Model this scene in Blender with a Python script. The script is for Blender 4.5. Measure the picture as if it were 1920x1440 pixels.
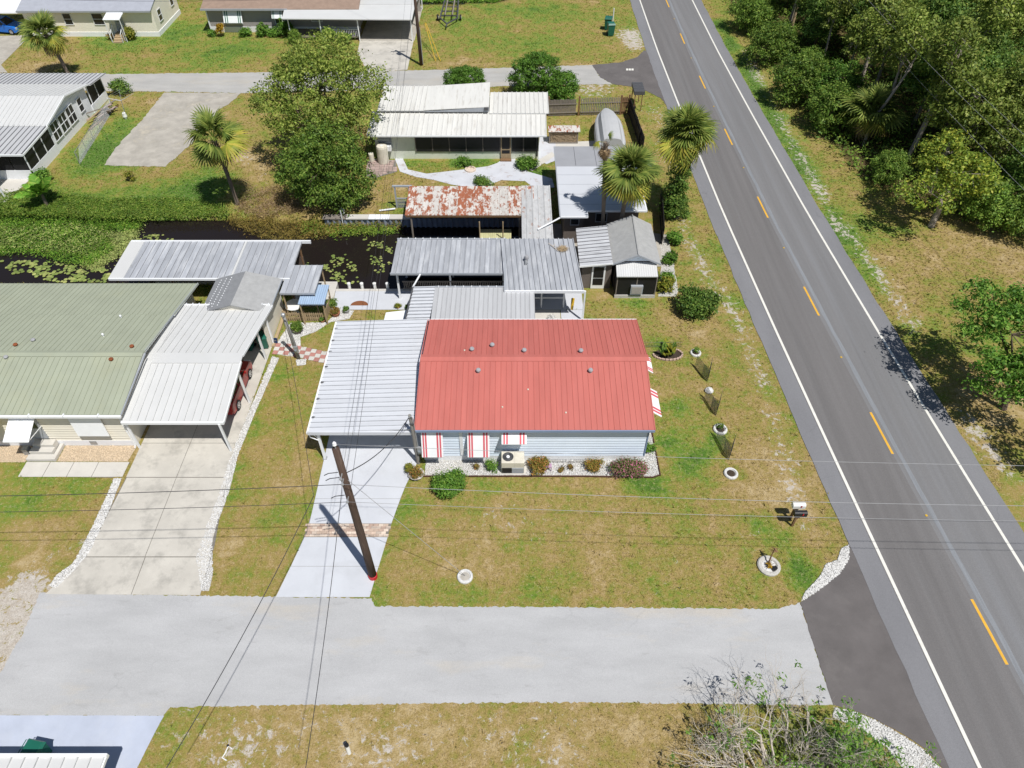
import bpy, bmesh, math, random
import numpy as np
from mathutils import Vector, Matrix
R = math.radians
random.seed(7); rng = np.random.default_rng(7)
scene = bpy.context.scene
for o in list(bpy.data.objects): bpy.data.objects.remove(o, do_unlink=True)
C = scene.collection

# ---------------------------------------------------------------- camera, sky, sun, exposure
FPX, CAMH, PITCH = 1333.0, 32.2, R(46)
cam_d = bpy.data.cameras.new('camera'); cam = bpy.data.objects.new('camera', cam_d); C.objects.link(cam)
cam.location = (0, 0, CAMH); cam.rotation_euler = (R(90) - PITCH, 0, 0)
cam_d.sensor_width = 36; cam_d.lens = 36 * FPX / 1920; cam_d.clip_start = .1; cam_d.clip_end = 3000
scene.camera = cam
SUN = Vector((3.29, -4.16, 10.2)).normalized()
world = bpy.data.worlds.new('World'); scene.world = world; world.use_nodes = True
nt = world.node_tree; bg = nt.nodes['Background']
sky = nt.nodes.new('ShaderNodeTexSky'); sky.sky_type = 'NISHITA'; sky.sun_disc = False
sky.sun_elevation = math.asin(SUN.z); sky.sun_rotation = math.atan2(SUN.x, SUN.y)
sky.air_density = 1.0; sky.dust_density = .6; sky.ozone_density = 1.2
nt.links.new(sky.outputs[0], bg.inputs[0]); bg.inputs[1].default_value = .065
sun_d = bpy.data.lights.new('sun', 'SUN'); sun_d.energy = 4.7; sun_d.angle = R(.53); sun_d.color = (1, .975, .93)
sun = bpy.data.objects.new('sun', sun_d); C.objects.link(sun); sun.rotation_euler = SUN.to_track_quat('Z', 'Y').to_euler()
sun.location = (20, -20, 60)
vs = scene.view_settings; vs.view_transform = 'Standard'; vs.look = 'None'; vs.exposure = -0.05; vs.gamma = 1
vs.use_curve_mapping = False
scene.render.engine = 'CYCLES'
scene.render.resolution_x = 1024; scene.render.resolution_y = 768

# ---------------------------------------------------------------- pixel -> place
_c, _s = math.cos(PITCH), math.sin(PITCH)
def P(x, y, z=0.0):            # photo pixel on the horizontal plane z
    u = (720 - y) / FPX; t = (CAMH - z) / (_s - _c * u)
    return Vector(((x - 960) / FPX * t, (_c + _s * u) * t, z))
def Q(x, y, Y):                # photo pixel on the upright plane at depth Y
    u = (720 - y) / FPX; t = Y / (_c + _s * u)
    return Vector(((x - 960) / FPX * t, Y, CAMH - t * (_s - _c * u)))
V = Vector

# ---------------------------------------------------------------- materials
MATS = {}
def _new(name):
    m = bpy.data.materials.new(name); m.use_nodes = True; MATS[name] = m
    n = m.node_tree.nodes; l = m.node_tree.links
    return m, n, l, n['Principled BSDF']
def _noise(n, l, vec, scale, detail=4, rough=.6, dist=0):
    t = n.new('ShaderNodeTexNoise'); t.inputs['Scale'].default_value = scale; t.inputs['Detail'].default_value = detail
    t.inputs['Roughness'].default_value = rough; t.inputs['Distortion'].default_value = dist
    l.new(vec, t.inputs['Vector']); return t.outputs['Fac']
def _rng(n, l, v, a, b, c=0., d=1.):
    r = n.new('ShaderNodeMapRange'); r.inputs[1].default_value = a; r.inputs[2].default_value = b
    r.inputs[3].default_value = c; r.inputs[4].default_value = d; l.new(v, r.inputs[0]); return r.outputs[0]
def _mix(n, l, f, a, b, mode='MIX'):
    m = n.new('ShaderNodeMix'); m.data_type = 'RGBA'; m.blend_type = mode
    for s, v in ((0, f), (6, a), (7, b)):
        if hasattr(v, 'is_output'): l.new(v, m.inputs[s])
        elif s == 0: m.inputs[0].default_value = v
        else: m.inputs[s].default_value = (*v, 1) if len(v) == 3 else v
    return m.outputs[2]
def _math(n, l, op, a, b=0.):
    m = n.new('ShaderNodeMath'); m.operation = op
    for s, v in ((0, a), (1, b)):
        if hasattr(v, 'is_output'): l.new(v, m.inputs[s])
        else: m.inputs[s].default_value = v
    return m.outputs[0]
def mat(name, col, rough=.7, var=.12, scale=2.0, stain=None, lo=.55, hi=.72, sscale=1.2, amt=.7, bump=0., bscale=30,
        metal=0., stretch=(1, 1, 1), rand=0., spec=.35, stain2=None, lo2=.6, hi2=.7, s2=4., fine=.0, orand=0., crack=0., cscale=.4):
    if name in MATS: return MATS[name]
    m, n, l, b = _new(name)
    g = n.new('ShaderNodeNewGeometry'); mp = n.new('ShaderNodeMapping'); mp.inputs['Scale'].default_value = stretch
    l.new(g.outputs['Position'], mp.inputs['Vector']); vec = mp.outputs[0]
    f = _rng(n, l, _noise(n, l, vec, scale), .3, .7)
    col = np.array(col)
    c = _mix(n, l, f, tuple(np.clip(col * (1 - var), 0, 1)), tuple(np.clip(col * (1 + var), 0, .95)))
    if stain is not None:
        nz = _noise(n, l, vec, sscale, 6, .65)
        if orand:
            oi_ = n.new('ShaderNodeObjectInfo'); nz = _math(n, l, 'ADD', nz, _rng(n, l, oi_.outputs['Random'], 0, 1, -orand, orand))
        sf = _math(n, l, 'MULTIPLY', _rng(n, l, nz, lo, hi), amt)
        c = _mix(n, l, sf, c, stain)
    if stain2 is not None:
        c = _mix(n, l, _rng(n, l, _noise(n, l, vec, s2, 5, .7), lo2, hi2), c, stain2)
    if crack:
        wv = n.new('ShaderNodeVectorMath'); wv.operation = 'ADD'; nn = n.new('ShaderNodeTexNoise'); nn.inputs['Scale'].default_value = 1.3; nn.inputs['Detail'].default_value = 5; l.new(g.outputs['Position'], nn.inputs['Vector']); l.new(g.outputs['Position'], wv.inputs[0]); l.new(nn.outputs['Color'], wv.inputs[1])
        vo = n.new('ShaderNodeTexVoronoi'); vo.feature = 'DISTANCE_TO_EDGE'; vo.inputs['Scale'].default_value = cscale; l.new(wv.outputs[0], vo.inputs['Vector'])
        cf = _math(n, l, 'MULTIPLY', _rng(n, l, vo.outputs['Distance'], .0, .016, 1., 0.), _rng(n, l, _noise(n, l, g.outputs['Position'], .35, 3), .47, .62, 0., crack)); c = _mix(n, l, cf, c, tuple(col * .45))
    if fine:
        ff = _rng(n, l, _noise(n, l, g.outputs['Position'], 45, 2), .3, .7, 1 - fine, 1 + fine)
        cc = n.new('ShaderNodeCombineColor'); [l.new(ff, cc.inputs[i]) for i in range(3)]
        c = _mix(n, l, 1., c, cc.outputs[0], 'MULTIPLY')
    if rand:
        oi = n.new('ShaderNodeObjectInfo'); rr = _rng(n, l, oi.outputs['Random'], 0, 1, 1 - rand, 1 + rand)
        cc = n.new('ShaderNodeCombineColor'); [l.new(rr, cc.inputs[i]) for i in range(3)]
        c = _mix(n, l, 1., c, cc.outputs[0], 'MULTIPLY')
    l.new(c, b.inputs['Base Color'])
    b.inputs['Roughness'].default_value = rough; b.inputs['Metallic'].default_value = metal
    b.inputs['Specular IOR Level'].default_value = spec
    if bump:
        bn = n.new('ShaderNodeBump'); bn.inputs['Strength'].default_value = bump; bn.inputs['Distance'].default_value = .03
        l.new(_noise(n, l, g.outputs['Position'], bscale, 3), bn.inputs['Height']); l.new(bn.outputs[0], b.inputs['Normal'])
    return m
def leafmat(name, c1, c2, c3, trans=.28, rand=.18):
    m, n, l, b = _new(name)
    g = n.new('ShaderNodeNewGeometry'); r = n.new('ShaderNodeValToRGB'); l.new(g.outputs['Random Per Island'], r.inputs[0])
    e = r.color_ramp.elements; e[0].color = (*c1, 1); e[1].color = (*c3, 1); k = e.new(.55); k.color = (*c2, 1)
    oi = n.new('ShaderNodeObjectInfo'); rr = _rng(n, l, oi.outputs['Random'], 0, 1, 1 - rand, 1 + rand)
    big = _rng(n, l, _noise(n, l, g.outputs['Position'], .9, 2), .3, .7, .75, 1.25)
    v = _math(n, l, 'MULTIPLY', rr, big)
    cc = n.new('ShaderNodeCombineColor'); [l.new(v, cc.inputs[i]) for i in range(3)]
    c = _mix(n, l, 1., r.outputs[0], cc.outputs[0], 'MULTIPLY')
    l.new(c, b.inputs['Base Color']); b.inputs['Roughness'].default_value = .55; b.inputs['Specular IOR Level'].default_value = .25
    t = n.new('ShaderNodeBsdfTranslucent'); l.new(c, t.inputs[0])
    mx = n.new('ShaderNodeMixShader'); mx.inputs[0].default_value = trans
    l.new(b.outputs[0], mx.inputs[1]); l.new(t.outputs[0], mx.inputs[2]); l.new(mx.outputs[0], n['Material Output'].inputs[0])
    return m
def grassmat(name):
    m, n, l, b = _new(name)
    g = n.new('ShaderNodeNewGeometry'); p = g.outputs['Position']
    def at(a):
        k = n.new('ShaderNodeAttribute'); k.attribute_name = a; return k.outputs['Fac']
    A = _rng(n, l, _noise(n, l, p, .16, 5, .6), .27, .73); B = _rng(n, l, _noise(n, l, p, .8, 5, .65, .4), .27, .73); D = _rng(n, l, _noise(n, l, p, 3.4, 5, .75, .3), .25, .75); E_ = _noise(n, l, p, 15, 3, .75)
    f = _math(n, l, 'ADD', _math(n, l, 'MULTIPLY', A, .32), _math(n, l, 'ADD', _math(n, l, 'MULTIPLY', B, .36), _math(n, l, 'MULTIPLY', D, .32)))
    f = _math(n, l, 'ADD', f, _math(n, l, 'MULTIPLY', at('lush'), .21))
    f = _math(n, l, 'ADD', _math(n, l, 'SUBTRACT', f, _math(n, l, 'MULTIPLY', at('dry'), .12)), .012)
    r = n.new('ShaderNodeValToRGB'); l.new(f, r.inputs[0]); el = r.color_ramp.elements
    el[0].position = .22; el[0].color = (.46, .355, .19, 1); el[1].position = .84; el[1].color = (.085, .175, .026, 1)
    for pos, col in ((.36, (.345, .250, .10)), (.48, (.285, .235, .066)), (.58, (.222, .235, .046)), (.70, (.150, .235, .034))):
        k = el.new(pos); k.color = (*col, 1)
    c = r.outputs[0]
    # straw flecks
    sf = _math(n, l, 'MULTIPLY', _rng(n, l, _noise(n, l, p, 5, 4, .7), .50, .66), _rng(n, l, E_, .42, .62))
    c = _mix(n, l, _math(n, l, 'MULTIPLY', sf, .75), c, (.47, .37, .23))
    # bare sandy ground where the attribute says so
    sm = _math(n, l, 'ADD', at('sand'), _math(n, l, 'MULTIPLY', _math(n, l, 'SUBTRACT', _noise(n, l, p, 2.4, 6, .75, .5), .5), 4.2))
    c = _mix(n, l, _rng(n, l, sm, .72, .98), c, _mix(n, l, D, (.38, .32, .25), (.62, .58, .53)))
    # leaf litter / woodland floor
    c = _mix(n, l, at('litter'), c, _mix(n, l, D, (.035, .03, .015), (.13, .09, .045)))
    v = _rng(n, l, E_, .25, .75, .70, 1.30); cc = n.new('ShaderNodeCombineColor'); [l.new(v, cc.inputs[i]) for i in range(3)]
    c = _mix(n, l, 1., c, cc.outputs[0], 'MULTIPLY')
    l.new(c, b.inputs['Base Color']); b.inputs['Roughness'].default_value = .9; b.inputs['Specular IOR Level'].default_value = .1
    bn = n.new('ShaderNodeBump'); bn.inputs['Strength'].default_value = .8; bn.inputs['Distance'].default_value = .06
    l.new(E_, bn.inputs['Height']); l.new(bn.outputs[0], b.inputs['Normal'])
    return m

# ---------------------------------------------------------------- mesh builder
ORG = {}
def _link(o, parent, origin):
    C.objects.link(o)
    if parent is not None: o.parent = parent
    ORG[o] = V(origin)
def tag(o, label=None, cat=None, group=None, kind=None):
    if label: o['label'] = label
    if cat: o['category'] = cat
    if group: o['group'] = group
    if kind: o['kind'] = kind
    return o
def thing(name, loc, label, cat, group=None):
    o = bpy.data.objects.new(name, None); o.empty_display_size = .3
    _link(o, None, loc); o.location = loc
    return tag(o, label, cat, group)
class MB:
    def __init__(s): s.v = []; s.f = []
    def add(s, vs, fs):
        k = len(s.v); s.v += [tuple(p) for p in vs]; s.f += [tuple(i + k for i in f) for f in fs]; return s
    def hexa(s, p):   # 8 points: bottom 4, top 4
        return s.add(p, [(0, 3, 2, 1), (4, 5, 6, 7), (0, 1, 5, 4), (1, 2, 6, 5), (2, 3, 7, 6), (3, 0, 4, 7)])
    def box(s, a, b):
        (x0, y0, z0), (x1, y1, z1) = a, b
        return s.hexa([(x0, y0, z0), (x1, y0, z0), (x1, y1, z0), (x0, y1, z0), (x0, y0, z1), (x1, y0, z1), (x1, y1, z1), (x0, y1, z1)])
    def cbox(s, c, d, rz=0., tilt=0.):
        m = Matrix.Translation(c) @ Matrix.Rotation(rz, 4, 'Z') @ Matrix.Rotation(tilt, 4, 'X'); x, y, z = d[0] / 2, d[1] / 2, d[2] / 2
        return s.hexa([m @ V(p) for p in ((-x, -y, -z), (x, -y, -z), (x, y, -z), (-x, y, -z), (-x, -y, z), (x, -y, z), (x, y, z), (-x, y, z))])
    def beam(s, a, b, w, h, up=(0, 0, 1)):
        a = V(a); b = V(b); d = (b - a).normalized(); u = V(up)
        if abs(d.dot(u)) > .98: u = V((0, 1, 0))
        x = d.cross(u).normalized() * w / 2; y = x.cross(d).normalized() * h / 2
        return s.hexa([a - x - y, a + x - y, b + x - y, b - x - y, a - x + y, a + x + y, b + x + y, b - x + y])
    def slab(s, a, b, c, d, t=.05):   # quad with thickness below its normal
        a, b, c, d = map(V, (a, b, c, d)); nrm = (b - a).cross(d - a).normalized() * t
        return s.hexa([a - nrm, b - nrm, c - nrm, d - nrm, a, b, c, d])
    def quad(s, a, b, c, d): return s.add([a, b, c, d], [(0, 1, 2, 3)])
    def prism(s, poly, z0, z1):
        n = len(poly); s.add([(p[0], p[1], z0) for p in poly] + [(p[0], p[1], z1) for p in poly],
              [tuple(range(n - 1, -1, -1)), tuple(range(n, 2 * n))] + [(i, (i + 1) % n, n + (i + 1) % n, n + i) for i in range(n)]); return s
    def extr(s, poly, d):   # 3D polygon pushed along d
        n = len(poly); d = V(d); q = [V(p) for p in poly]
        return s.add(q + [p + d for p in q], [tuple(range(n - 1, -1, -1)), tuple(range(n, 2 * n))] + [(i, (i + 1) % n, n + (i + 1) % n, n + i) for i in range(n)])
    def tube(s, pts, r, n=6, cap=True):
        pts = [V(p) for p in pts]; rs = r if isinstance(r, (list, tuple)) else [r] * len(pts); vs = []
        for i, p in enumerate(pts):
            d = (pts[min(i + 1, len(pts) - 1)] - pts[max(i - 1, 0)]).normalized()
            a = d.cross(V((0, 0, 1)) if abs(d.z) < .9 else V((0, 1, 0))).normalized(); b = d.cross(a)
            vs += [p + (a * math.cos(k * 2 * math.pi / n) + b * math.sin(k * 2 * math.pi / n)) * rs[i] for k in range(n)]
        fs = [(i * n + k, i * n + (k + 1) % n, (i + 1) * n + (k + 1) % n, (i + 1) * n + k) for i in range(len(pts) - 1) for k in range(n)]
        if cap: fs += [tuple(range(n - 1, -1, -1)), tuple(range((len(pts) - 1) * n, len(pts) * n))]
        return s.add(vs, fs)
    def lathe(s, c, prof, n=16, ex=1.):
        c = V(c); vs = [c + V((r * math.cos(k * 2 * math.pi / n) * ex, r * math.sin(k * 2 * math.pi / n), z)) for r, z in prof for k in range(n)]
        m = len(prof); fs = [(i * n + k, i * n + (k + 1) % n, (i + 1) * n + (k + 1) % n, (i + 1) * n + k) for i in range(m - 1) for k in range(n)]
        fs += [tuple(range(n - 1, -1, -1)), tuple(range((m - 1) * n, m * n))]
        return s.add(vs, fs)
    def mesh(s, name, m, origin=(0, 0, 0), smooth=False):
        me = bpy.data.meshes.new(name); o = V(origin)
        me.from_pydata([tuple(V(p) - o) for p in s.v], [], s.f)
        if smooth: me.polygons.foreach_set('use_smooth', [True] * len(me.polygons))
        if m: me.materials.append(MATS[m] if isinstance(m, str) else m)
        me.update(); return me
    def build(s, name, m, parent=None, smooth=False, origin=None, label=None, cat=None, group=None, kind=None):
        if origin is None:
            if parent is not None: origin = ORG[parent]
            else:
                a = np.array(s.v); origin = (float(a[:, 0].mean()), float(a[:, 1].mean()), float(a[:, 2].min()))
        o = bpy.data.objects.new(name, s.mesh(name, m, origin, smooth)); _link(o, parent, origin)
        if parent is None: o.location = origin
        return tag(o, label, cat, group, kind)
def npmesh(name, v, f, m, smooth=False, attrs=None):   # fast path for big triangle / quad soups
    me = bpy.data.meshes.new(name); v = np.asarray(v, np.float32); f = np.asarray(f, np.int32); k = f.shape[1]
    me.vertices.add(len(v)); me.vertices.foreach_set('co', v.ravel())
    me.loops.add(f.size); me.loops.foreach_set('vertex_index', f.ravel())
    me.polygons.add(len(f)); me.polygons.foreach_set('loop_start', np.arange(0, f.size, k, dtype=np.int32))
    me.polygons.foreach_set('loop_total', np.full(len(f), k, np.int32))
    if smooth: me.polygons.foreach_set('use_smooth', np.ones(len(f), bool))
    for a, val in (attrs or {}).items():
        at = me.attributes.new(a, 'FLOAT', 'POINT'); at.data.foreach_set('value', np.asarray(val, np.float32))
    me.materials.append(MATS[m] if isinstance(m, str) else m); me.update(calc_edges=True); me.validate(); return me
def inst(name, me, parent, loc=(0, 0, 0), rot=None, scale=None):   # shared-mesh piece under a parent
    o = bpy.data.objects.new(name, me); C.objects.link(o); o.parent = parent; o.location = loc; ORG[o] = ORG.get(parent, V()) + V(loc)
    if rot: o.rotation_euler = rot
    if scale: o.scale = scale if hasattr(scale, '__len__') else (scale,) * 3
    return o
def kids(o): return [c for c in o.children]
def dup(root, loc, rz=0., scale=1., label=None, group=None):
    def cp(o, par):
        c = o.copy(); C.objects.link(c); c.parent = par
        for ch in kids(o): cp(ch, c)
        return c
    r = cp(root, None); r.location = loc; r.rotation_euler = (0, 0, rz); r.scale = scale if hasattr(scale, '__len__') else (scale,) * 3
    return tag(r, label, None, group)
EXCL = []      # footprints where no grass grows
def jag(poly, amp, step=.35):
    out = []; n = len(poly)
    for i in range(n):
        a = V(poly[i]); b = V(poly[(i + 1) % n]); k = max(1, int((b - a).length / step))
        for j in range(k):
            p = a.lerp(b, j / k)
            if j: p = p + V((random.uniform(-amp, amp), random.uniform(-amp, amp), 0))
            out.append(p)
    return out
def sheet(name, poly, z, m, parent=None, amp=0., step=.35, kind='structure', excl=True, label=None, cat=None, thick=0.):
    poly = [V((p[0], p[1], 0)) for p in poly]
    if excl: EXCL.append([(p.x, p.y) for p in poly])
    if amp: poly = jag(poly, amp, step)
    bm = bmesh.new(); f = bm.faces.new([bm.verts.new((p.x, p.y, z)) for p in poly]); f.normal_update()
    if f.normal.z < 0: f.normal_flip()
    if thick:
        r = bmesh.ops.extrude_face_region(bm, geom=[f]); bmesh.ops.translate(bm, vec=(0, 0, thick), verts=[e for e in r['geom'] if isinstance(e, bmesh.types.BMVert)])
        bmesh.ops.recalc_face_normals(bm, faces=bm.faces)
    bmesh.ops.triangulate(bm, faces=bm.faces[:])
    me = bpy.data.meshes.new(name); bm.to_mesh(me); bm.free(); me.materials.append(MATS[m])
    o = bpy.data.objects.new(name, me); _link(o, parent, (0, 0, 0))
    if parent is not None: o.location = -ORG[parent]
    tag(o, label, cat)
    if kind and parent is None: o['kind'] = kind
    return o
def PX(*pts, z=0.): return [P(x, y, z) for x, y in pts]
def inpoly(x, y, poly):
    r = np.zeros(len(x), bool); n = len(poly)
    for i in range(n):
        (x0, y0), (x1, y1) = poly[i][:2], poly[(i + 1) % n][:2]
        if y0 == y1: continue
        r ^= ((y0 > y) != (y1 > y)) & (x < (x1 - x0) * (y - y0) / (y1 - y0) + x0)
    return r
def scatter(poly, n):
    a = np.array([(p[0], p[1]) for p in poly]); lo, hi = a.min(0), a.max(0); out = np.zeros((0, 2))
    while len(out) < n:
        q = rng.uniform(lo, hi, (n * 3, 2)); q = q[inpoly(q[:, 0], q[:, 1], [tuple(t) for t in a])]; out = np.vstack([out, q])
    return out[:n]
def rocks(name, poly, n, r0, r1, z, m, label, cat='gravel', group=None):
    p = scatter(poly, n); r = rng.uniform(r0, r1, n)
    base = np.array([(1, 0, 0), (0, 1, 0), (-1, 0, 0), (0, -1, 0), (0, 0, .7), (0, 0, -.5)]); fc = np.array([(0, 1, 4), (1, 2, 4), (2, 3, 4), (3, 0, 4), (1, 0, 5), (2, 1, 5), (3, 2, 5), (0, 3, 5)])
    jit = rng.uniform(.7, 1.3, (n, 6, 3)); v = base[None] * jit * r[:, None, None]
    a = rng.uniform(0, 6.28, n); ca, sa = np.cos(a), np.sin(a)
    x = v[:, :, 0] * ca[:, None] - v[:, :, 1] * sa[:, None]; y = v[:, :, 0] * sa[:, None] + v[:, :, 1] * ca[:, None]
    v = np.stack([x + p[:, 0, None], y + p[:, 1, None], v[:, :, 2] + z + r[:, None] * .15], -1).reshape(-1, 3)
    f = (fc[None] + 6 * np.arange(n)[:, None, None]).reshape(-1, 3)
    o = bpy.data.objects.new(name, npmesh(name, v, f, m)); _link(o, None, (0, 0, 0))
    return tag(o, label, cat, group, 'stuff')
# ---------------------------------------------------------------- material library
grassmat('lawn')
mat('street_gray', (.435, .434, .436), .9, .09, .5, crack=.16, cscale=.33, stain=(.52, .46, .37), lo=.54, hi=.72, sscale=.22, amt=.75, fine=.13, stretch=(.5, 1.6, 1), stain2=(.33, .325, .32), lo2=.6, hi2=.8, s2=1.1)
mat('street_gray_far', (.41, .40, .38), .9, .1, .6, stain=(.47, .42, .34), lo=.5, hi=.75, sscale=.4, amt=.6, fine=.1, stretch=(.5, 1.4, 1))
mat('asphalt_apron', (.132, .12, .117), .9, .13, .7, fine=.22, stain=(.20, .185, .175), lo=.55, hi=.8, sscale=.5, amt=.6)
mat('asphalt_shoulder', (.205, .204, .214), .9, .08, .6, crack=.3, cscale=.5, fine=.15, stretch=(1, .25, 1))
mat('asphalt_lane', (.158, .150, .148), .88, .12, 1.1, fine=.17, stretch=(1.3, .035, 1), stain=(.185, .182, .182), lo=.5, hi=.75, sscale=.6, amt=.8)
mat('asphalt_lane_gray', (.185, .182, .184), .88, .10, 1.1, fine=.15, stretch=(1.3, .035, 1), stain=(.215, .218, .228), lo=.5, hi=.75, sscale=.6, amt=.8)
mat('tar_seam', (.225, .235, .25), .85, .14, 2.0, fine=.15, stretch=(3, .12, 1))
mat('paint_white', (.74, .72, .66), .7, .06, 3, stain=(.42, .41, .39), lo=.58, hi=.75, sscale=7, amt=.75)
mat('paint_yellow', (.72, .40, .045), .7, .10, 3, stain=(.35, .24, .10), lo=.6, hi=.75, sscale=8, amt=.5)
mat('concrete_white', (.555, .57, .605), .85, .05, .6, stain=(.47, .48, .50), lo=.52, hi=.75, sscale=.8, amt=.6, fine=.04)
mat('concrete_cream', (.53, .50, .445), .9, .10, .6, stain=(.30, .285, .255), lo=.50, hi=.74, sscale=.85, amt=.9, fine=.07, stain2=(.58, .55, .49), lo2=.55, hi2=.8, s2=.6)
mat('concrete_old', (.42, .39, .34), .92, .16, .8, stain=(.27, .25, .22), lo=.48, hi=.7, sscale=.5, amt=.8, fine=.1, stain2=(.52, .47, .38), lo2=.55, hi2=.7, s2=.5)
mat('concrete_blue', (.46, .50, .60), .85, .08, .7, stain=(.56, .58, .63), lo=.5, hi=.8, sscale=.5, amt=.6, fine=.04)
mat('concrete_joint', (.20, .185, .16), .95, .2, 3)
mat('sidewalk', (.57, .545, .50), .9, .06, 1.0, fine=.05, stain=(.47, .45, .41), lo=.5, hi=.8, amt=.5)
mat('path_paint', (.56, .57, .61), .85, .07, 1.0, stain=(.37, .30, .27), lo=.56, hi=.66, sscale=1.6, amt=.65)
mat('brick_a', (.56, .43, .34), .9, .12, 6, rand=.15); mat('brick_b', (.62, .51, .42), .9, .12, 6, rand=.15); mat('brick_c', (.48, .35, .28), .9, .12, 6, rand=.15)
mat('tile_red', (.42, .20, .17), .85, .12, 6, rand=.12); mat('tile_white', (.56, .54, .50), .85, .08, 6, rand=.08)
mat('paver_pink', (.40, .30, .27), .9, .15, 3, rand=.15)
mat('rock_white', (.64, .63, .61), .9, .2, 11); mat('rock_bed', (.50, .48, .44), .95, .15, 12, fine=.2)
mat('rock_tan', (.66, .53, .38), .9, .18, 14, rand=.1); mat('rock_tan_bed', (.55, .44, .31), .95, .2, 12, fine=.2)
mat('edging', (.10, .05, .035), .9, .2, 5)
m, n, l, b = _new('water'); b.inputs['Base Color'].default_value = (.016, .012, .011, 1); b.inputs['Roughness'].default_value = .06; b.inputs['IOR'].default_value = 1.33
g = n.new('ShaderNodeNewGeometry'); bn = n.new('ShaderNodeBump'); bn.inputs['Strength'].default_value = .12; bn.inputs['Distance'].default_value = .02
l.new(_noise(n, l, g.outputs['Position'], 3.5, 3), bn.inputs['Height']); l.new(bn.outputs[0], b.inputs['Normal'])
mat('roof_red', (.50, .145, .12), .62, .08, .9, stretch=(2.2, .3, 1), stain=(.54, .17, .145), lo=.45, hi=.8, sscale=.5, amt=.6, rand=.025, spec=.28)
mat('roof_red_seam', (.37, .085, .07), .6, .06, 3); mat('seam_white', (.43, .43, .42), .7, .2, 3); mat('seam_green', (.275, .295, .22), .7, .1, 3); mat('seam_carport', (.36, .37, .39), .7, .15, 3); mat('seam_galv', (.17, .17, .18), .7, .2, 3)
mat('roof_green', (.35, .375, .285), .65, .06, .7, stain=(.38, .385, .26), lo=.55, hi=.8, sscale=.4, amt=.6, rand=.025, spec=.25)
mat('roof_white', (.60, .60, .59), .55, .03, .7, stain=(.58, .56, .52), lo=.58, hi=.8, sscale=1.0, amt=.55, rand=.02)
mat('roof_white_dirty', (.66, .65, .615), .7, .05, 1.0, stain=(.42, .39, .34), lo=.55, hi=.72, sscale=1.3, amt=.7, stretch=(3, .35, 1), rand=.04)
mat('roof_carport', (.60, .615, .65), .5, .05, 1.0, stain=(.50, .51, .54), lo=.52, hi=.75, sscale=.9, amt=.6, stretch=(.35, 1.5, 1), rand=.035)
mat('roof_galv', (.39, .405, .435), .5, .10, 1.2, stain=(.55, .56, .58), lo=.5, hi=.7, sscale=1.2, amt=.8, stretch=(2.2, .4, 1), stain2=(.27, .27, .28), lo2=.6, hi2=.74, s2=2.0, rand=.10)
mat('roof_galv_light', (.49, .495, .505), .55, .07, 1.2, stain=(.40, .40, .41), lo=.5, hi=.7, sscale=1.2, amt=.7, stretch=(2.6, .35, 1), rand=.05)
mat('roof_galv_x', (.52, .53, .555), .5, .1, 1.2, stain=(.30, .30, .31), lo=.52, hi=.68, sscale=1.6, amt=.8, stretch=(.35, 2.4, 1), rand=.08)
mat('roof_rust', (.60, .57, .53), .8, .12, 2.0, orand=.09, stain=(.30, .078, .024), lo=.48, hi=.56, sscale=2.4, amt=.93, stretch=(1.5, .65, 1), stain2=(.26, .085, .03), lo2=.56, hi2=.64, s2=5.0, rand=.12)
mat('roof_rust_light', (.50, .50, .50), .75, .10, 2.0, stain=(.33, .12, .05), lo=.60, hi=.68, sscale=1.6, amt=.85, stretch=(1.5, .8, 1), stain2=(.36, .35, .34), lo2=.55, hi2=.7, s2=2.5, rand=.08)
mat('shingle_gray', (.37, .37, .365), .92, .09, 3, fine=.14, stain=(.30, .30, .30), lo=.5, hi=.75, sscale=1.0, amt=.6)
mat('shingle_shaded', (.245, .25, .26), .92, .09, 3, fine=.14)  # shade of the shed slope turned from the sun, put into the colour
mat('shingle_brown', (.30, .215, .165), .92, .12, 2, fine=.14)
mat('shingle_bluegray', (.36, .375, .42), .9, .07, 2, fine=.08)
mat('roof_membrane', (.55, .565, .60), .75, .04, .6, stain=(.49, .50, .53), lo=.5, hi=.8, amt=.5); mat('roof_membrane_gray', (.31, .315, .335), .85, .06, .8, fine=.06)
mat('fiberglass_blue', (.34, .45, .60), .5, .05, 1.5, stain=(.42, .52, .64), lo=.5, hi=.75, amt=.6, stretch=(3, .5, 1))
mat('siding_blue', (.72, .80, .90), .6, .03, 1.5); mat('siding_cream', (.78, .735, .63), .7, .03, 1.2); mat('siding_gray', (.36, .335, .315), .75, .05, 2)
mat('siding_ivory', (.86, .81, .69), .7, .03, 1.5); mat('wall_sage', (.64, .67, .57), .8, .05, 1.0, stain=(.42, .44, .37), lo=.55, hi=.75, amt=.5); mat('wall_taupe', (.155, .13, .115), .8, .08, 1.5)
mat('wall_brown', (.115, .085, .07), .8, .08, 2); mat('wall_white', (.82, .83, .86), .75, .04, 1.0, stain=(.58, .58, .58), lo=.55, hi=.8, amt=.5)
mat('trim_white', (.83, .84, .85), .5, .03, 2); mat('trim_blue', (.22, .29, .42), .6, .05, 2); mat('trim_gray', (.36, .38, .41), .6, .05, 2)
mat('trim_red', (.62, .115, .14), .6, .05, 3); mat('trim_green', (.04, .16, .10), .6, .05, 3); mat('metal_gray', (.40, .41, .42), .45, .1, 4, metal=.4); mat('metal_dark', (.09, .09, .095), .5, .15, 5)
mat('screen', (.012, .012, .014), .55, .2, 3); mat('glass', (.02, .024, .03), .12, .1, 2, spec=.6); mat('glass_pale', (.20, .23, .25), .15, .1, 2, spec=.6)
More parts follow.
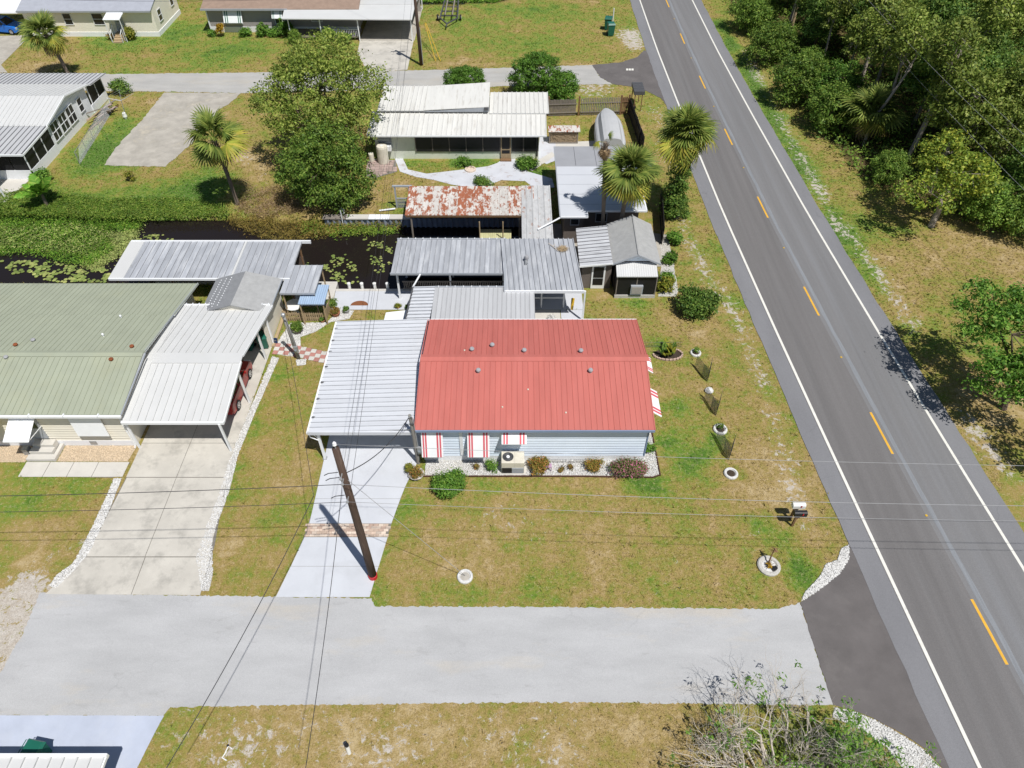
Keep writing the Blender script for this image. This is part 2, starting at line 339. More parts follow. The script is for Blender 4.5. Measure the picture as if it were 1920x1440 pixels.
mat('wood_gray', (.235, .205, .175), .9, .2, 5, stretch=(4, 4, .6), rand=.12); mat('wood_brown', (.20, .115, .06), .9, .2, 5, rand=.12); mat('wood_tan', (.40, .30, .18), .9, .15, 5, rand=.14)
mat('wood_pole', (.085, .055, .042), .9, .22, 3, stretch=(8, 8, .5), bump=.5, bscale=25, stain=(.16, .115, .09), lo=.55, hi=.7, sscale=2, amt=.7); mat('wood_pole_gray', (.27, .255, .235), .9, .2, 3, stretch=(8, 8, .4), bump=.4, bscale=25)
mat('wood_black', (.02, .018, .02), .8, .2, 4); mat('deck_pale', (.56, .54, .30), .85, .12, 2, rand=.05); mat('seawall_metal', (.25, .29, .38), .6, .15, 2, stain=(.40, .42, .45), lo=.55, hi=.7, sscale=1.5, amt=.7)
mat('log_end', (.42, .32, .21), .9, .25, 9, rand=.25); mat('log_bark', (.10, .075, .055), .9, .2, 6)
mat('plastic_green', (.012, .125, .085), .42, .08, 2, spec=.5); mat('plastic_blue', (.02, .05, .12), .5, .1, 2); mat('plastic_white', (.78, .78, .75), .5, .04, 2); mat('plastic_cream', (.66, .62, .52), .6, .08, 3, stain=(.45, .40, .33), lo=.55, hi=.75, amt=.5)
mat('plastic_red', (.55, .02, .03), .5, .08, 3); mat('plastic_orange', (.75, .22, .03), .6, .1, 3); mat('plastic_purple', (.40, .25, .36), .6, .1, 3); mat('plastic_black', (.018, .018, .02), .45, .1, 3); mat('plastic_yellow', (.65, .40, .03), .6, .1, 3)
mat('clay', (.36, .15, .08), .85, .12, 4); mat('pot_gray', (.34, .34, .34), .85, .1, 4); mat('soil', (.055, .04, .028), .95, .3, 8); mat('rubber', (.015, .015, .016), .7, .1, 4)
mat('tarp_gray', (.47, .475, .48), .8, .06, 1.2, stain=(.36, .365, .375), lo=.5, hi=.75, amt=.6); mat('rim', (.62, .62, .62), .35, .05, 3, metal=.6)
mat('car_red', (.32, .018, .016), .28, .04, 2, spec=.6); mat('car_blue', (.01, .16, .62), .25, .04, 2, spec=.6); mat('lamp_red', (.35, .01, .01), .3); mat('lamp_clear', (.6, .6, .6), .2)
mat('bark', (.13, .095, .07), .9, .25, 6, bump=.5); mat('bark_pale', (.36, .31, .26), .9, .2, 5, bump=.4); mat('bark_palm', (.20, .16, .125), .92, .2, 7, bump=.6, bscale=18); mat('twig', (.56, .50, .43), .9, .18, 6)
mat('vent_metal', (.36, .36, .37), .5, .15, 8); mat('rust', (.24, .075, .03), .9, .25, 5); mat('wire', (.05, .05, .055), .6); mat('wire_pale', (.36, .36, .37), .5)
mat('mat_brown', (.22, .085, .035), .9, .15, 6)
leafmat('leaf_oak', (.075, .150, .022), (.150, .260, .036), (.30, .39, .07)); leafmat('leaf_bright', (.061, .162, .019), (.121, .257, .030), (.257, .405, .068)); leafmat('leaf_dark', (.065, .145, .026), (.135, .245, .038), (.29, .39, .075))
leafmat('leaf_olive', (.105, .165, .026), (.21, .28, .045), (.38, .42, .095)); leafmat('leaf_yellow', (.112, .163, .019), (.275, .300, .037), (.450, .388, .062)); leafmat('leaf_cedar', (.054, .135, .016), (.101, .223, .024), (.176, .311, .041), .15)
leafmat('frond_green', (.090, .145, .030), (.165, .225, .040), (.30, .34, .075), .25, .2); leafmat('frond_yellow', (.232, .275, .043), (.348, .362, .051), (.493, .406, .072), .25, .2); leafmat('frond_dead', (.216, .135, .068), (.324, .223, .121), (.446, .338, .203), .15, .2)
leafmat('leaf_banana', (.104, .247, .026), (.169, .364, .039), (.338, .468, .078)); leafmat('leaf_hyacinth', (.09, .22, .022), (.16, .33, .03), (.34, .47, .07)); leafmat('pad', (.169, .234, .058), (.273, .325, .091), (.442, .455, .156), .1)
leafmat('reed', (.176, .162, .034), (.324, .250, .061), (.486, .338, .095)); leafmat('flower_mix', (.090, .150, .030), (.150, .180, .045), (.630, .180, .330)); leafmat('croton', (.130, .143, .026), (.260, .208, .039), (.468, .195, .065)); leafmat('flower_yellow', (.250, .160, .010), (.550, .330, .020), (.700, .450, .030))
leafmat('leaf_yellowgreen', (.10, .16, .02), (.20, .28, .034), (.42, .42, .06)); leafmat('weed', (.09, .19, .022), (.18, .29, .034), (.34, .40, .075))

# ---------------------------------------------------------------- ground, with the canal cut into it
CANAL = [(-80, 41.3), (-13.2, 41.3), (-13.1, 40.45), (.9, 40.45), (.9, 49.5), (-15, 49.7), (-20, 50.2), (-28, 50.4), (-36, 51.2), (-44, 51.8), (-80, 52.5)]
CANAL2 = [(-60, 104), (-30, 104), (-29, 100.2), (-13.5, 100.2), (-13.4, 99.7), (-2.5, 100.3), (-.8, 101.6), (3, 125), (-60, 125)]
BLOBS = []
def blob(px, py, r, a, s=1.): q = P(px, py); BLOBS.append((q.x, q.y, r, a, s))
def line(pts, r, a, s=1.):
    for (x0, y0), (x1, y1) in zip(pts, pts[1:]):
        A, B = P(x0, y0), P(x1, y1); k = max(1, int((B - A).length / (r * .9)))
        for i in range(k): q = A.lerp(B, i / k); BLOBS.append((q.x, q.y, r * random.uniform(.75, 1.25), a, s * random.uniform(.7, 1.15)))
line([(1265, 380), (1300, 470), (1330, 520), (1385, 600), (1402, 650)], .95, 'sand', .50)
line([(1402, 650), (1430, 720), (1452, 780), (1465, 840), (1482, 900), (1500, 960), (1530, 1020)], .75, 'sand', .40)
line([(1230, 200), (1245, 260), (1262, 330)], 1.6, 'sand', .40); blob(1110, 165, 3.0, 'sand', .8); blob(1060, 235, 1.6, 'sand', .5)
line([(1180, 60), (1195, 100)], 1.6, 'sand', .7); blob(1205, 30, 2, 'sand', .4)
line([(1395, 90), (1440, 180), (1510, 310), (1570, 420), (1625, 480), (1680, 560), (1730, 640)], .9, 'sand', .40); line([(1800, 770), (1860, 850), (1920, 920)], .9, 'sand', .45)
blob(1010, 990, 2.0, 'sand', .36); blob(930, 975, 1.2, 'sand', .40); blob(1250, 1090, 1.5, 'sand', .25); blob(1420, 1000, 1.2, 'sand', .3)
for x, y in ((20, 1150), (10, 1200), (40, 1230), (-40, 1180), (60, 1130), (10, 1250), (-60, 1240)): blob(x, y, 1.3, 'sand', 1.1)
for x, y in ((60, 1085), (30, 1098), (100, 1040), (160, 1010)): blob(x, y, .7, 'sand', .6)
for x, y in ((340, 1350), (480, 1380), (600, 1365), (760, 1390), (900, 1360), (1080, 1390), (700, 1430), (1000, 1430), (420, 1430)): blob(x, y, 1.7, 'sand', .42)
for x, y in ((1290, 880), (1230, 910), (1310, 850), (1350, 820), (1270, 760), (1420, 980), (1500, 1060), (1460, 1010), (1520, 1085), (1190, 900), (1250, 830)): blob(x, y, .75, 'lush', 1.3)
for x, y in ((450, 1080), (480, 800), (520, 700), (430, 930), (500, 980), (640, 950), (690, 1090), (760, 960), (60, 880), (150, 905), (60, 930), (1180, 570), (1210, 580), (1010, 1110), (860, 1110), (1240, 640)): blob(x, y, 1.0, 'lush', .8)
for x, y in ((350, 60), (330, 110), (420, 100), (480, 90), (300, 30), (250, 90), (200, 80), (1100, 90), (1000, 20), (1100, 30), (900, 60), (850, 30), (960, 90)): blob(x, y, 4.0, 'lush', .65)
for x, y in ((60, 400), (150, 380), (250, 380), (330, 370), (60, 440), (180, 430), (20, 390), (380, 340), (230, 250), (215, 280), (190, 310), (560, 330)): blob(x, y, 3.0, 'lush', 1.2)
for x, y in ((780, 310), (860, 300), (900, 305), (1005, 320), (1020, 345)): blob(x, y, 1.2, 'lush', 1.2)
line([(1345, 40), (1400, 130), (1470, 260), (1545, 380), (1600, 470), (1660, 560)], 1.0, 'lush', .9); blob(1620, 430, 3, 'lush', .6); blob(1750, 540, 3, 'lush', .3)
for x, y in ((900, 1050), (1050, 1080), (1150, 1000), (1330, 1060), (800, 1080), (950, 960), (1250, 1010), (1380, 940), (1400, 850), (1450, 900), (1380, 720), (1400, 780), (1340, 640), (1290, 620), (100, 1000), (60, 1040), (30, 980), (560, 900), (540, 850), (480, 1000), (430, 1050), (640, 1080), (720, 350), (690, 370), (780, 340)): blob(x, y, 1.8, 'dry', .75)
for x in range(320, 1300, 110): blob(x, 1380, 2, 'dry', .8)
for x, y in ((120, 110), (280, 105), (350, 125), (60, 120), (1190, 130), (1080, 110), (900, 115), (1170, 90), (860, 110), (1820, 450), (1880, 470), (1750, 480), (1900, 520), (1700, 520), (1900, 740), (1880, 800)): blob(x, y, 3.0, 'dry', .8)
for x, y in ((470, 300), (510, 350), (520, 380), (490, 330), (460, 290)): blob(x, y, 2.0, 'dry', .9); blob(x, y, 1.4, 'sand', .35)
for x, y in ((240, 320), (300, 340), (350, 330), (200, 330), (130, 330)): blob(x, y, 2.4, 'dry', .6)
WOOD = [(29.2, 130), (28.6, 100), (28.8, 80), (29.6, 66), (30.5, 58), (32.5, 52.5), (37, 50), (42, 49), (60, 47), (200, 44), (200, 130)]
def field(x, y):
    o = {a: np.zeros(len(x)) for a in ('lush', 'sand', 'dry', 'litter')}
    for bx, by, r, a, s in BLOBS:
        k = np.abs(x - bx) < 3 * r; k &= np.abs(y - by) < 3 * r
        o[a][k] += s * np.exp(-((x[k] - bx) ** 2 + (y[k] - by) ** 2) / (r * r))
    for a in ('lush', 'dry'): o[a] = np.minimum(o[a], 1.6)
    o['sand'] = np.minimum(o['sand'], 1.2)
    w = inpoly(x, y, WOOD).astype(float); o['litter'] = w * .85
    return o
def axis(lo, a, b, hi, st):
    return np.concatenate([np.linspace(lo, a, 12, endpoint=False), np.arange(a, b, st), np.linspace(b, hi, 12)])
gx = axis(-700, -64, 64, 700, .45); gy = axis(-500, 2, 114, 900, .45)
X, Y = np.meshgrid(gx, gy); x, y = X.ravel(), Y.ravel()
z = np.where(inpoly(x, y, CANAL) | inpoly(x, y, CANAL2), -1.6, 0.)
nx, ny = len(gx), len(gy); ii = (np.arange(ny - 1)[:, None] * nx + np.arange(nx - 1)[None]).ravel()
gm = npmesh('ground', np.stack([x, y, z], 1), np.stack([ii, ii + 1, ii + nx + 1, ii + nx], 1), 'lawn', attrs=field(x, y))
ground = bpy.data.objects.new('ground', gm); _link(ground, None, (0, 0, 0)); tag(ground, kind='structure')
sheet('canal_water', [(-110, 40.9), (2.5, 40.2), (2.5, 50.2), (-12, 50.4), (-110, 53.5)], -.6, 'water', excl=False)
sheet('canal_water', [(-70, 99.4), (6, 99.4), (8, 140), (-70, 140)], -.45, 'water', excl=False)
EXCL.append(CANAL); EXCL.append(CANAL2)

# ---------------------------------------------------------------- main road
RY = [-60, 0, 9, 15.8, 25.5, 37, 50.5, 70, 85, 101, 180, 500]; RX = [23.4, 19.9, 19.33, 18.95, 18.41, 17.85, 17.31, 16.9, 16.72, 16.8, 17.4, 20]
def rx(Y): return float(np.interp(Y, RY, RX))
YS = list(np.arange(-60, 131, 4.)) + [180, 300, 500]
def strip(x0, x1, ys=YS): return [(rx(t) + x0, t) for t in ys] + [(rx(t) + x1, t) for t in reversed(ys)]
def rstrip(name, x0, x1, z, m, parent=None, ys=YS, wob=0.):
    b = MB(); k = len(ys)
    b.add([(rx(t) + x0 + random.uniform(-wob, wob), t, z) for t in ys] + [(rx(t) + x1 + random.uniform(-wob, wob), t, z) for t in ys], [(i, k + i, k + i + 1, i + 1) for i in range(k - 1)])
    o = b.build(name, m, parent, origin=(0, 0, 0)); return o
ys2 = list(np.arange(-60, 131, 1.)) + [180, 300, 500]
road = rstrip('road', -1.3, 8.1, .03, 'asphalt_shoulder', ys=ys2, wob=.05); tag(road, kind='structure'); EXCL.append(strip(-1.3, 8.1))
rstrip('lane', -.12, 3.46, .034, 'asphalt_lane', road); rstrip('lane', 3.46, 7.0, .034, 'asphalt_lane_gray', road)
rstrip('tar_seam', 3.72, 3.98, .037, 'tar_seam', road, ys=ys2, wob=.03)
rstrip('edge_line', -.075, .085, .038, 'paint_white', road); rstrip('edge_line', 6.82, 6.98, .038, 'paint_white', road)
for y0 in np.arange(13.3 - 12.18 * 3, 130, 12.18):
    rstrip('centre_dash', 3.39, 3.53, .038, 'paint_yellow', road, ys=[y0, y0 + 1.6, y0 + 3.2])
    b = MB().cbox((rx(y0 + 8) + 3.46, y0 + 8, .045), (.11, .11, .03)); b.build('road_reflector', 'plastic_yellow', road)
sheet('asphalt_apron', PX((1500, 1130), (1540, 1103), (1572, 1078), (1590, 1048), (1591, 1018), (1680, 1018), (1900, 1440), (1775, 1450), (1735, 1405), (1690, 1375), (1640, 1348), (1600, 1332), (1562, 1322), (1535, 1240)), .022, 'asphalt_apron', amp=.03)
sheet('asphalt_apron', PX((1110, 122), (1165, 117), (1195, 107), (1207, 95), (1260, 95), (1300, 225), (1262, 215), (1240, 185), (1200, 165), (1150, 158), (1125, 145)), .022, 'asphalt_apron', amp=.05)
mk = MB()
for x0, x1 in ((1174, 1178), (1179, 1183), (1184, 1188)): mk.quad(*[P(a, c, .03) for a, c in ((x0, 132), (x1, 132), (x1, 128.5), (x0, 128.5))])
mk.build('painted_mark', 'paint_white', kind='structure')
# side streets
sheet('side_street', PX((75, 1112), (375, 1117), (697, 1122), (703, 1137), (1000, 1138), (1460, 1142), (1500, 1130), (1535, 1240), (1562, 1322), (1300, 1319), (1000, 1317), (560, 1322), (320, 1326), (305, 1343), (-400, 1340), (-400, 1275), (0, 1262), (45, 1185)), .014, 'street_gray', amp=.045, step=.11)
sheet('back_street', PX((-300, 146), (0, 141), (300, 138), (470, 136), (700, 134), (890, 129), (1110, 122), (1125, 145), (1150, 158), (1000, 160), (850, 165), (700, 169), (460, 175), (310, 172), (210, 171), (0, 168), (-300, 168)), .014, 'street_gray_far', amp=.10, step=.25)

# ---------------------------------------------------------------- driveways, walks, patios
def slabs(parent, quads, z, m, name='slab'):
    for q in quads: sheet(name, q, z, m, parent=parent, excl=False, kind=None)
d1 = sheet('driveway', [(-21.6, 35.2), (-15.95, 35.2), (-16.15, 25.5), (-15.35, 19.5), (-15.25, 16.72), (-22.85, 16.8), (-21.75, 18.9), (-21.55, 24)], .016, 'concrete_joint')
g_ = .02
slabs(d1, [[(-21.55, 26.3), (-18.75, 26.3), (-18.75, 35.1), (-21.55, 35.1)], [(-18.72, 26.3), (-16.0, 26.3), (-15.9, 35.1), (-18.72, 35.1)],
           [(-21.55, 23.85), (-18.75, 23.85), (-18.75, 26.27), (-21.55, 26.27)], [(-18.72, 23.85), (-15.95, 23.85), (-16.05, 26.27), (-18.72, 26.27)],
           [(-21.7, 18.85), (-18.72, 18.85), (-18.75, 23.8), (-21.5, 23.8)], [(-18.69, 18.85), (-15.45, 18.85), (-15.9, 23.8), (-18.72, 23.8)],
           [(-22.85, 16.78), (-18.65, 16.75), (-18.70, 18.8), (-21.75, 18.8)], [(-18.62, 16.75), (-15.25, 16.72), (-15.4, 18.8), (-18.66, 18.8)]], .026, 'concrete_cream')
d2 = sheet('driveway', [(-10.75, 34.1), (-5.1, 34.1), (-5.35, 25), (-5.9, 23.2), (-6.36, 20.9), (-6.95, 16.62), (-11.53, 16.62), (-10.9, 19.4), (-10.72, 21.5), (-10.75, 25)], .016, 'concrete_joint')
slabs(d2, [[(-10.72, 22.4), (-6.08, 22.4), (-5.9, 23.2), (-5.35, 25), (-5.1, 34.1), (-10.75, 34.1)], [(-10.72, 20.82), (-6.38, 20.82), (-6.08, 22.385), (-10.72, 22.385)],
           [(-11.15, 18.3), (-6.72, 18.3), (-6.48, 19.98), (-10.82, 19.98)], [(-11.53, 16.62), (-6.95, 16.62), (-6.73, 18.285), (-11.16, 18.285)]], .026, 'concrete_white')
bms = [MB().cbox((0, 0, .0), (.245, .145, .05)).mesh('brick', k) for k in ('brick_a', 'brick_b', 'brick_c')]
for r in range(5):
    for c in range(17):
        bx = -10.7 - .02 * r + c * .258 + (.12 if r % 2 else 0); by = 20.09 + r * .157
        if bx < -6.52 + (by - 20) * .12: inst('brick', random.choice(bms), d2, (bx, by, .018 + random.uniform(-.006, .006)), (0, 0, random.uniform(-.03, .03)))
d3 = sheet('driveway', PX((-60, 1341), (308, 1342), (290, 1375), (255, 1445), (240, 1520), (-60, 1520)), .02, 'concrete_blue', amp=.01)
d4 = sheet('driveway', PX((676, 72), (776, 74), (764, 131), (690, 136), (670, 100)), .02, 'concrete_cream'); d5 = sheet('driveway', PX((-80, 70), (58, 66), (2, 122), (14, 136), (-80, 140)), .02, 'concrete_old')
old = sheet('concrete_pad', PX((308, 174), (452, 175), (430, 195), (410, 205), (375, 255), (310, 313), (196, 310), (215, 280), (262, 230)), .02, 'concrete_old', amp=.10)
wk = sheet('walkway', PX((50, 866), (35, 893), (212, 896), (245, 868)), .014, 'concrete_joint')
wx = [-27.62, -26.25, -24.9, -23.5, -21.75]
for a, b_ in zip(wx, wx[1:]): sheet('slab', [(a + .015, 23.86), (b_ - .015, 23.86), (b_ - .015, 24.9), (a + .015, 24.9)], .03, 'sidewalk', parent=wk, excl=False, kind=None)
sheet('patio_slab', [(-12.65, 38.3), (5.0, 38.3), (5.0, 40.6), (-12.7, 40.6)], .03, 'concrete_white')
sheet('patio_slab', [(-15.6, 38.7), (-12.72, 38.7), (-12.72, 41.35), (-15.6, 41.35)], .03, 'sidewalk'); sheet('patio_slab', [(3.4, 34.2), (4.9, 34.2), (4.95, 38.28), (3.4, 38.28)], .03, 'concrete_white')
sheet('patio_slab', [(-7.2, 34.0), (3.35, 34.0), (3.35, 38.28), (-7.2, 38.28)], .024, 'sidewalk'); sheet('patio_slab', [(.95, 43.3), (12.2, 43.3), (12.2, 47.5), (.95, 49.5)], .022, 'concrete_old')
pth = sheet('garden_path', PX((740, 297), (755, 296), (765, 318), (800, 326), (870, 318), (915, 312), (932, 306), (944, 298), (965, 298), (975, 308), (990, 322), (1035, 335), (1040, 352), (1000, 352), (985, 340), (940, 338), (915, 348), (880, 352), (845, 346), (815, 338), (780, 332), (750, 322)), .02, 'path_paint')
sheet('garden_path', PX((1012, 255), (1040, 258), (1045, 300), (1025, 308), (1008, 300)), .021, 'path_paint'); sheet('stepping_walk', PX((983, 316), (1035, 285), (1042, 292), (998, 321)), .026, 'sidewalk')
sheet('side_pad', PX((1030, 268), (1165, 262), (1170, 282), (1035, 284)), .017, 'sidewalk')
pv = sheet('paver_patch', PX((690, 300), (742, 300), (745, 322), (700, 335), (685, 330)), .014, 'concrete_joint')
pm = MB().cbox((0, 0, 0), (.36, .36, .04)).mesh('paver', 'paver_pink'); pp = [(p.x, p.y) for p in PX((692, 302), (740, 302), (743, 320), (702, 332), (688, 328))]
for i in range(9):
    for j in range(9):
        q = (-13.6 + i * .40 + random.uniform(-.02, .02), 56.2 + j * .40)
        if inpoly(np.array([q[0]]), np.array([q[1]]), pp)[0]: inst('paver', pm, pv, (*q, .02 + random.uniform(-.006, .006)), (0, 0, random.uniform(-.08, .08)))
# checkered stepping tiles
tl = sheet('tile_path', PX((510, 663), (528, 649), (575, 655), (618, 668), (616, 684), (585, 672), (540, 668)), .012, 'rock_bed')
tms = [MB().cbox((0, 0, 0), (.34, .34, .04)).mesh('tile', k) for k in ('tile_red', 'tile_white')]
for i in range(12):
    for j in range(3):
        a = V((-15.55 + i * .355, 33.95 - max(0, i - 2) * .085 - .02 * i + j * .35, .03)); inst('tile', tms[(i + j) % 2], tl, a, (0, 0, -.12 + random.uniform(-.04, .04)))
# ---------------------------------------------------------------- building helpers
SEAM = {'roof_white': 'seam_white', 'roof_white_dirty': 'seam_white', 'roof_red': 'roof_red_seam', 'roof_green': 'seam_green', 'roof_carport': 'seam_carport', 'roof_galv': 'seam_galv', 'roof_galv_light': 'seam_galv', 'roof_galv_x': 'seam_galv'}
def roof_slope(parent, A, along, up, n, m, rib=(.06, .035), style='stand', deck='trim_gray', name='roof_slope', waves=4, over=0.):
    A, along, up = V(A), V(along), V(up); e1 = along.normalized(); L = along.length; w = L / n; nr = e1.cross(up).normalized()
    if nr.z < 0: nr = -nr
    A2 = A - nr * .012
    part = MB().slab(*( [A2, A2 + along, A2 + along + up, A2 + up] if e1.cross(up).z > 0 else [A2 + along, A2, A2 + up, A2 + along + up]), t=.05).build(name, deck, parent)
    rw, rh = rib
    if style == 'stand': pr = [(0, 0), (w - rw, 0), (w - rw * .8, rh), (w - rw * .2, rh), (w, 0)]
    elif style == 'pan': pr = [(0, rh), (rw * .4, rh), (rw * .5, 0), (w - rw * .5, 0), (w - rw * .4, rh), (w, rh)]
    else: pr = [(w * k / (waves * 4), rh * (.5 + .5 * math.sin(k * math.pi / 2))) for k in range(waves * 4 + 1)]
    b = MB(); q = [A + e1 * a + nr * h for a, h in pr]; k = len(q)
    b.add(q + [p + up for p in q] + [p - nr * .035 for p in q] + [p + up - nr * .03 for p in q], [])
    for i in range(k - 1):
        b.f += [(i, i + 1, k + i + 1, k + i), (2 * k + i, 2 * k + i + 1, i + 1, i), (k + i, k + i + 1, 3 * k + i + 1, 3 * k + i)]
    b.f += [(0, k, 3 * k, 2 * k), (k - 1, 3 * k - 1, 4 * k - 1, 2 * k - 1)]
    me = b.mesh('panel', m, ORG[part])
    if style == 'stand' and m in SEAM:
        me.materials.append(MATS[SEAM[m]]); [setattr(me.polygons[j], 'material_index', 1) for j in (3, 4, 9)]
    for i in range(n): inst('panel', me, part, e1 * (w * i))
    return part
def boards(parent, a, b, z0, z1, n, m, out, name='siding_board'):   # lap boards on a wall face from a to b (xy), out = outward dir
    a, b, out = V((*a, 0)), V((*b, 0)), V((*out, 0)); h = (z1 - z0) / n
    mb = MB(); o = out
    p = [a + V((0, 0, z0)), b + V((0, 0, z0)), b + V((0, 0, z0 + h)), a + V((0, 0, z0 + h))]
    mb.hexa([p[0], p[1], p[1] + o * .065, p[0] + o * .065, p[3], p[2], p[2] + o * .008, p[3] + o * .008])
    me = mb.mesh(name, m, ORG[parent])
    for i in range(n): inst(name, me, parent, (0, 0, h * i))
def wallbox(parent, x0, y0, x1, y1, z0, z1, m, t=.12, name='wall'):
    return [MB().box((x0, y0, z0), (x1, y0 + t, z1)).build(name, m, parent), MB().box((x0, y1 - t, z0), (x1, y1, z1)).build(name, m, parent),
            MB().box((x0, y0 + t, z0), (x0 + t, y1 - t, z1)).build(name, m, parent), MB().box((x1 - t, y0 + t, z0), (x1, y1 - t, z1)).build(name, m, parent)]
def window(parent, a, b, z0, z1, out, frame='trim_white', pane='glass', mull=1, rows=1):
    a, b, out = V((*a, 0)), V((*b, 0)), V((*out, 0)); d = (b - a).normalized(); w = (b - a).length; t = .06
    def bar(p, q): return (p, q)
    f = MB(); zz = V((0, 0, 1)); o = out * .05
    f.beam(a + zz * (z0 + t / 2) + o, b + zz * (z0 + t / 2) + o, .05, t); f.beam(a + zz * (z1 - t / 2) + o, b + zz * (z1 - t / 2) + o, .05, t)
    for k in range(mull + 1):
        c = a + d * (t / 2 + (w - t) * k / mull) + o; f.beam(c + zz * (z0 + t), c + zz * (z1 - t), t, .05, up=d)
    for k in range(1, rows): f.beam(a + zz * (z0 + (z1 - z0) * k / rows) + o, b + zz * (z0 + (z1 - z0) * k / rows) + o, .045, .04)
    fr = f.build('window', frame, parent)
    for k in range(mull):
        for r in range(rows):
            p0 = a + d * (t + (w - t) * k / mull) + out * .035; p1 = a + d * ((w - t) * (k + 1) / mull) + out * .035
            h0 = z0 + t + (z1 - z0 - t) * r / rows; h1 = z0 + (z1 - z0 - t) * (r + 1) / rows
            MB().hexa([p0 + zz * h0, p1 + zz * h0, p1 + zz * h0 - out * .02, p0 + zz * h0 - out * .02, p0 + zz * h1, p1 + zz * h1, p1 + zz * h1 - out * .02, p0 + zz * h1 - out * .02]).build('pane', pane, fr)
    return fr
def awning(parent, tl, tr, bl, br, stripes=None, red='trim_red', n=8):
    tl, tr, bl, br = map(V, (tl, tr, bl, br))
    base = MB(); base.beam(bl, br, .03, .05); base.beam(tl, tr, .03, .04)
    w = tl + (bl - tl) * 0; base.beam(tl, bl, .025, .03); base.beam(tr, br, .025, .03)
    aw = base.build('awning', 'trim_white', parent)
    cuts = stripes or [i / n for i in range(n + 1)]
    for i, (a, c) in enumerate(zip(cuts, cuts[1:])):
        up = .018 + (.012 if i % 2 else 0); nrm = (tr - tl).cross(bl - tl).normalized()
        if nrm.z < 0: nrm = -nrm
        p = [bl.lerp(br, a) + nrm * up, bl.lerp(br, c) + nrm * up, tl.lerp(tr, c) + nrm * up, tl.lerp(tr, a) + nrm * up]
        MB().slab(*p, t=.025).build('slat', red if (stripes and i % 2) else 'trim_white', aw)
    # side wings
    return aw
STR = [0, .06, .13, .175, .25, .72, .80, .855, .93, 1]
def post(parent, x, y, z0, z1, w=.09, m='trim_white', name='post'): return MB().box((x - w / 2, y - w / 2, z0), (x + w / 2, y + w / 2, z1)).build(name, m, parent)
def vent(parent, p, r=.13, h=.28, m='vent_metal', name='roof_vent'):
    return MB().lathe(p, [(r * .75, -.05), (r * .75, h * .45), (r * 1.15, h * .5), (r * 1.2, h * .75), (r * .9, h), (.02, h * 1.05)], 12).build(name, m, parent, smooth=False)
def footprint(x0, y0, x1, y1): EXCL.append([(x0, y0), (x1, y0), (x1, y1), (x0, y1)])

# ---------------------------------------------------------------- red-roofed house
H1 = thing('house', (1.2, 29.3, 0), 'light blue sided house with a red ribbed metal roof', 'house'); footprint(-5.1, 24.9, 7.6, 33.7)
wl = wallbox(H1, -4.95, 25.1, 7.45, 33.5, 0, 2.86, 'siding_blue'); boards(wl[0], (-4.9, 25.1), (7.4, 25.1), .42, 2.84, 11, 'siding_blue', (0, -1)); boards(wl[3], (7.45, 25.15), (7.45, 33.45), .42, 2.84, 13, 'siding_blue', (1, 0))
MB().box((-4.98, 25.04, 0), (7.49, 25.1, .41)).build('skirt', 'trim_white', H1); MB().box((7.45, 25.1, 0), (7.5, 33.5, .41)).build('skirt', 'trim_white', H1)
for x_ in (-4.98, 7.44): MB().box((x_, 25.03, .41), (x_ + .07, 25.11, 2.86)).build('corner_board', 'trim_blue' if x_ > 0 else 'trim_white', H1)
for x_ in (-4.9, 7.38): MB().extr([(x_, 25.1, 2.86), (x_, 33.5, 2.86), (x_, 29.5, 3.72)], (.06, 0, 0)).build('gable', 'siding_blue', H1)
rs1 = roof_slope(H1, (-5.22, 24.78, 2.98), (12.92, 0, 0), (0, 4.72, .87), 42, 'roof_red', (.035, .026), deck='trim_white')
rs2 = roof_slope(H1, (-5.16, 33.84, 2.98), (12.98, 0, 0), (0, -4.34, .87), 42, 'roof_red', (.035, .026), deck='trim_white')
MB().extr([(-5.24, 29.22, 3.83), (-5.24, 29.50, 3.895), (-5.24, 29.78, 3.83), (-5.24, 29.50, 3.86)], (13.1, 0, 0)).build('ridge_cap', 'roof_red', H1)
MB().box((-5.2, 24.72, 2.83), (7.7, 24.78, 2.965)).build('gutter', 'trim_blue', H1); MB().box((-5.2, 24.78, 2.80), (7.7, 25.1, 2.83)).build('soffit', 'trim_white', H1); MB().box((-5.1, 33.84, 2.86), (7.8, 33.90, 2.98)).build('gutter', 'trim_white', H1)
for x_, s_ in ((7.71, 1), (-5.25, 1)):
    for yy in (24.78, 33.84): MB().beam((x_, yy, 2.95), (x_, 29.5, 3.82), .04, .10).build('rake_trim', 'roof_red', H1)
def onroof(px, py, back):   # pixel to a point of the red roof
    for k in range(40):
        z_ = 3.0 + k * .03; p = P(px, py, z_); zr = 2.98 + (p.y - 24.78) * .1843 if not back else 2.98 + (33.84 - p.y) * .2005
        if zr <= z_: return V((p.x, p.y, zr))
    return p
for px, py in ((885, 657), (923, 649), (983, 659), (1089, 660)): vent(H1, onroof(px, py, True), .12, .22)
for px, py in ((897, 697), (1107, 697)): vent(H1, onroof(px, py, False), .12, .24)
for px, py, bk in ((871, 657, True), (942, 763, False), (990, 730, False), (1061, 774, False)): MB().lathe(onroof(px, py, bk), [(.05, -.02), (.05, .05), (.02, .07)], 8).build('pipe_boot', 'plastic_cream', H1)
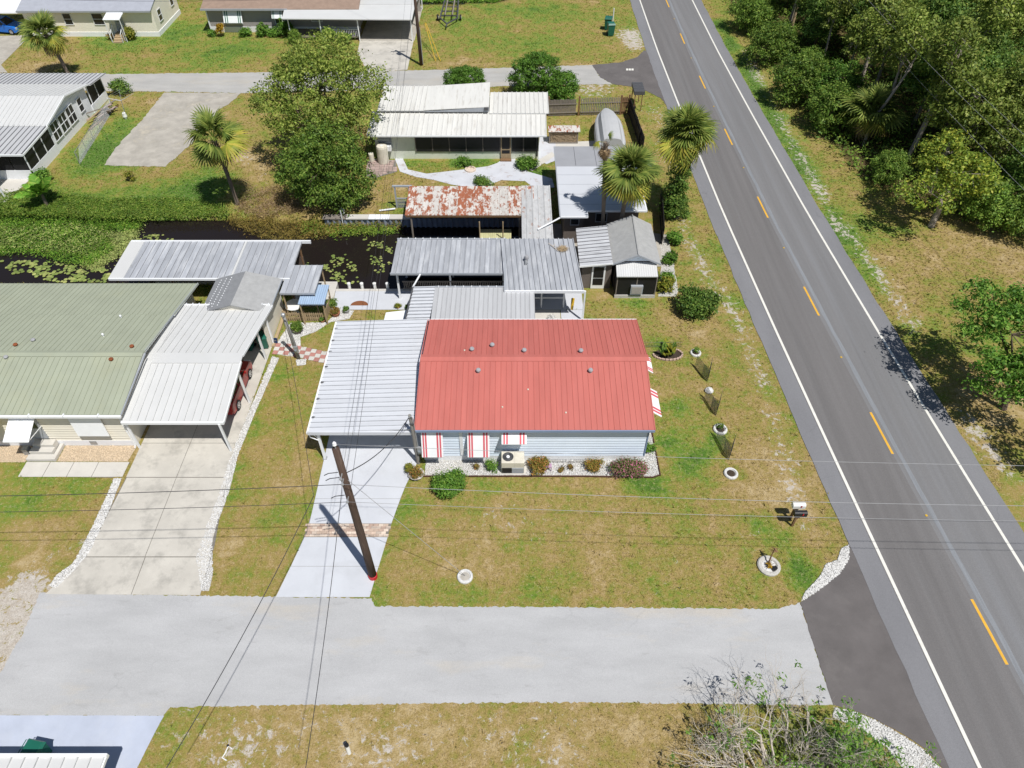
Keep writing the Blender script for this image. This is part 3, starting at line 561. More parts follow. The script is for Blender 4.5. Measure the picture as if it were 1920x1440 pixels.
for xl, xr, yt, yb, o_ in ((789, 829, 808, 857, .62), (876, 917, 809, 857, .62), (941, 987, 810, 833, .55)):
    a_ = Q(xl, yt, 25.03); b_ = Q(xr, yt, 25.03); c_ = Q(xl, yb, 25.03 - o_); d_ = Q(xr, yb, 25.03 - o_); c_.x, d_.x = a_.x, b_.x
    awning(H1, a_, b_, c_, d_, STR); window(H1, (a_.x + .08, 25.06), (b_.x - .08, 25.06), max(.75, c_.z - .35), 2.45, (0, -1), rows=2)
for y0, y1 in ((26.65, 28.6), (30.15, 31.45)):
    awning(H1, (7.49, y0, 2.62), (7.49, y1, 2.62), (8.47, y0, 1.92), (8.47, y1, 1.92), STR); window(H1, (7.46, y0 + .1), (7.46, y1 - .1), .9, 2.4, (1, 0), mull=2)
MB().box((-2.9, 25.0, .5), (-2.72, 25.06, 2.5)).build('downspout', 'trim_white', H1)
# service pole by the corner with meter box and weatherhead
SP = thing('service_pole', (-5.32, 24.86, 0), 'short grey wooden service pole with meter box at the red roofed house corner', 'pole')
MB().tube([(-5.32, 24.86, 0), (-5.34, 24.86, 2.2), (-5.40, 24.86, 4.1)], [.12, .105, .085], 10).build('pole', 'wood_pole_gray', SP)
MB().box((-5.26, 24.68, 1.0), (-4.98, 24.82, 1.55)).build('meter_box', 'metal_gray', SP); MB().lathe((-5.12, 24.64, 1.28), [(.09, -.06), (.09, .06)], 12).build('meter', 'glass_pale', SP)
MB().tube([(-5.2, 24.78, 1.5), (-5.24, 24.78, 3.9), (-5.30, 24.72, 4.15), (-5.45, 24.68, 4.1)], .03, 6).build('conduit', 'metal_gray', SP); MB().box((-5.46, 24.70, 3.5), (-5.2, 24.76, 3.56)).build('bracket', 'metal_dark', SP)
MB().tube([(-5.45, 24.68, 4.1), (-5.62, 24.6, 3.7), (-5.7, 24.62, 3.3), (-5.5, 24.68, 3.6)], .014, 5).build('cable_loop', 'wire', SP)
# carport beside it
C1 = thing('carport', (-8.2, 29.5, 0), 'open carport with a white ribbed flat roof joined to the red roofed house', 'carport')
roof_slope(C1, (-11.1, 25.05, 2.52), (0, 9.1, 0), (5.75, 0, .22), 26, 'roof_carport', (.075, .05), deck='trim_white')
MB().box((-11.14, 24.93, 2.36), (-5.32, 25.05, 2.60)).build('front_beam', 'roof_carport', C1); MB().box((-11.2, 24.95, 2.40), (-11.1, 34.15, 2.535)).build('gutter', 'trim_white', C1); MB().box((-10.75, 25.1, 2.28), (-10.62, 34.1, 2.44)).build('side_beam', 'trim_white', C1)
for y_ in (25.18, 28.15, 31.1, 33.95): post(C1, -10.68, y_, .0, 2.3, .13); MB().box((-10.80, y_ - .12, .026), (-10.56, y_ + .12, .05)).build('post_base', 'metal_gray', C1)
MB().beam((-11.05, 25.15, 2.35), (-10.7, 25.18, 1.75), .03, .03).build('brace', 'trim_white', C1); MB().tube([(-11.1, 25.05, 2.45), (-11.12, 25.1, 2.0), (-10.72, 25.12, 1.7)], .03, 6).build('downspout', 'trim_white', C1)
for y_ in (26.0, 27.4, 28.7, 30.0, 31.3, 32.3, 33.4): MB().extr([(-11.12, y_, 2.55), (-11.12, y_ + .14, 2.55), (-11.02, y_ + .07, 2.60)], (.12, 0, 0)).build('gutter_spout', 'metal_dark', C1)
# covered porch behind the house
C2 = thing('porch_roof', (-2.5, 36, 0), 'weathered grey metal porch roof between the red roof and the boathouse', 'porch'); footprint(-7, 34, 3.4, 38.3)
roof_slope(C2, (-5.15, 34.05, 2.62), (6.62, 0, 0), (.02, 3.42, .03), 22, 'roof_galv_light', (.05, .03), deck='trim_gray')
MB().box((-5.1, 37.46, 2.52), (1.5, 37.54, 2.72)).build('edge_beam', 'trim_gray', C2)
for i in range(12): MB().box((-4.9 + i * .55, 37.44, 2.66), (-4.86 + i * .55, 37.56, 2.74)).build('gutter_strap', 'trim_white', C2)
roof_slope(C2, (-6.72, 34.15, 2.56), (.18, 3.42, 0), (1.48, 0, .05), 10, 'roof_carport', (.10, .09), deck='metal_dark')
MB().beam((-6.78, 34.1, 2.56), (-6.60, 37.65, 2.58), .08, .12).build('edge_beam', 'metal_dark', C2)
for x_, y_ in ((-6.55, 37.45), (-6.65, 34.4), (1.4, 37.4), (-2, 37.45)): post(C2, x_, y_, .02, 2.55, .09)
MB().box((-4.9, 34.0, .02), (1.4, 34.1, 2.5)).build('wall', 'wall_white', C2)
W1 = thing('low_box', (-7.9, 37, 0), 'low white flat topped storage box beside the porch roof', 'storage box')
MB().box((-8.6, 36.35, .0), (-7.2, 37.35, .56)).build('body', 'wall_white', W1); MB().slab((-8.68, 36.25, .60), (-7.1, 36.25, .62), (-7.1, 37.55, .64), (-8.62, 37.3, .62), .04).build('lid', 'trim_white', W1)
# ---------------------------------------------------------------- boathouse on the near bank
B1 = thing('boathouse', (-2, 40.5, 0), 'long grey ribbed metal boathouse over the canal behind the patio', 'boathouse')
roof_slope(B1, (-8.28, 39.15, 2.55), (7.85, 0, 0), (.05, 3.85, .10), 22, 'roof_galv', (.07, .06), deck='trim_gray')
roof_slope(B1, (-.45, 37.0, 2.74), (5.2, 0, 0), (-.35, 5.85, .06), 15, 'roof_galv', (.09, .07), deck='trim_gray')
MB().box((-8.32, 39.08, 2.42), (-.42, 39.17, 2.58)).build('gutter', 'trim_gray', B1); MB().box((-.5, 36.92, 2.58), (4.78, 37.02, 2.78)).build('gutter', 'trim_white', B1); MB().beam((-.47, 37.0, 2.72), (-.47, 42.9, 2.72), .12, .12).build('valley_trim', 'trim_gray', B1)
MB().box((-8.25, 42.98, 2.52), (-.4, 43.06, 2.72)).build('gutter', 'trim_gray', B1)
for i in range(15): MB().box((-8.0 + i * .53, 42.9, 2.70), (-7.96 + i * .53, 43.08, 2.76)).build('gutter_strap', 'trim_white', B1)
for x_, y_, z0 in ((-7.95, 39.55, .0), (-4.4, 40.6, -.6), (-.6, 40.6, -.6), (-7.9, 42.8, -1.2), (-4.4, 42.8, -1.2), (-.6, 42.8, -1.2)): post(B1, x_, y_, z0, 2.5, .13)
MB().box((-8.1, 40.5, 2.34), (-.5, 40.64, 2.48)).build('beam', 'trim_white', B1); MB().box((-7.85, 40.5, .72), (-.6, 40.58, .80)).build('rail', 'wood_gray', B1); MB().box((-7.85, 40.5, .12), (-.6, 40.58, .18)).build('rail', 'wood_gray', B1)
bl = MB(); [bl.box((-7.75 + i * .13, 40.515, .18), (-7.70 + i * .13, 40.565, .72)) for i in range(55)]; tag(bl.build('balusters', 'wood_gray', B1), kind='stuff')
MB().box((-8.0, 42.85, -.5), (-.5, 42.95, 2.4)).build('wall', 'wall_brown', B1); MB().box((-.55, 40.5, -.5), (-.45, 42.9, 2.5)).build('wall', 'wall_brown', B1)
MB().tube([(-6.25, 39.15, 2.5), (-6.5, 38.3, 2.45), (-6.62, 37.55, 2.6)], .06, 6).build('downspout', 'trim_white', B1)
vent(B1, (1.0, 40.2, 2.74), .13, .5); MB().tube([(.95, 40.55, 2.86), (.98, 39.75, 2.86)], .12, 10).build('vent_pipe', 'metal_gray', B1)
for x_ in (-.45, 4.85): MB().beam((x_, 37.15, 0), (x_, 37.15, 2.6), .11, .11).build('post', 'trim_white', B1)
for x_ in (2.05, 3.6): MB().box((x_ - .05, 38.5, .03), (x_ + .05, 38.6, 2.68)).build('post', 'trim_white', B1)
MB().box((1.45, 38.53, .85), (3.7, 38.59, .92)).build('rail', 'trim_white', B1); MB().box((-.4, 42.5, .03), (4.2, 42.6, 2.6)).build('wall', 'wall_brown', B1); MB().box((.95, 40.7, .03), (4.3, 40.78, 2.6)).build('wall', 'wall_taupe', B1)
MB().box((4.2, 40.7, .0), (4.28, 42.6, 2.55)).build('wall', 'wall_taupe', B1)
# twig nest lying on the boathouse roof
nst = MB()
for i in range(130):
    a = random.uniform(0, 6.28); r_ = random.uniform(.02, .36); c_ = V((3.55 + r_ * math.cos(a) * 1.1, 41.55 + r_ * math.sin(a), 2.86 + random.uniform(0, .09))); d_ = V((random.uniform(-1, 1), random.uniform(-1, 1), random.uniform(-.15, .2))) * .22
    nst.tube([c_ - d_, c_ + d_], .009, 3, False)
nst.build('twig_heap', 'wood_tan', label='heap of dry brown twigs lying on the grey boathouse roof', cat='debris')
nst = MB(); nst.tube([(2.6, 42.2, 2.86), (2.9, 41.8, 2.88), (3.2, 41.3, 2.88)], .03, 5); nst.tube([(2.9, 41.8, 2.88), (3.05, 42.1, 2.90)], .02, 4); nst.build('fallen_branch', 'twig', label='thin fallen branch beside the twig heap on the boathouse roof', cat='branch')
# concrete seawalls
for nm, a, b_, lab in (('seawall', (-12.7, 40.35), (.95, 40.6), 'pale concrete seawall edging the patio by the canal'), ('seawall', (-26, 41.25), (-12.75, 41.45), 'concrete seawall under the boathouse roof behind the green roofed house'),):
    MB().box((a[0], a[1], -1.7), (b_[0], b_[1], .05)).build(nm, 'sidewalk', label=lab, cat='seawall')
for i, (px, nth) in enumerate(((654, 'nearest the shed'), (678, ''), (702, ''), (726, ''))):
    q = P(px, 547); o = MB().lathe((q.x, 40.72, -1.6), [(.11, 0), (.11, 1.95), (.13, 1.96), (.13, 2.08), (.06, 2.12)], 10).build('mooring_post', 'plastic_white', label='white capped mooring post standing along the patio seawall', cat='post', group='mooring posts of the patio')
# lean-to and gabled shed
S1 = thing('shed', (7.7, 42.5, 0), 'small taupe shed with grey gable roof, white awning and screened porch', 'shed'); footprint(4.6, 39.4, 10.6, 46)
for o in wallbox(S1, 4.95, 40.75, 7.05, 44.9, 0, 2.2, 'wall_taupe'): pass
roof_slope(S1, (4.72, 40.36, 2.26), (.02, 4.55, 0), (2.3, .12, .18), 11, 'roof_galv_x', (.10, .06), deck='trim_gray')
MB().beam((4.7, 40.33, 2.2), (7.05, 40.45, 2.38), .05, .12).build('fascia', 'trim_white', S1)
dr = MB().box((5.66, 40.68, .02), (6.62, 40.76, 2.05)).build('door', 'trim_white', S1); MB().box((5.78, 40.66, 1.0), (6.5, 40.69, 1.92)).build('pane', 'screen', dr); MB().box((5.78, 40.66, .35), (6.5, 40.69, .93)).build('pane', 'screen', dr)
wallbox(S1, 7.3, 40.9, 10.2, 45.4, 0, 2.3, 'wall_taupe')
for yy, t_ in ((40.88, .06), (45.36, .06)): MB().extr([(7.3, yy, 2.3), (10.2, yy, 2.3), (8.75, yy, 2.98)], (0, t_, 0)).build('gable', 'siding_blue', S1)
sl = MB().slab((7.0, 40.55, 2.28), (8.74, 40.55, 3.06), (8.9, 45.5, 3.06), (7.0, 45.5, 2.28), .06).build('roof_slope', 'shingle_gray', S1); sl2 = MB().slab((8.74, 40.55, 3.06), (10.42, 40.55, 2.28), (10.4, 45.5, 2.28), (8.9, 45.5, 3.06), .06).build('roof_slope', 'shingle_gray', S1)
MB().tube([(8.74, 40.53, 3.07), (8.9, 45.52, 3.07)], .05, 6).build('ridge_cap', 'shingle_gray', S1)
for a, b_ in (((7.0, 40.53, 2.24), (8.74, 40.53, 3.02)), ((8.74, 40.53, 3.02), (10.42, 40.53, 2.24))): MB().beam(a, b_, .05, .12).build('fascia', 'trim_gray', S1)
roof_slope(S1, (7.25, 39.5, 1.98), (2.85, 0, 0), (.06, 1.45, .22), 9, 'roof_white', (.06, .02), style='corr', waves=2, deck='trim_white')
for x_ in (7.36, 8.75, 10.12): post(S1, x_, 39.68, .25, 2.0, .07, 'wood_gray')
MB().box((7.28, 39.6, 0), (10.16, 39.78, .26)).build('base_wall', 'rock_bed', S1)
for a, b_ in ((7.42, 8.7), (8.8, 10.06)): MB().box((a, 39.66, .3), (b_, 39.68, 1.95)).build('screen_panel', 'screen', S1)
for x_ in (7.32, 10.14): MB().box((x_, 39.75, .2), (x_ + .04, 40.9, 1.95)).build('screen_panel', 'screen', S1)
ac = MB().box((8.35, 39.48, .42), (9.2, 39.66, 1.15)).build('cooler_box', 'trim_gray', S1)
MB().box((8.42, 39.46, .5), (9.12, 39.48, 1.08)).build('cover', 'siding_gray', ac)
# ---------------------------------------------------------------- flat-roofed grey building with a step in its front
G1 = thing('workshop', (6.8, 50.5, 0), 'taupe building with a pale flat roof under the palms', 'building'); footprint(3.7, 46, 12.2, 57)
MB().prism([(3.62, 45.75), (5.6, 45.75), (5.6, 46.55), (10.1, 46.55), (10.1, 53.0), (3.62, 53.0)], 2.72, 2.84).build('roof', 'roof_membrane', G1)
MB().prism([(3.62, 53.003), (10.1, 53.003), (9.2, 56.4), (3.62, 56.4)], 2.70, 2.82).build('roof', 'roof_membrane_gray', G1)
gu = [((3.62, 45.7), (5.64, 45.7)), ((5.64, 45.7), (5.64, 46.5)), ((5.64, 46.5), (10.14, 46.5)), ((10.14, 46.5), (10.14, 53))]
for a, b_ in gu: MB().beam((*a, 2.76), (*b_, 2.76), .09, .13).build('gutter', 'trim_white', G1)
MB().beam((3.58, 45.7, 2.76), (3.58, 56.4, 2.76), .07, .14).build('fascia', 'trim_gray', G1)
MB().prism([(3.95, 46.3), (5.4, 46.3), (5.4, 47.2), (9.7, 47.2), (9.7, 56.1), (3.95, 56.1)], 0, 2.70).build('wall', 'wall_taupe', G1)
for i in range(4): MB().box((3.62, 47.3 + i * 1.45, 2.8425), (10.08, 47.34 + i * 1.45, 2.848)).build('roof_seam', 'trim_gray', G1)
for x_ in (5.2, 6.9): MB().box((x_, 53.2, 2.822), (x_ + .03, 56.3, 2.83)).build('roof_seam', 'metal_dark', G1)
MB().tube([(7.3, 55.2, 2.8), (7.3, 55.2, 3.1)], .04, 6).build('vent_pipe', 'trim_white', G1)
MB().tube([(3.62, 45.75, 2.7), (3.2, 45.5, 2.6), (1.9, 44.6, 2.42)], .06, 6).build('downspout', 'trim_white', G1)
window(G1, (4.4, 46.28), (5.1, 46.28), 1.7, 2.3, (0, -1), frame='trim_gray'); window(G1, (6.4, 47.18), (7.3, 47.18), 1.4, 2.2, (0, -1), frame='trim_gray')
# ---------------------------------------------------------------- rusty boathouse over the canal head
K1 = thing('boathouse', (-3, 48, -.6), 'open boathouse with a rust streaked metal roof over the canal head', 'boathouse')
roof_slope(K1, (-8.15, 46.75, 2.25), (9.9, 0, 0), (-.05, 4.0, .12), 15, 'roof_rust', (.08, .03), deck='wood_brown')
roof_slope(K1, (.72, 43.35, 2.30), (2.3, 0, 0), (.02, 7.5, .06), 5, 'roof_rust_light', (.12, .04), deck='wood_brown')
MB().box((-8.1, 46.72, 2.08), (.9, 46.80, 2.22)).build('beam', 'wood_brown', K1); MB().box((-8.1, 50.6, 2.1), (.9, 50.7, 2.3)).build('beam', 'wood_brown', K1)
for x_, y_ in ((-7.72, 46.85), (.6, 46.85), (.6, 43.6), (3.0, 43.6), (-7.7, 50.6), (-3, 50.6), (2.9, 50.7), (1.2, 46.9)): MB().tube([(x_, y_, -1.5 if x_ < .9 else 0), (x_, y_, 2.3)], .075, 8).build('post', 'wood_gray', K1)
dk = MB().box((-2.55, 46.6, -.05), (-.05, 48.0, .1)).build('dock', 'wood_brown', K1)
dm = MB().box((0, 0, 0), (.155, 1.44, .045)).mesh('plank', 'deck_pale')
for i in range(15): inst('plank', dm, dk, V((-2.54 + i * .166, 46.58, .11)) - ORG[dk])
for x_ in (-2.5, -.7): MB().tube([(x_, 46.7, -1.5), (x_, 46.7, 1.7)], .05, 7).build('dock_post', 'wood_tan', K1)
sw = MB(); n_ = 86
sw.add([(-8.1 + i * .105, 49.45 + (.05 if i % 4 < 2 else -.05), z_) for z_ in (-1.6, .25) for i in range(n_)], [(i, i + 1, n_ + i + 1, n_ + i) for i in range(n_ - 1)]); sw.build('sheet_pile', 'seawall_metal', K1)
# canal bulkhead beside it
K2 = thing('bulkhead', (-11.5, 49.7, -.6), 'corrugated metal bulkhead with whitish plank cap beside the rusty boathouse', 'seawall')
sw = MB(); n_ = 62; sw.add([(-15.2 + i * .115, 49.5 + (.06 if i % 4 < 2 else -.06), z_) for z_ in (-1.6, .12) for i in range(n_)], [(i, i + 1, n_ + i + 1, n_ + i) for i in range(n_ - 1)]); sw.build('sheet_pile', 'seawall_metal', K2)
for a, b_, m_ in ((-15.3, -13.4, 'wood_gray'), (-13.4, -11.6, 'sidewalk'), (-11.6, -9.9, 'wall_white'), (-9.9, -8.2, 'sidewalk')): MB().box((a, 49.4, .12 + random.uniform(0, .03)), (b_ - .02, 50.05, .22)).build('cap_plank', m_, K2)
MB().tube([(-13.7, 49.35, -1), (-13.7, 49.35, 1.0)], .035, 6).build('marker_pipe', 'trim_white', K2)
L1 = thing('lattice_gate', (-9.0, 51.4, 0), 'grey wooden frame with lattice panel beside the rusty roof', 'gate')
for x_ in (-9.5, -8.35): MB().box((x_ - .06, 51.3, 0), (x_ + .06, 51.42, 1.95)).build('post', 'trim_gray', L1)
MB().box((-9.7, 51.28, 1.95), (-8.1, 51.44, 2.07)).build('lintel', 'trim_gray', L1); MB().box((-9.44, 51.32, .85), (-8.41, 51.40, .93)).build('rail', 'trim_gray', L1)
lt = MB()
for i in range(-4, 10):
    for s_ in (1, -1):
        x0 = -9.44 + i * .14; a, b_ = (x0, .03), (x0 + .8 * s_, .83)
        pts = [(min(max(q[0], -9.44), -8.41), q[1]) for q in (a, b_)]
        if abs(pts[0][0] - pts[1][0]) > .1:
            # clip along the slope
            t0 = (pts[0][0] - a[0]) / (b_[0] - a[0]); t1 = (pts[1][0] - a[0]) / (b_[0] - a[0]); lt.beam((pts[0][0], 51.36 + .01 * s_, .03 + .8 * t0), (pts[1][0], 51.36 + .01 * s_, .03 + .8 * t1), .012, .03)
tag(lt.build('lattice', 'trim_gray', L1), kind='stuff')
# ---------------------------------------------------------------- green-roofed house with white carport
H2 = thing('house', (-29.5, 31, 0), 'cream sided house with a sage green ribbed metal roof', 'house'); footprint(-38, 26.0, -21.6, 38.2)
wl = [MB().box((-37.6, 26.2, 0), (-21.75, 26.32, 2.9)).build('wall', 'siding_cream', H2)]; MB().box((-37.6, 37.88, 0), (-21.75, 38.0, 2.2)).build('wall', 'siding_cream', H2); [MB().extr([(x_, 26.32, 0), (x_, 37.88, 0), (x_, 37.88, 2.2), (x_, 29.95, 3.62), (x_, 26.32, 2.95)], (.1, 0, 0)).build('wall', 'siding_cream', H2) for x_ in (-37.6, -21.86)]; boards(wl[0], (-37.5, 26.2), (-21.8, 26.2), .45, 2.88, 12, 'siding_cream', (0, -1))
MB().box((-37.6, 26.12, 0), (-21.72, 26.2, .44)).build('skirt', 'wall_white', H2)
roof_slope(H2, (-37.5, 25.85, 3.0), (16.05, 0, 0), (.05, 4.1, .75), 48, 'roof_green', (.04, .03), deck='trim_white')
roof_slope(H2, (-37.45, 34.3, 2.99), (16.1, 0, 0), (-.03, -4.35, .76), 48, 'roof_green', (.04, .03), deck='trim_white')
roof_slope(H2, (-37.4, 38.4, 2.26), (16.15, 0, 0), (-.03, -4.12, .72), 48, 'roof_green', (.04, .03), deck='trim_white')
MB().extr([(-37.5, 29.7, 3.74), (-37.5, 29.95, 3.81), (-37.5, 30.2, 3.74), (-37.5, 29.95, 3.77)], (16.1, 0, 0)).build('ridge_cap', 'roof_green', H2)
MB().box((-37.5, 25.72, 2.84), (-21.45, 25.85, 2.97)).build('gutter', 'trim_white', H2); MB().box((-37.5, 25.85, 2.82), (-21.6, 26.2, 2.86)).build('soffit', 'trim_white', H2)
for i in range(8): MB().box((-36 + i * 1.9, 25.70, 2.95), (-35.94 + i * 1.9, 25.9, 3.06)).build('gutter_strap', 'trim_white', H2)
MB().tube([(-21.8, 25.85, 2.85), (-21.85, 26.1, 2.6), (-21.85, 26.1, .1), (-21.8, 25.9, .05)], .05, 6).build('downspout', 'trim_white', H2)
for y0, y1, z0, z1 in ((25.85, 29.95, 2.98, 3.73), (29.95, 38.4, 3.73, 2.25)): MB().beam((-21.43, y0, z0), (-21.3, y1, z1), .05, .10).build('rake_trim', 'trim_gray', H2)
def onroof2(px, py):
    for k in range(60):
        z_ = 2.3 + k * .03; p = P(px, py, z_); zr = min(3.0 + (p.y - 25.85) * .183, 3.75 - (p.y - 29.95) * .1745)
        if zr <= z_: return V((p.x, p.y, zr))
    return p
for px, py, m_ in ((248, 651, 'rust'), (209, 675, 'rust'), (30, 648, 'rust'), (63, 639, 'vent_metal'), (12, 671, 'vent_metal')): vent(H2, onroof2(px, py), .11, .16, m_)
for px, py in ((227, 595), (194, 630)): vent(H2, onroof2(px, py), .06, .2, 'trim_white', 'vent_pipe')
window(H2, (-33.2, 26.12), (-31.9, 26.12), 1.1, 2.4, (0, -1), rows=2)
# door with awning and steps, shuttered window
a_ = Q(18, 781, 26.1); b_ = Q(65, 781, 26.1); c_ = P(9, 815, 1.95); d_ = P(56, 817, 1.95)
awning(H2, a_, b_, (a_.x, 24.75, 1.98), (b_.x, 24.75, 1.98), None, n=5)
for x_ in (a_.x + .03, b_.x - .03): MB().beam((x_, 24.8, 1.97), (x_, 26.1, 1.75), .03, .03).build('brace', 'trim_white', H2)
awning(H2, (a_.x - 1.9, 26.1, 2.75), (a_.x - .6, 26.1, 2.75), (a_.x - 1.9, 25.2, 2.1), (a_.x - .6, 25.2, 2.1), None, n=5)
dr = MB().box((a_.x + .2, 26.08, .7), (b_.x - .1, 26.16, 2.62)).build('door', 'trim_gray', H2); MB().box((a_.x + .35, 26.06, 1.6), (b_.x - .25, 26.09, 2.5)).build('pane', 'glass', dr)
MB().slab(Q(205, 818, 25.86), Q(147, 818, 25.86), Q(125, 783, 26.08), Q(185, 783, 26.08), -.05).build('shutter', 'trim_white', H2)
MB().box((-24.4, 26.1, .12), (-24.0, 26.13, .42)).build('crawl_vent', 'metal_gray', H2)
ST = thing('steps', (-27.0, 25.6, 0), 'three pale concrete steps up to the awning door of the green roofed house', 'steps')
for i, (y0, y1) in enumerate(((24.95, 25.32), (25.32, 25.68), (25.68, 26.1))): MB().box((-27.6 + .1 * i, y0, 0), (-26.15 - .03 * i, y1, .2 * (i + 1))).build('step', 'sidewalk', ST)
MB().box((-26.15, 24.95, 0), (-25.95, 26.1, .22)).build('cheek_wall', 'sidewalk', ST); MB().box((-27.95, 25.4, 0), (-27.65, 25.75, .5)).build('box', 'metal_gray', ST)
bp = [(-25.9, 24.95), (-21.9, 24.95), (-21.75, 26.1), (-25.9, 26.1)]; sheet('gravel_bed', bp, .012, 'rock_tan_bed'); rocks('tan_gravel', bp, 2600, .025, .05, .015, 'rock_tan', 'tan gravel bed between the concrete steps and the white carport')
bp = [(-34, 24.9), (-27.7, 24.9), (-27.7, 26.1), (-34, 26.1)]; sheet('gravel_bed', bp, .012, 'rock_tan_bed'); rocks('tan_gravel', bp, 2600, .025, .05, .015, 'rock_tan', 'tan gravel bed beyond the steps of the green roofed house')
C3 = thing('carport', (-18.7, 30.5, 0), 'white ribbed metal carport with a shallow ridge beside the green roof', 'carport')
roof_slope(C3, (-21.6, 25.8, 2.48), (5.65, 0, 0), (0, 4.15, .56), 13, 'roof_white', (.05, .045), deck='trim_white'); roof_slope(C3, (-21.25, 35.85, 2.46), (5.65, 0, 0), (-.35, -5.25, .58), 13, 'roof_white', (.05, .045), deck='trim_white')
MB().slab((-21.62, 29.85, 3.075), (-15.93, 29.85, 3.075), (-15.95, 30.7, 3.09), (-21.62, 30.7, 3.09), .04).build('ridge_cap', 'roof_white', C3); MB().box((-21.6, 25.7, 2.34), (-15.92, 25.8, 2.52)).build('gutter', 'trim_white', C3); MB().box((-21.4, 35.83, 2.34), (-15.75, 35.92, 2.52)).build('gutter', 'trim_white', C3)
for y0, y1, z0, z1 in ((25.8, 30.0, 2.44, 3.02), (30.5, 35.85, 3.02, 2.42)): MB().beam((-15.93 if y0 < 28 else -15.96, y0, z0), (-15.93 if y0 < 28 else -15.60, y1, z1), .06, .14).build('rake_trim', 'trim_white', C3); MB().slab((-21.62, y0, z0 + .075), (-21.15, y0, z0 + .075), (-21.15, y1, z1 + .075), (-21.62, y1, z1 + .075), .03).build('flashing', 'roof_white', C3)
for x_, y_, h_ in ((-16.2, 25.72, 2.4), (-16.1, 29.5, 2.9), (-16.0, 33.3, 2.6), (-15.85, 34.8, 2.45), (-21.55, 25.95, 2.45)): post(C3, x_, y_, .02, h_, .11)
for i in range(14): MB().box((-21.2 + i * .41, 35.82, 2.50), (-21.16 + i * .41, 35.95, 2.58)).build('gutter_strap', 'trim_white', C3)
# gabled grey shed behind the carport
S2 = thing('shed', (-18, 36.6, 0), 'cream shed with a grey shingled gable roof behind the white carport', 'shed'); footprint(-20.3, 34.4, -15.7, 38.8)
wallbox(S2, -19.9, 35.3, -16.0, 38.6, 0, 2.4, 'siding_cream')
MB().slab((-20.15, 35.2, 2.38), (-18.0, 35.2, 3.02), (-17.95, 38.75, 3.02), (-20.1, 38.75, 2.38), .07).build('roof_slope', 'shingle_shaded', S2); MB().slab((-18.0, 35.2, 3.02), (-15.72, 35.2, 2.38), (-15.66, 38.75, 2.38), (-17.95, 38.75, 3.02), .07).build('roof_slope', 'shingle_gray', S2)
for yy in (35.32, 38.54): MB().extr([(-19.9, yy, 2.4), (-16.0, yy, 2.4), (-18.0, yy, 2.95)], (0, .05, 0)).build('gable', 'siding_cream', S2)
fs = MB(); [fs.cbox((-19.75 + r * .38 + .01 * c, 35.5 + c * .24, 2.54 + r * .113), (.05, .07, .03)) for r in range(3) for c in range(13)]; tag(fs.build('fastener_glints', 'trim_white', S2), kind='stuff')  # rows of white boxes painting the fastener glints on the darker slope
MB().beam((-15.7, 35.2, 2.34), (-15.64, 38.75, 2.34), .05, .12).build('gutter', 'trim_gray', S2); MB().lathe((-15.98, 38.2, 1.75), [(.12, -.04), (.12, .04), (.03, .06)], 10).build('wall_fan', 'metal_gray', S2)
MB().box((-16.05, 34.4, 0), (-15.95, 35.3, 2.3)).build('wall', 'siding_cream', S2); MB().box((-15.9, 34.45, 0), (-15.7, 38.5, .12)).build('curb', 'wood_tan', S2)
# boathouse behind the green roof
B2 = thing('boathouse', (-21, 41, 0), 'wide grey ribbed metal boathouse roof behind the green roofed house', 'boathouse')
roof_slope(B2, (-26.6, 39.0, 2.24), (7.3, 0, 0), (-.05, 4.25, .06), 17, 'roof_galv', (.05, .035), deck='trim_white'); roof_slope(B2, (-19.15, 39.0, 2.24), (3.95, 0, 0), (-.02, 4.25, .06), 9, 'roof_galv', (.05, .035), deck='trim_white')
MB().slab((-27.6, 39.0, 2.27), (-26.58, 39.0, 2.27), (-26.63, 43.25, 2.33), (-27.65, 43.25, 2.33), .06).build('edge_panel', 'roof_white', B2); MB().slab((-19.3, 39.0, 2.29), (-19.15, 39.0, 2.29), (-19.17, 43.25, 2.35), (-19.32, 43.25, 2.35), .05).build('seam_strip', 'roof_white', B2)
MB().box((-27.6, 38.9, 2.1), (-15.2, 39.0, 2.26)).build('gutter', 'trim_white', B2); MB().box((-27.6, 43.2, 2.14), (-14.6, 43.32, 2.36)).build('gutter', 'trim_white', B2)
for x_ in (-27.3, -23.5, -19.3, -15.4):
    for y_ in (39.3, 42.9): MB().tube([(x_, y_, -1.5), (x_, y_, 2.2)], .08, 7).build('post', 'wood_brown', B2)
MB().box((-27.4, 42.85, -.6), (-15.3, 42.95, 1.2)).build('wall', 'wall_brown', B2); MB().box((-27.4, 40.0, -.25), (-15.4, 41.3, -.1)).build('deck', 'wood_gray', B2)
B3 = thing('canopy', (-14.4, 38.8, 0), 'small grey corrugated canopy beside the shed by the canal', 'canopy')
roof_slope(B3, (-15.55, 37.45, 2.2), (2.35, 0, 0), (.05, 2.95, .10), 6, 'roof_galv', (.05, .03), deck='trim_gray')
MB().box((-15.55, 37.38, 2.08), (-13.2, 37.46, 2.22)).build('fascia', 'trim_gray', B3)
for x_, y_ in ((-15.4, 37.55), (-13.3, 37.55), (-13.3, 40.3), (-15.4, 40.3)): post(B3, x_, y_, .0, 2.2, .08, 'wood_tan')
B4 = thing('canopy', (-13.3, 37.6, 0), 'low translucent light blue panel canopy beside the picket fence', 'canopy')
roof_slope(B4, (-14.25, 36.65, 1.88), (1.75, 0, 0), (.0, 2.0, .06), 3, 'fiberglass_blue', (.08, .03), style='corr', waves=4, deck='fiberglass_blue')
for x_, y_ in ((-14.15, 36.75), (-12.6, 36.75), (-12.6, 38.55), (-14.15, 38.55)): post(B4, x_, y_, .0, 1.88, .07, 'wood_tan')
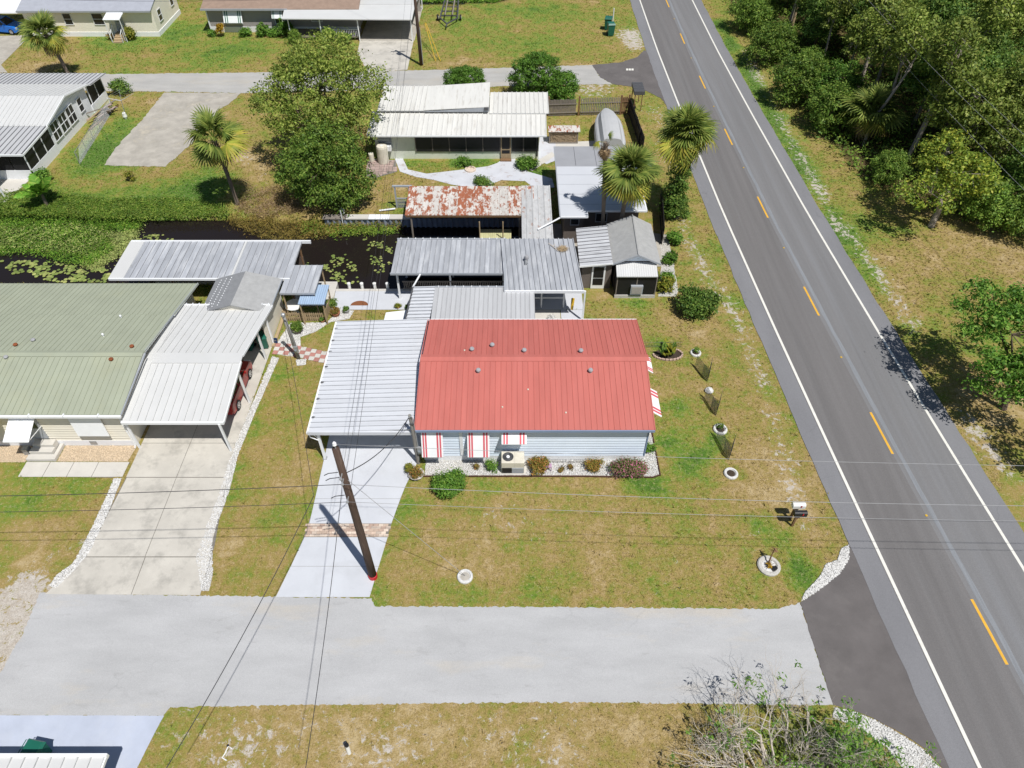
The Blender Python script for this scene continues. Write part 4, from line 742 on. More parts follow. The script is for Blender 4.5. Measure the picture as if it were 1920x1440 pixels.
# picket fence
PF = thing('picket_fence', (-14.2, 37.1, 0), 'low weathered wooden picket fence with pointed pickets beside the grey shed', 'fence')
pk = MB().extr([(-.045, 0, 0), (.045, 0, 0), (.045, 0, .72), (0, 0, .82), (-.045, 0, .72)], (0, .02, 0)).mesh('picket', 'wood_tan')
for i in range(20): inst('picket', pk, PF, V((-15.55 + i * .145, 37.08, .04)) - V((-14.2, 37.1, 0)), (0, 0, random.uniform(-.05, .05)), (1, 1, random.uniform(.95, 1.05)))
for i in range(10): inst('picket', pk, PF, V((-12.75 + i * .01, 37.2 + i * .145, .04)) - V((-14.2, 37.1, 0)), (0, 0, R(90) + random.uniform(-.05, .05)))
for z_ in (.25, .6): MB().box((-15.6, 37.10, z_), (-12.72, 37.15, z_ + .07)).build('rail', 'wood_tan', PF); MB().box((-12.80, 37.12, z_), (-12.76, 38.65, z_ + .07)).build('rail', 'wood_tan', PF)
for x_, y_ in ((-15.6, 37.14), (-14.2, 37.14), (-12.76, 37.12), (-12.7, 38.65)): post(PF, x_, y_, 0, .9, .09, 'wood_tan')
TB = thing('garden_table', (-15.05, 38.0, 0), 'round white garden table behind the picket fence', 'table')
MB().lathe((-15.05, 38.0, 0), [(.62, .70), (.62, .74), (.3, .76), (.02, .765)], 20).build('table_top', 'plastic_white', TB); MB().lathe((-15.05, 38.0, 0), [(.25, .0), (.08, .05), (.05, .7)], 10).build('pedestal', 'plastic_white', TB)
# ---------------------------------------------------------------- white-roofed house behind the canal
H3 = thing('house', (-5, 64, 0), 'sage green house with white ribbed roofs and a long black screened porch', 'house'); footprint(-12.8, 59.2, 3.2, 68)
wallbox(H3, -12.2, 59.5, 2.4, 67.0, 0, 2.45, 'wall_sage')
roof_slope(H3, (-12.75, 58.9, 2.55), (15.8, 0, 0), (.05, 3.75, .42), 36, 'roof_white_dirty', (.09, .06), deck='trim_white')
roof_slope(H3, (-12.15, 62.25, 3.22), (10.05, 0, 0), (.02, 4.9, .12), 24, 'roof_white_dirty', (.09, .06), deck='trim_white'); roof_slope(H3, (-2.05, 62.15, 3.02), (5.4, 0, 0), (.02, 4.1, .12), 13, 'roof_white_dirty', (.09, .06), deck='trim_white')
MB().extr([(-7.9, 62.2, 3.12), (-2.1, 62.2, 3.12), (-2.1, 62.2, 3.55)], (0, .06, 0)).build('flashing', 'trim_gray', H3); MB().box((-2.5, 62.08, 3.3), (-2.15, 62.2, 3.55)).build('vent_block', 'metal_dark', H3)
tw = MB(); tw.slab((-7.9, 62.2, 3.30), (-2.08, 62.2, 3.60), (-2.06, 67.1, 3.72), (-7.9, 67.1, 3.36), .05); tw.build('raised_roof', 'roof_white_dirty', H3)
MB().box((-12.7, 58.82, 2.42), (3.05, 58.9, 2.56)).build('fascia', 'trim_white', H3)
sc = [-8.6, -7.1, -5.6, -4.1, -2.6, -1.05]
for a, b_ in zip(sc, sc[1:]): MB().box((a + .04, 59.40, .75), (b_ - .04, 59.46, 2.4)).build('screen_panel', 'screen', H3)
for a, b_ in ((-.05, 1.0), (1.05, 2.2)): MB().box((a + .03, 59.40, .75), (b_ - .03, 59.46, 2.4)).build('screen_panel', 'screen', H3)
for a in sc + [1.02]: MB().box((a - .035, 59.38, .72), (a + .035, 59.5, 2.45)).build('mullion', 'wall_taupe', H3)
dr = MB().box((-1.0, 59.34, .05), (-.1, 59.44, 2.3)).build('door', 'wood_tan', H3); MB().box((-.9, 59.32, 1.05), (-.2, 59.35, 2.15)).build('pane', 'screen', dr); MB().box((-.9, 59.32, .62), (-.2, 59.35, .92)).build('pane', 'screen', dr)
MB().box((-1.05, 58.95, 0), (-.05, 59.34, .12)).build('door_step', 'wood_brown', H3); MB().box((2.2, 59.35, .3), (2.32, 59.5, 2.45)).build('corner_post', 'wood_black', H3)
window(H3, (-11.9, 59.48), (-10.7, 59.48), 1.1, 2.25, (0, -1), frame='trim_gray', pane='glass_pale', rows=4)
MB().box((-11.2, 58.98, 1.0), (-10.75, 59.48, 1.45)).build('window_cooler', 'trim_white', H3)
for x_, y_, r_, h_, lab in ((-11.55, 58.85, .50, 1.6, 'large white cylindrical water tank against the sage house wall'), (-12.65, 59.1, .24, .75, 'small white pressure tank beside the large water tank')):
    T_ = thing('water_tank', (x_, y_, 0), lab, 'tank'); MB().lathe((x_, y_, 0), [(r_ * .97, 0), (r_, .1), (r_ * .98, h_ * .9), (r_ * .9, h_), (.03, h_ * 1.03)], 20).build('body', 'plastic_cream', T_, smooth=False); MB().lathe((x_, y_, h_), [(r_ * .3, 0), (r_ * .28, .06), (.02, .08)], 12).build('lid', 'plastic_white', T_); MB().tube([(x_ + r_, y_, .15), (x_ + r_ + .25, y_, .15)], .03, 6).build('pipe', 'metal_gray', T_)
# ---------------------------------------------------------------- houses along the back street
def simple_window(par, x0, x1, z0, z1, y, rows=2, pane='glass'): return window(par, (x0, y), (x1, y), z0, z1, (0, -1), rows=rows, pane=pane)
H4 = thing('house', (-50, 92, 0), 'ivory mobile home with blue grey shingle roof and a small white entry awning', 'house'); footprint(-58, 88.4, -41.8, 97)
wallbox(H4, -57.2, 88.75, -42.0, 96.4, .45, 2.95, 'siding_ivory'); MB().box((-57.25, 88.7, 0), (-41.95, 88.78, .5)).build('skirt', 'trim_white', H4); MB().box((-42.02, 88.78, 0), (-41.94, 96.4, .5)).build('skirt', 'trim_white', H4)
for x_ in (-57.2, -42.1): MB().extr([(x_, 88.75, 2.95), (x_, 96.4, 2.95), (x_, 92.6, 4.15)], (.1, 0, 0)).build('gable', 'siding_ivory', H4)
MB().slab((-57.5, 88.3, 2.95), (-41.95, 88.3, 2.95), (-41.95, 92.6, 4.25), (-57.5, 92.6, 4.25), .08).build('roof_slope', 'shingle_bluegray', H4); MB().slab((-41.95, 96.9, 2.95), (-57.5, 96.9, 2.95), (-57.5, 92.6, 4.25), (-41.95, 92.6, 4.25), .08).build('roof_slope', 'shingle_bluegray', H4)
MB().box((-57.5, 88.22, 2.82), (-41.95, 88.3, 3.0)).build('gutter', 'trim_gray', H4); MB().slab((-64, 88.6, 2.7), (-56.5, 88.6, 2.7), (-56.5, 95, 2.75), (-64, 95, 2.75), .12).build('carport_roof', 'trim_white', H4); post(H4, -63, 89, 0, 2.6); post(H4, -57.6, 95, 0, 2.6)
for a, b_ in ((-55.6, -55.0), (-52.6, -51.6), (-49.2, -47.9)): simple_window(H4, a, b_, 1.3, 2.6, 88.75, pane='glass' if a > -55 else 'glass_pale')
window(H4, (-41.98, 89.9), (-41.98, 91.0), 1.2, 2.5, (1, 0), rows=2); window(H4, (-41.98, 94.2), (-41.98, 95.2), 1.5, 2.5, (1, 0))
dr = MB().box((-46.7, 88.66, .6), (-45.7, 88.75, 2.6)).build('door', 'trim_gray', H4); MB().box((-46.5, 88.63, 1.6), (-45.9, 88.67, 2.4)).build('pane', 'glass_pale', dr); MB().slab((-47.1, 86.9, 2.5), (-45.2, 86.9, 2.5), (-45.1, 88.7, 2.95), (-47.0, 88.7, 2.95), .1).build('awning', 'trim_white', H4)
for i in range(4): MB().box((-46.7, 86.6 + i * .35, 0), (-45.7, 86.95 + i * .35, .16 * (i + 1))).build('step', 'wood_tan', H4)
MB().box((-46.8, 87.95, 0), (-45.6, 88.7, .62)).build('landing', 'wood_gray', H4)
for x_ in (-46.8, -45.6):
    MB().beam((x_, 86.7, .9), (x_, 88.0, 1.6), .05, .06).build('handrail', 'trim_white', H4)
    for t_ in (0, .5, 1): post(H4, x_, 86.75 + 1.2 * t_, .0, .95 + .62 * t_, .05)
for x_ in (-47.0, -45.2): post(H4, x_, 87.0, 0, 2.48, .06)
H5 = thing('house', (-26, 93, 0), 'grey sided house with brown shingle roof and striped window awnings', 'house'); footprint(-36.5, 89.8, -18, 97)
wallbox(H5, -36.2, 90.1, -18.2, 97.0, .55, 2.75, 'siding_gray'); MB().box((-36.25, 90.05, 0), (-18.2, 90.12, .62)).build('skirt', 'trim_white', H5)
MB().box((-36.26, 90.04, .62), (-36.12, 90.12, 2.75)).build('corner_board', 'trim_white', H5)
MB().slab((-36.6, 89.6, 2.75), (-18, 89.6, 2.75), (-18, 93.6, 3.9), (-36.6, 93.6, 3.9), .08).build('roof_slope', 'shingle_brown', H5); MB().slab((-18, 97.6, 2.75), (-36.6, 97.6, 2.75), (-36.6, 93.6, 3.9), (-18, 93.6, 3.9), .08).build('roof_slope', 'shingle_brown', H5)
MB().box((-36.6, 89.5, 2.6), (-26.4, 89.6, 2.8)).build('gutter', 'trim_gray', H5); vent(H5, (-34.6, 91.6, 3.3), .1, .2, 'plastic_cream'); vent(H5, (-21.6, 91.4, 3.3), .1, .2, 'plastic_cream')
for a, b_, zt, zb in ((-34.2, -32.0, 2.55, 1.25), (-28.4, -27.2, 2.6, 1.75)):
    aw = awning(H5, (a, 90.05, zt), (b_, 90.05, zt), (a, 89.5, zb), (b_, 89.5, zb), [0, .08, .13, .19, .24, .78, .83, .88, .93, 1], red='trim_green'); window(H5, (a + .15, 90.08), (b_ - .15, 90.08), .95, 2.3, (0, -1))
MB().slab((-26.5, 87.1, 2.55), (-11.5, 86.8, 2.55), (-11.5, 91.2, 2.78), (-26.9, 91.0, 2.75), .10).build('porch_roof', 'roof_white', H5); MB().slab((-18.3, 91.0, 2.82), (-11.4, 91.0, 2.82), (-11.2, 101, 2.9), (-18.5, 101, 2.9), .10).build('carport_roof', 'roof_white', H5)
for x_, y_ in ((-26.0, 87.6), (-22.3, 87.4), (-17.9, 87.3), (-11.7, 87.2), (-11.6, 92), (-11.5, 98)): post(H5, x_, y_, 0, 2.5, .11)
MB().box((-26, 87.5, .3), (-18, 90.1, .42)).build('porch_deck', 'wood_gray', H5); MB().box((-21.9, 87.5, 1.2), (-18, 87.56, 1.26)).build('rail', 'trim_white', H5); bl = MB(); [bl.box((-21.8 + i * .2, 87.5, .45), (-21.76 + i * .2, 87.54, 1.2)) for i in range(19)]; tag(bl.build('balusters', 'trim_white', H5), kind='stuff')
window(H5, (-23.9, 90.06), (-22.6, 90.06), 1.2, 2.3, (0, -1), pane='glass_pale'); MB().box((-18.2, 97, 0), (-11.6, 97.1, 2.7)).build('wall', 'siding_gray', H5); sheet('carport_floor', [(-18, 87.4), (-11.5, 87.4), (-11.5, 99), (-18, 99)], .024, 'concrete_old')
H6 = thing('house', (-48, 63, 0), 'white walled house with a white ribbed metal gable roof and screened porch', 'house'); footprint(-62, 55.3, -41.0, 73)
wallbox(H6, -62, 60.6, -41.6, 68.6, 0, 2.75, 'wall_white'); MB().extr([(-41.72, 60.6, 2.75), (-41.72, 68.6, 2.75), (-41.72, 64.5, 3.5)], (.1, 0, 0)).build('gable', 'wall_white', H6)
roof_slope(H6, (-60, 60.2, 2.74), (18.7, 0, 0), (.1, 4.3, .82), 44, 'roof_white', (.05, .03), deck='trim_white'); roof_slope(H6, (-60, 69.0, 2.74), (18.8, 0, 0), (-.1, -4.5, .82), 44, 'roof_white', (.05, .03), deck='trim_white')
roof_slope(H6, (-60, 69.05, 2.62), (18.9, 0, 0), (.2, 3.2, -.18), 44, 'roof_galv_light', (.07, .06), deck='trim_white'); roof_slope(H6, (-60, 55.6, 2.5), (18.6, 0, 0), (.05, 4.85, .22), 40, 'roof_galv_light', (.08, .07), deck='trim_white')
for y0, y1, z0, z1 in ((60.2, 64.5, 2.7, 3.52), (64.5, 69, 3.52, 2.7), (55.6, 60.3, 2.45, 2.65)): MB().beam((-41.27, y0, z0), (-41.22, y1, z1), .06, .14).build('rake_trim', 'trim_white', H6)
MB().box((-60, 55.52, 2.36), (-41.3, 55.6, 2.52)).build('gutter', 'trim_white', H6)
MB().box((-60, 55.9, 0), (-41.5, 56.0, .85)).build('wall', 'wall_white', H6); MB().box((-41.6, 55.9, 0), (-41.5, 60.6, .85)).build('wall', 'wall_white', H6); MB().box((-41.6, 68.6, 0), (-41.5, 72, .8)).build('wall', 'wall_white', H6)
for y0, y1 in ((56.1, 57.5), (57.6, 59.0), (59.1, 60.5), (69, 70.4), (70.5, 71.9)): MB().box((-41.57, y0, .87), (-41.53, y1, 2.45)).build('screen_panel', 'screen', H6)
for y_ in (55.95, 57.55, 59.05, 60.55, 68.9, 70.45, 71.95): post(H6, -41.53, y_, .8, 2.55, .08)
for i in range(6): MB().box((-50 + i * 1.42, 55.93, .87), (-48.65 + i * 1.42, 55.97, 2.35)).build('screen_panel', 'screen', H6)
for y0 in (60.9, 62.5, 64.1): window(H6, (-41.58, y0), (-41.58, y0 + 1.45), .85, 2.45, (1, 0), mull=2, rows=2, pane='glass')
window(H6, (-41.58, 66.4), (-41.58, 67.3), 1.0, 2.3, (1, 0), rows=2)
MB().slab((-60, 52.6, 2.2), (-43.4, 52.6, 2.2), (-43.2, 55.7, 2.4), (-60, 55.7, 2.4), .06).build('patio_roof', 'roof_white', H6); post(H6, -42.7, 52.9, 0, 2.2, .09); post(H6, -43.6, 52.8, 0, 2.2, .09)
sheet('patio_slab', [(-60, 52.2), (-42.3, 52.2), (-42.0, 55.9), (-60, 55.9)], .024, 'sidewalk')
# porch roof corner at the lower left edge of the plot across the street
H7 = thing('carport', (-20, 7.5, 0), 'white ribbed carport roof over the bluish driveway across the street', 'carport')
roof_slope(H7, (-30, 8.7, 2.45), (14.3, 0, 0), (0, -7, .25), 28, 'roof_white', (.07, .06), deck='trim_gray'); MB().box((-30, 8.7, 2.28), (-15.65, 8.82, 2.52)).build('gutter', 'trim_white', H7); MB().beam((-15.68, 8.8, 2.4), (-15.68, 1.7, 2.65), .07, .14).build('rake_trim', 'trim_white', H7)
for x_ in (-29, -22.5, -16): post(H7, x_, 8.4, .02, 2.4, .1)
for x_ in (-29, -22.5, -16): post(H7, x_, 2.2, .0, 2.6, .1)
# ---------------------------------------------------------------- vegetation
def unit(a): return a / np.maximum(np.linalg.norm(a, axis=1, keepdims=True), 1e-6)
def leaf_quads(c, nrm, size, asp=.5):
    n_ = len(c); t = unit(np.cross(nrm, rng.normal(size=(n_, 3)))); b = np.cross(nrm, t); s = size[:, None]
    v = np.stack([c - t * s, c + b * s * asp, c + t * s, c - b * s * asp], 1).reshape(-1, 3)
    return v, np.arange(n_ * 4).reshape(-1, 4)
def crown_pts(lobes, ncl, per, cs, up=.35):
    L = np.array(lobes); w = (L[:, 3] * L[:, 4] * L[:, 5]) ** .6; k = rng.choice(len(L), ncl, p=w / w.sum())
    d = unit(rng.normal(size=(ncl, 3)) + np.array([0, 0, up])); r = rng.uniform(.45, 1.02, ncl) ** .55
    cc = L[k, :3] + d * L[k, 3:6] * r[:, None]
    off = rng.normal(size=(ncl * per, 3)) * cs * np.array([1, 1, .62]) * np.repeat(rng.uniform(.6, 1.25, ncl), per)[:, None]
    p = np.repeat(cc, per, 0) + off; nr = unit(off / cs * .5 + rng.normal(size=p.shape) * .55 + np.array([0, 0, .75]))
    return cc, p, nr
def make_tree(name, loc, label, lobes, trunk, ncl, per, cs, ls, leaf, bark='bark', nlimb=16, tr=.25, cat='tree', group=None, asp=.5, up=.35, zmin=.15, parts=('trunk', 'crown')):
    root = thing(name, loc, label, cat, group); cc, p, nr = crown_pts(lobes, ncl, per, cs, up); k = p[:, 2] > zmin; p, nr = p[k], nr[k]
    v, f = leaf_quads(p, nr, rng.uniform(.6, 1.25, len(p)) * ls, asp)
    inst(parts[1], npmesh(parts[1], v, f, leaf), root)
    b = MB(); tp = [V(t) for t in trunk]; n_ = len(tp); b.tube(tp, [tr * (1 - .62 * i / (n_ - 1)) for i in range(n_)], 8)
    for lb in lobes:
        st = tp[max(1, n_ - 2)]; e = V(lb[:3]); mid = st.lerp(e, .5) + V((random.uniform(-.3, .3), random.uniform(-.3, .3), .2)); b.tube([st, mid, e], [tr * .42, tr * .3, tr * .14], 6)
        near = [V(c) for c in cc if (V(c) - e).length < max(lb[3:6]) * 1.15]
        for q in random.sample(near, min(len(near), max(2, nlimb // len(lobes)))):
            m_ = e.lerp(q, .5) + V((random.uniform(-.25, .25), random.uniform(-.25, .25), random.uniform(-.1, .25))); b.tube([e, m_, q], [tr * .16, tr * .1, tr * .04], 4, False)
    inst(parts[0], b.mesh(parts[0], bark), root); return root
# the pair of big trees on the far canal bank
make_tree('shade_tree', (-16.3, 59.2, 0), 'tall olive green tree standing behind the darker canal bank tree', [(0, 0, 6.4, 4.6, 4.2, 3.2), (-2.6, -.6, 5.6, 3.2, 3, 2.6), (2.7, .8, 6.0, 3.0, 3.2, 2.8), (.4, 2.4, 7.8, 3.4, 2.8, 2.3), (-1.0, -2.6, 4.4, 3.3, 2.4, 2.2), (2.2, -2.2, 4.0, 2.6, 2.2, 2.0)], [(0, 0, 0), (.1, .1, 1.2), (-.1, .2, 2.6), (0, .2, 4.2)], 330, 75, .40, .13, 'leaf_olive', nlimb=60, tr=.32)
make_tree('shade_tree', (-15.0, 52.0, 0), 'low dense bright green tree leaning over the canal bank beside the bulkhead', [(0, -.2, 3.4, 3.3, 2.8, 2.3), (1.6, -.3, 2.4, 2.3, 2.0, 1.8), (-1.9, .2, 2.9, 2.3, 2.3, 1.8), (.2, 1.6, 4.6, 2.8, 2.2, 1.7), (.8, -1.4, 1.7, 2.4, 1.2, 1.3)], [(0, 0, 0), (.1, 0, .8), (-.1, .1, 1.6), (0, .1, 2.6)], 250, 80, .34, .12, 'leaf_oak', nlimb=40, tr=.28)
# round clipped cedars behind the white-roofed house
for (x_, y_, r_, h_, lab) in ((-4.9, 73.0, 2.1, 2.6, 'low rounded cedar bush peeping over the white ribbed roof'), (2.4, 72.3, 2.7, 4.2, 'large rounded cedar bush at the end of the white ribbed roof'), (5.0, 70.6, 1.55, 3.2, 'narrow rounded cedar bush beside the larger one near the wooden fence')):
    make_tree('cedar_bush', (x_, y_, 0), lab, [(0, 0, h_ * .52, r_, r_, h_ * .5), (.2 * r_, 0, h_ * .66, r_ * .8, r_ * .8, h_ * .36), (-.3 * r_, 0, h_ * .4, r_ * .75, r_ * .75, h_ * .36)], [(0, 0, 0), (0, 0, .4), (0, 0, .8)], int(150 * r_), 60, .17, .085, 'leaf_cedar', nlimb=9, tr=.12, cat='bush', parts=('stem', 'foliage'))
def shrub(name, loc, label, r_, h_, leaf, ncl, per, cs, ls, cat='shrub', group=None, ex=1., asp=.5):
    lb = [(random.uniform(-.45, .45) * r_ * ex, random.uniform(-.4, .4) * r_, h_ * random.uniform(.35, .72), r_ * ex * random.uniform(.38, .72), r_ * random.uniform(.38, .72), h_ * random.uniform(.24, .42)) for _ in range(6)]
    return make_tree(name, loc, label, [(0, 0, h_ * .42, r_ * ex * .8, r_ * .8, h_ * .4)] + lb, [(0, 0, 0), (0, 0, h_ * .2), (0, 0, h_ * .4)], ncl, per, cs, ls, leaf, 'bark', 6, .04, cat, group, asp, .35, .03, ('stem', 'foliage'))
shrub('garden_shrub', (12.9, 37.9, 0), 'broad dark green shrub on the lawn between shed and road', 1.45, 1.9, 'leaf_dark', 130, 55, .20, .10)
shrub('garden_shrub', (10.95, 40.4, 0), 'bright yellow green shrub on white gravel beside the screened shed porch', .65, 1.1, 'leaf_yellow', 50, 40, .13, .09); shrub('garden_shrub', (11.3, 41.4, 0), 'small light green shrub behind the yellow green one by the shed', .55, .9, 'leaf_bright', 36, 40, .13, .09)
shrub('garden_shrub', (-3.45, 23.05, 0), 'rounded green shrub in front of the red striped awnings', .98, 1.35, 'leaf_bright', 120, 60, .14, .065)
shrub('flower_hedge', (6.5, 24.2, 0), 'pink flowering hedge at the corner of the light blue house', .55, .95, 'flower_mix', 130, 55, .14, .055, 'hedge', None, 2.3); shrub('flower_hedge', (4.6, 24.45, 0), 'low green end of the hedge along the light blue wall', .38, .7, 'croton', 40, 45, .12, .055, 'hedge', None, 1.8)
shrub('croton_shrub', (1.35, 24.45, 0), 'bronze green croton shrub beside the air conditioner', .55, .75, 'croton', 50, 45, .12, .07, ex=1.3); shrub('garden_shrub', (-1.15, 24.4, 0), 'spiky green clump between the awning window and the air conditioner', .32, .6, 'leaf_bright', 16, 40, .10, .10, asp=.2)
for x_, y_, lab in ((-2.05, 24.5, 'small round tuft on white gravel near the spiky clump'), (2.75, 24.3, 'small round tuft on white gravel near the purple stool'), (3.3, 24.5, 'tiny olive tuft on white gravel beside the hedge')): shrub('garden_tuft', (x_, y_, 0), lab, .16, .26, 'croton', 10, 40, .06, .045, 'plant')
shrub('potted_shrub', (7.85, 25.7, 0), 'small leafy plant on white gravel along the road side wall of the blue house', .3, .6, 'leaf_bright', 20, 40, .09, .07)
shrub('garden_shrub', (12.6, 46.4, 0), 'green shrub beside the path to the shed by the vine covered palm', .6, 1.0, 'leaf_bright', 40, 45, .15, .10); shrub('garden_shrub', (11.9, 43.9, 0), 'light green shrub at the back corner of the gabled shed', .5, .8, 'leaf_bright', 30, 45, .14, .09)
shrub('garden_shrub', (1.3, 57.9, 0), 'feathery bright green shrub beside the screen door', .95, .9, 'leaf_bright', 60, 45, .17, .09); shrub('garden_shrub', (-4.3, 58.3, 0), 'small leafy shrub in the bed before the screened porch', .6, .7, 'leaf_bright', 30, 40, .15, .09, ex=1.4)
shrub('garden_shrub', (-44.9, 87.8, 0), 'yellow green croton bush near the corner of the ivory mobile home', .75, 1.5, 'leaf_yellow', 46, 45, .17, .11); shrub('garden_shrub', (-47.3, 87.7, 0), 'thin dry shrub beside the ivory home steps', .4, .9, 'croton', 16, 30, .14, .09)
shrub('flower_bush', (-34.6, 88.7, 0), 'orange yellow leaved bush below the striped awning', .42, 1.5, 'flower_yellow', 30, 45, .13, .09)
for x_, r_, h_, lab in ((-31.8, .7, .9, 'low green shrub next to the orange yellow bush at the grey house'), (-29.9, .9, 1.3, 'medium green shrub along the grey house skirting'), (-28.4, .8, .8, 'spreading green shrub below the small striped awning'), (-26.9, 1.1, 1.7, 'tallest green shrub beside the white porch roof'), (-35.8, .5, .6, 'small green shrub at the white corner board of the grey house')): shrub('foundation_shrub', (x_, 88.9, 0), lab, r_, h_, 'leaf_bright', int(50 * r_), 45, .17, .10)
for x_, y_, r_, h_, lab in ((-25.3, 86.7, 1.0, 1.3, 'dark shrub in the bed at the white porch post'), (-21.5, 87.0, .9, 1.8, 'upright green shrub before the porch railing'), (-19.6, 86.4, .9, 1.2, 'round shrub between porch railing and driveway')): shrub('porch_shrub', (x_, y_, 0), lab, r_, h_, 'leaf_oak', int(50 * r_), 45, .18, .10)
shrub('garden_shrub', (-40.6, 55.6, 0), 'dark green shrub at the porch corner of the white walled house', .7, 1.2, 'leaf_bright', 30, 45, .17, .1); shrub('garden_shrub', (-40.3, 73.0, 0), 'rough shrub behind the white house by the back street', 1.1, 1.4, 'leaf_dark', 46, 45, .2, .1); shrub('garden_shrub', (-33.1, 55.6, 0), 'small yellow leaved sapling on the dry grass', .35, .8, 'leaf_yellow', 12, 40, .12, .09, 'sapling')
# ---- palms
def fan_frond(m_, pl=.95, ln=1.05, seg=22, droop=.34):
    b = MB(); b.tube([(0, 0, 0), (pl * .5, 0, .03), (pl, 0, 0)], [.028, .02, .014], 4, False)
    for k in range(seg):
        q = -1 + 2 * k / (seg - 1); a = q * R(118); L = ln * (1.05 - .32 * abs(q)); d = V((math.cos(a), math.sin(a), 0)); s_ = V((-d.y, d.x, 0)); rows = []
        for t_, w_ in ((.04, .02), (.38, .056), (.72, .042), (1., .004)):
            c_ = V((pl, 0, 0)) + d * L * t_; c_.z += .05 * t_ - droop * t_ ** 2.4 * random.uniform(.8, 1.25) - .10 * abs(q) * t_; rows.append((c_ - s_ * w_, c_ + s_ * w_ + V((0, 0, .012 * (1 if k % 2 else -1)))))
        k0 = [p for r_ in rows for p in r_]; b.add(k0, [(0, 1, 3, 2), (2, 3, 5, 4), (4, 5, 7, 6)])
    return b.mesh('frond', m_)
FG = [fan_frond('frond_green') for _ in range(3)]; FY = [fan_frond('frond_yellow', droop=.6) for _ in range(2)]; FD = [fan_frond('frond_dead', .9, .85, 13, .75) for _ in range(2)]
def sabal(loc, label, zc, size, n_=44, lean=(0, 0), dead=10, yel=.3, group='sabal palms', lo=-48, tr=.17):
    root = thing('palm_tree', loc, label, 'palm', group); top = V((lean[0], lean[1], zc))
    b = MB(); k = 9; b.tube([V((lean[0] * (i / k) ** 1.5, lean[1] * (i / k) ** 1.5, zc * i / k)) for i in range(k + 1)], [tr * 1.25] + [tr * random.uniform(.9, 1.1) for _ in range(k)], 10)
    for i in range(24):
        a = random.uniform(0, 6.28); z_ = zc - random.uniform(.1, 1.1); c_ = top + V((math.cos(a) * tr, math.sin(a) * tr, z_ - zc)); b.tube([c_, c_ + V((math.cos(a) * .16, math.sin(a) * .16, .22))], [.05, .02], 4, False)
    inst('trunk', b.mesh('trunk', 'bark_palm'), root)
    for i in range(n_):
        f_ = i / (n_ - 1); el = R(84 - (84 - lo) * f_ ** .85) + random.gauss(0, .2); az = i * 2.39996 + random.uniform(-.35, .35)
        me = random.choice(FY) if f_ > 1 - yel and random.random() < .75 else random.choice(FG); s_ = size * random.uniform(.72, 1.14) * (.75 + .3 * min(1, f_ * 2.2))
        inst('frond', me, root, top + V((0, 0, .12 * (1 - f_))), (random.uniform(-.7, .7), -el, az), s_)
    for i in range(dead): inst('dead_frond', random.choice(FD), root, top - V((0, 0, .15)), (random.uniform(-.3, .3), -R(random.uniform(-80, -56)), i * 2.4 + random.uniform(-.3, .3)), size * random.uniform(.8, 1.05))
    return root
sabal((-22.84, 51.9, 0), 'slender palm leaning over the weedy canal bank near the cracked concrete pad', 5.9, 1.26, 30, (-.15, -.2), 3, .4, lo=-24, tr=.16)
sabal((-47.5, 76.8, 0), 'palm on the back street verge before the ivory mobile home', 4.5, 1.2, 40, (-.7, .2), 8, .3, lo=-38)
sabal((8.15, 46.0, 0), 'full shaggy palm rising between the gabled shed and the pale flat roof', 6.3, 1.16, 84, (.3, 0), 26, .45, lo=-72)
sabal((13.0, 50.6, 0), 'tall shaggy palm with a vine wrapped trunk beside the road', 7.0, 1.26, 88, (.1, 0), 30, .5, lo=-72, tr=.2)
sabal((6.9, 46.0, 0), 'bare palm trunk with a dead brown crown above the flat roof', 8.5, .62, 2, (-.45, .1), 30, 1., group=None, lo=-20, tr=.15)
vn = make_tree('vine', (13.0, 50.35, 0), 'dark leafy vine wrapped around the tall roadside palm trunk', [(0, 0, 1.6, .95, .9, 1.6), (.1, -.1, 3.6, .85, .8, 1.5), (.2, -.3, .8, 1.1, 1.0, .8)], [(.2, .1, 0), (.25, .1, 1.5), (.2, .1, 3.4)], 150, 60, .19, .095, 'leaf_dark', nlimb=6, tr=.05, cat='vine', up=.1, parts=('stem', 'foliage'))
def pinnate(m_, L=1.9, w_=.42, n_=22, arch=.55, wide=.035):
    b = MB(); ax = lambda t: V((L * t * (1 - .12 * t), 0, L * (.42 * t - arch * t * t)))
    b.tube([ax(i / 8) for i in range(9)], [.025 * (1 - .8 * i / 8) for i in range(9)], 4, False)
    for i in range(n_):
        t_ = .18 + .8 * i / n_; c_ = ax(t_)
        for s_ in (1, -1):
            l_ = w_ * math.sin(math.pi * min(1, .15 + t_ * .82)) * random.uniform(.85, 1.1); e = c_ + V((l_ * .5, s_ * l_, -.22 * l_)); m2 = c_.lerp(e, .5) + V((0, 0, .04)); d = V((wide, 0, 0)); b.add([c_ - d * .5, c_ + d * .5, m2 + d, m2 - d, e], [(0, 1, 2, 3), (3, 2, 4)])
    return b.mesh('frond', m_)
bn_ = [pinnate('leaf_banana', 2.3, .55, 20, .5, .07), pinnate('leaf_banana', 1.9, .5, 18, .65, .07)]
root = thing('young_palm', (P(88, 384).x, P(88, 384).y, 0), 'bright green feather leaved young palm on the bank beside the white house', 'palm')
inst('trunk', MB().tube([(0, 0, 0), (0, 0, .5), (.05, 0, 1.0)], [.16, .12, .09], 8).mesh('trunk', 'bark_palm'), root)
for i in range(15): inst('frond', bn_[i % 2], root, (.03, 0, .9), (random.uniform(-.3, .3), -R(random.uniform(8, 70)), i * 2.4), random.uniform(.75, 1.05))
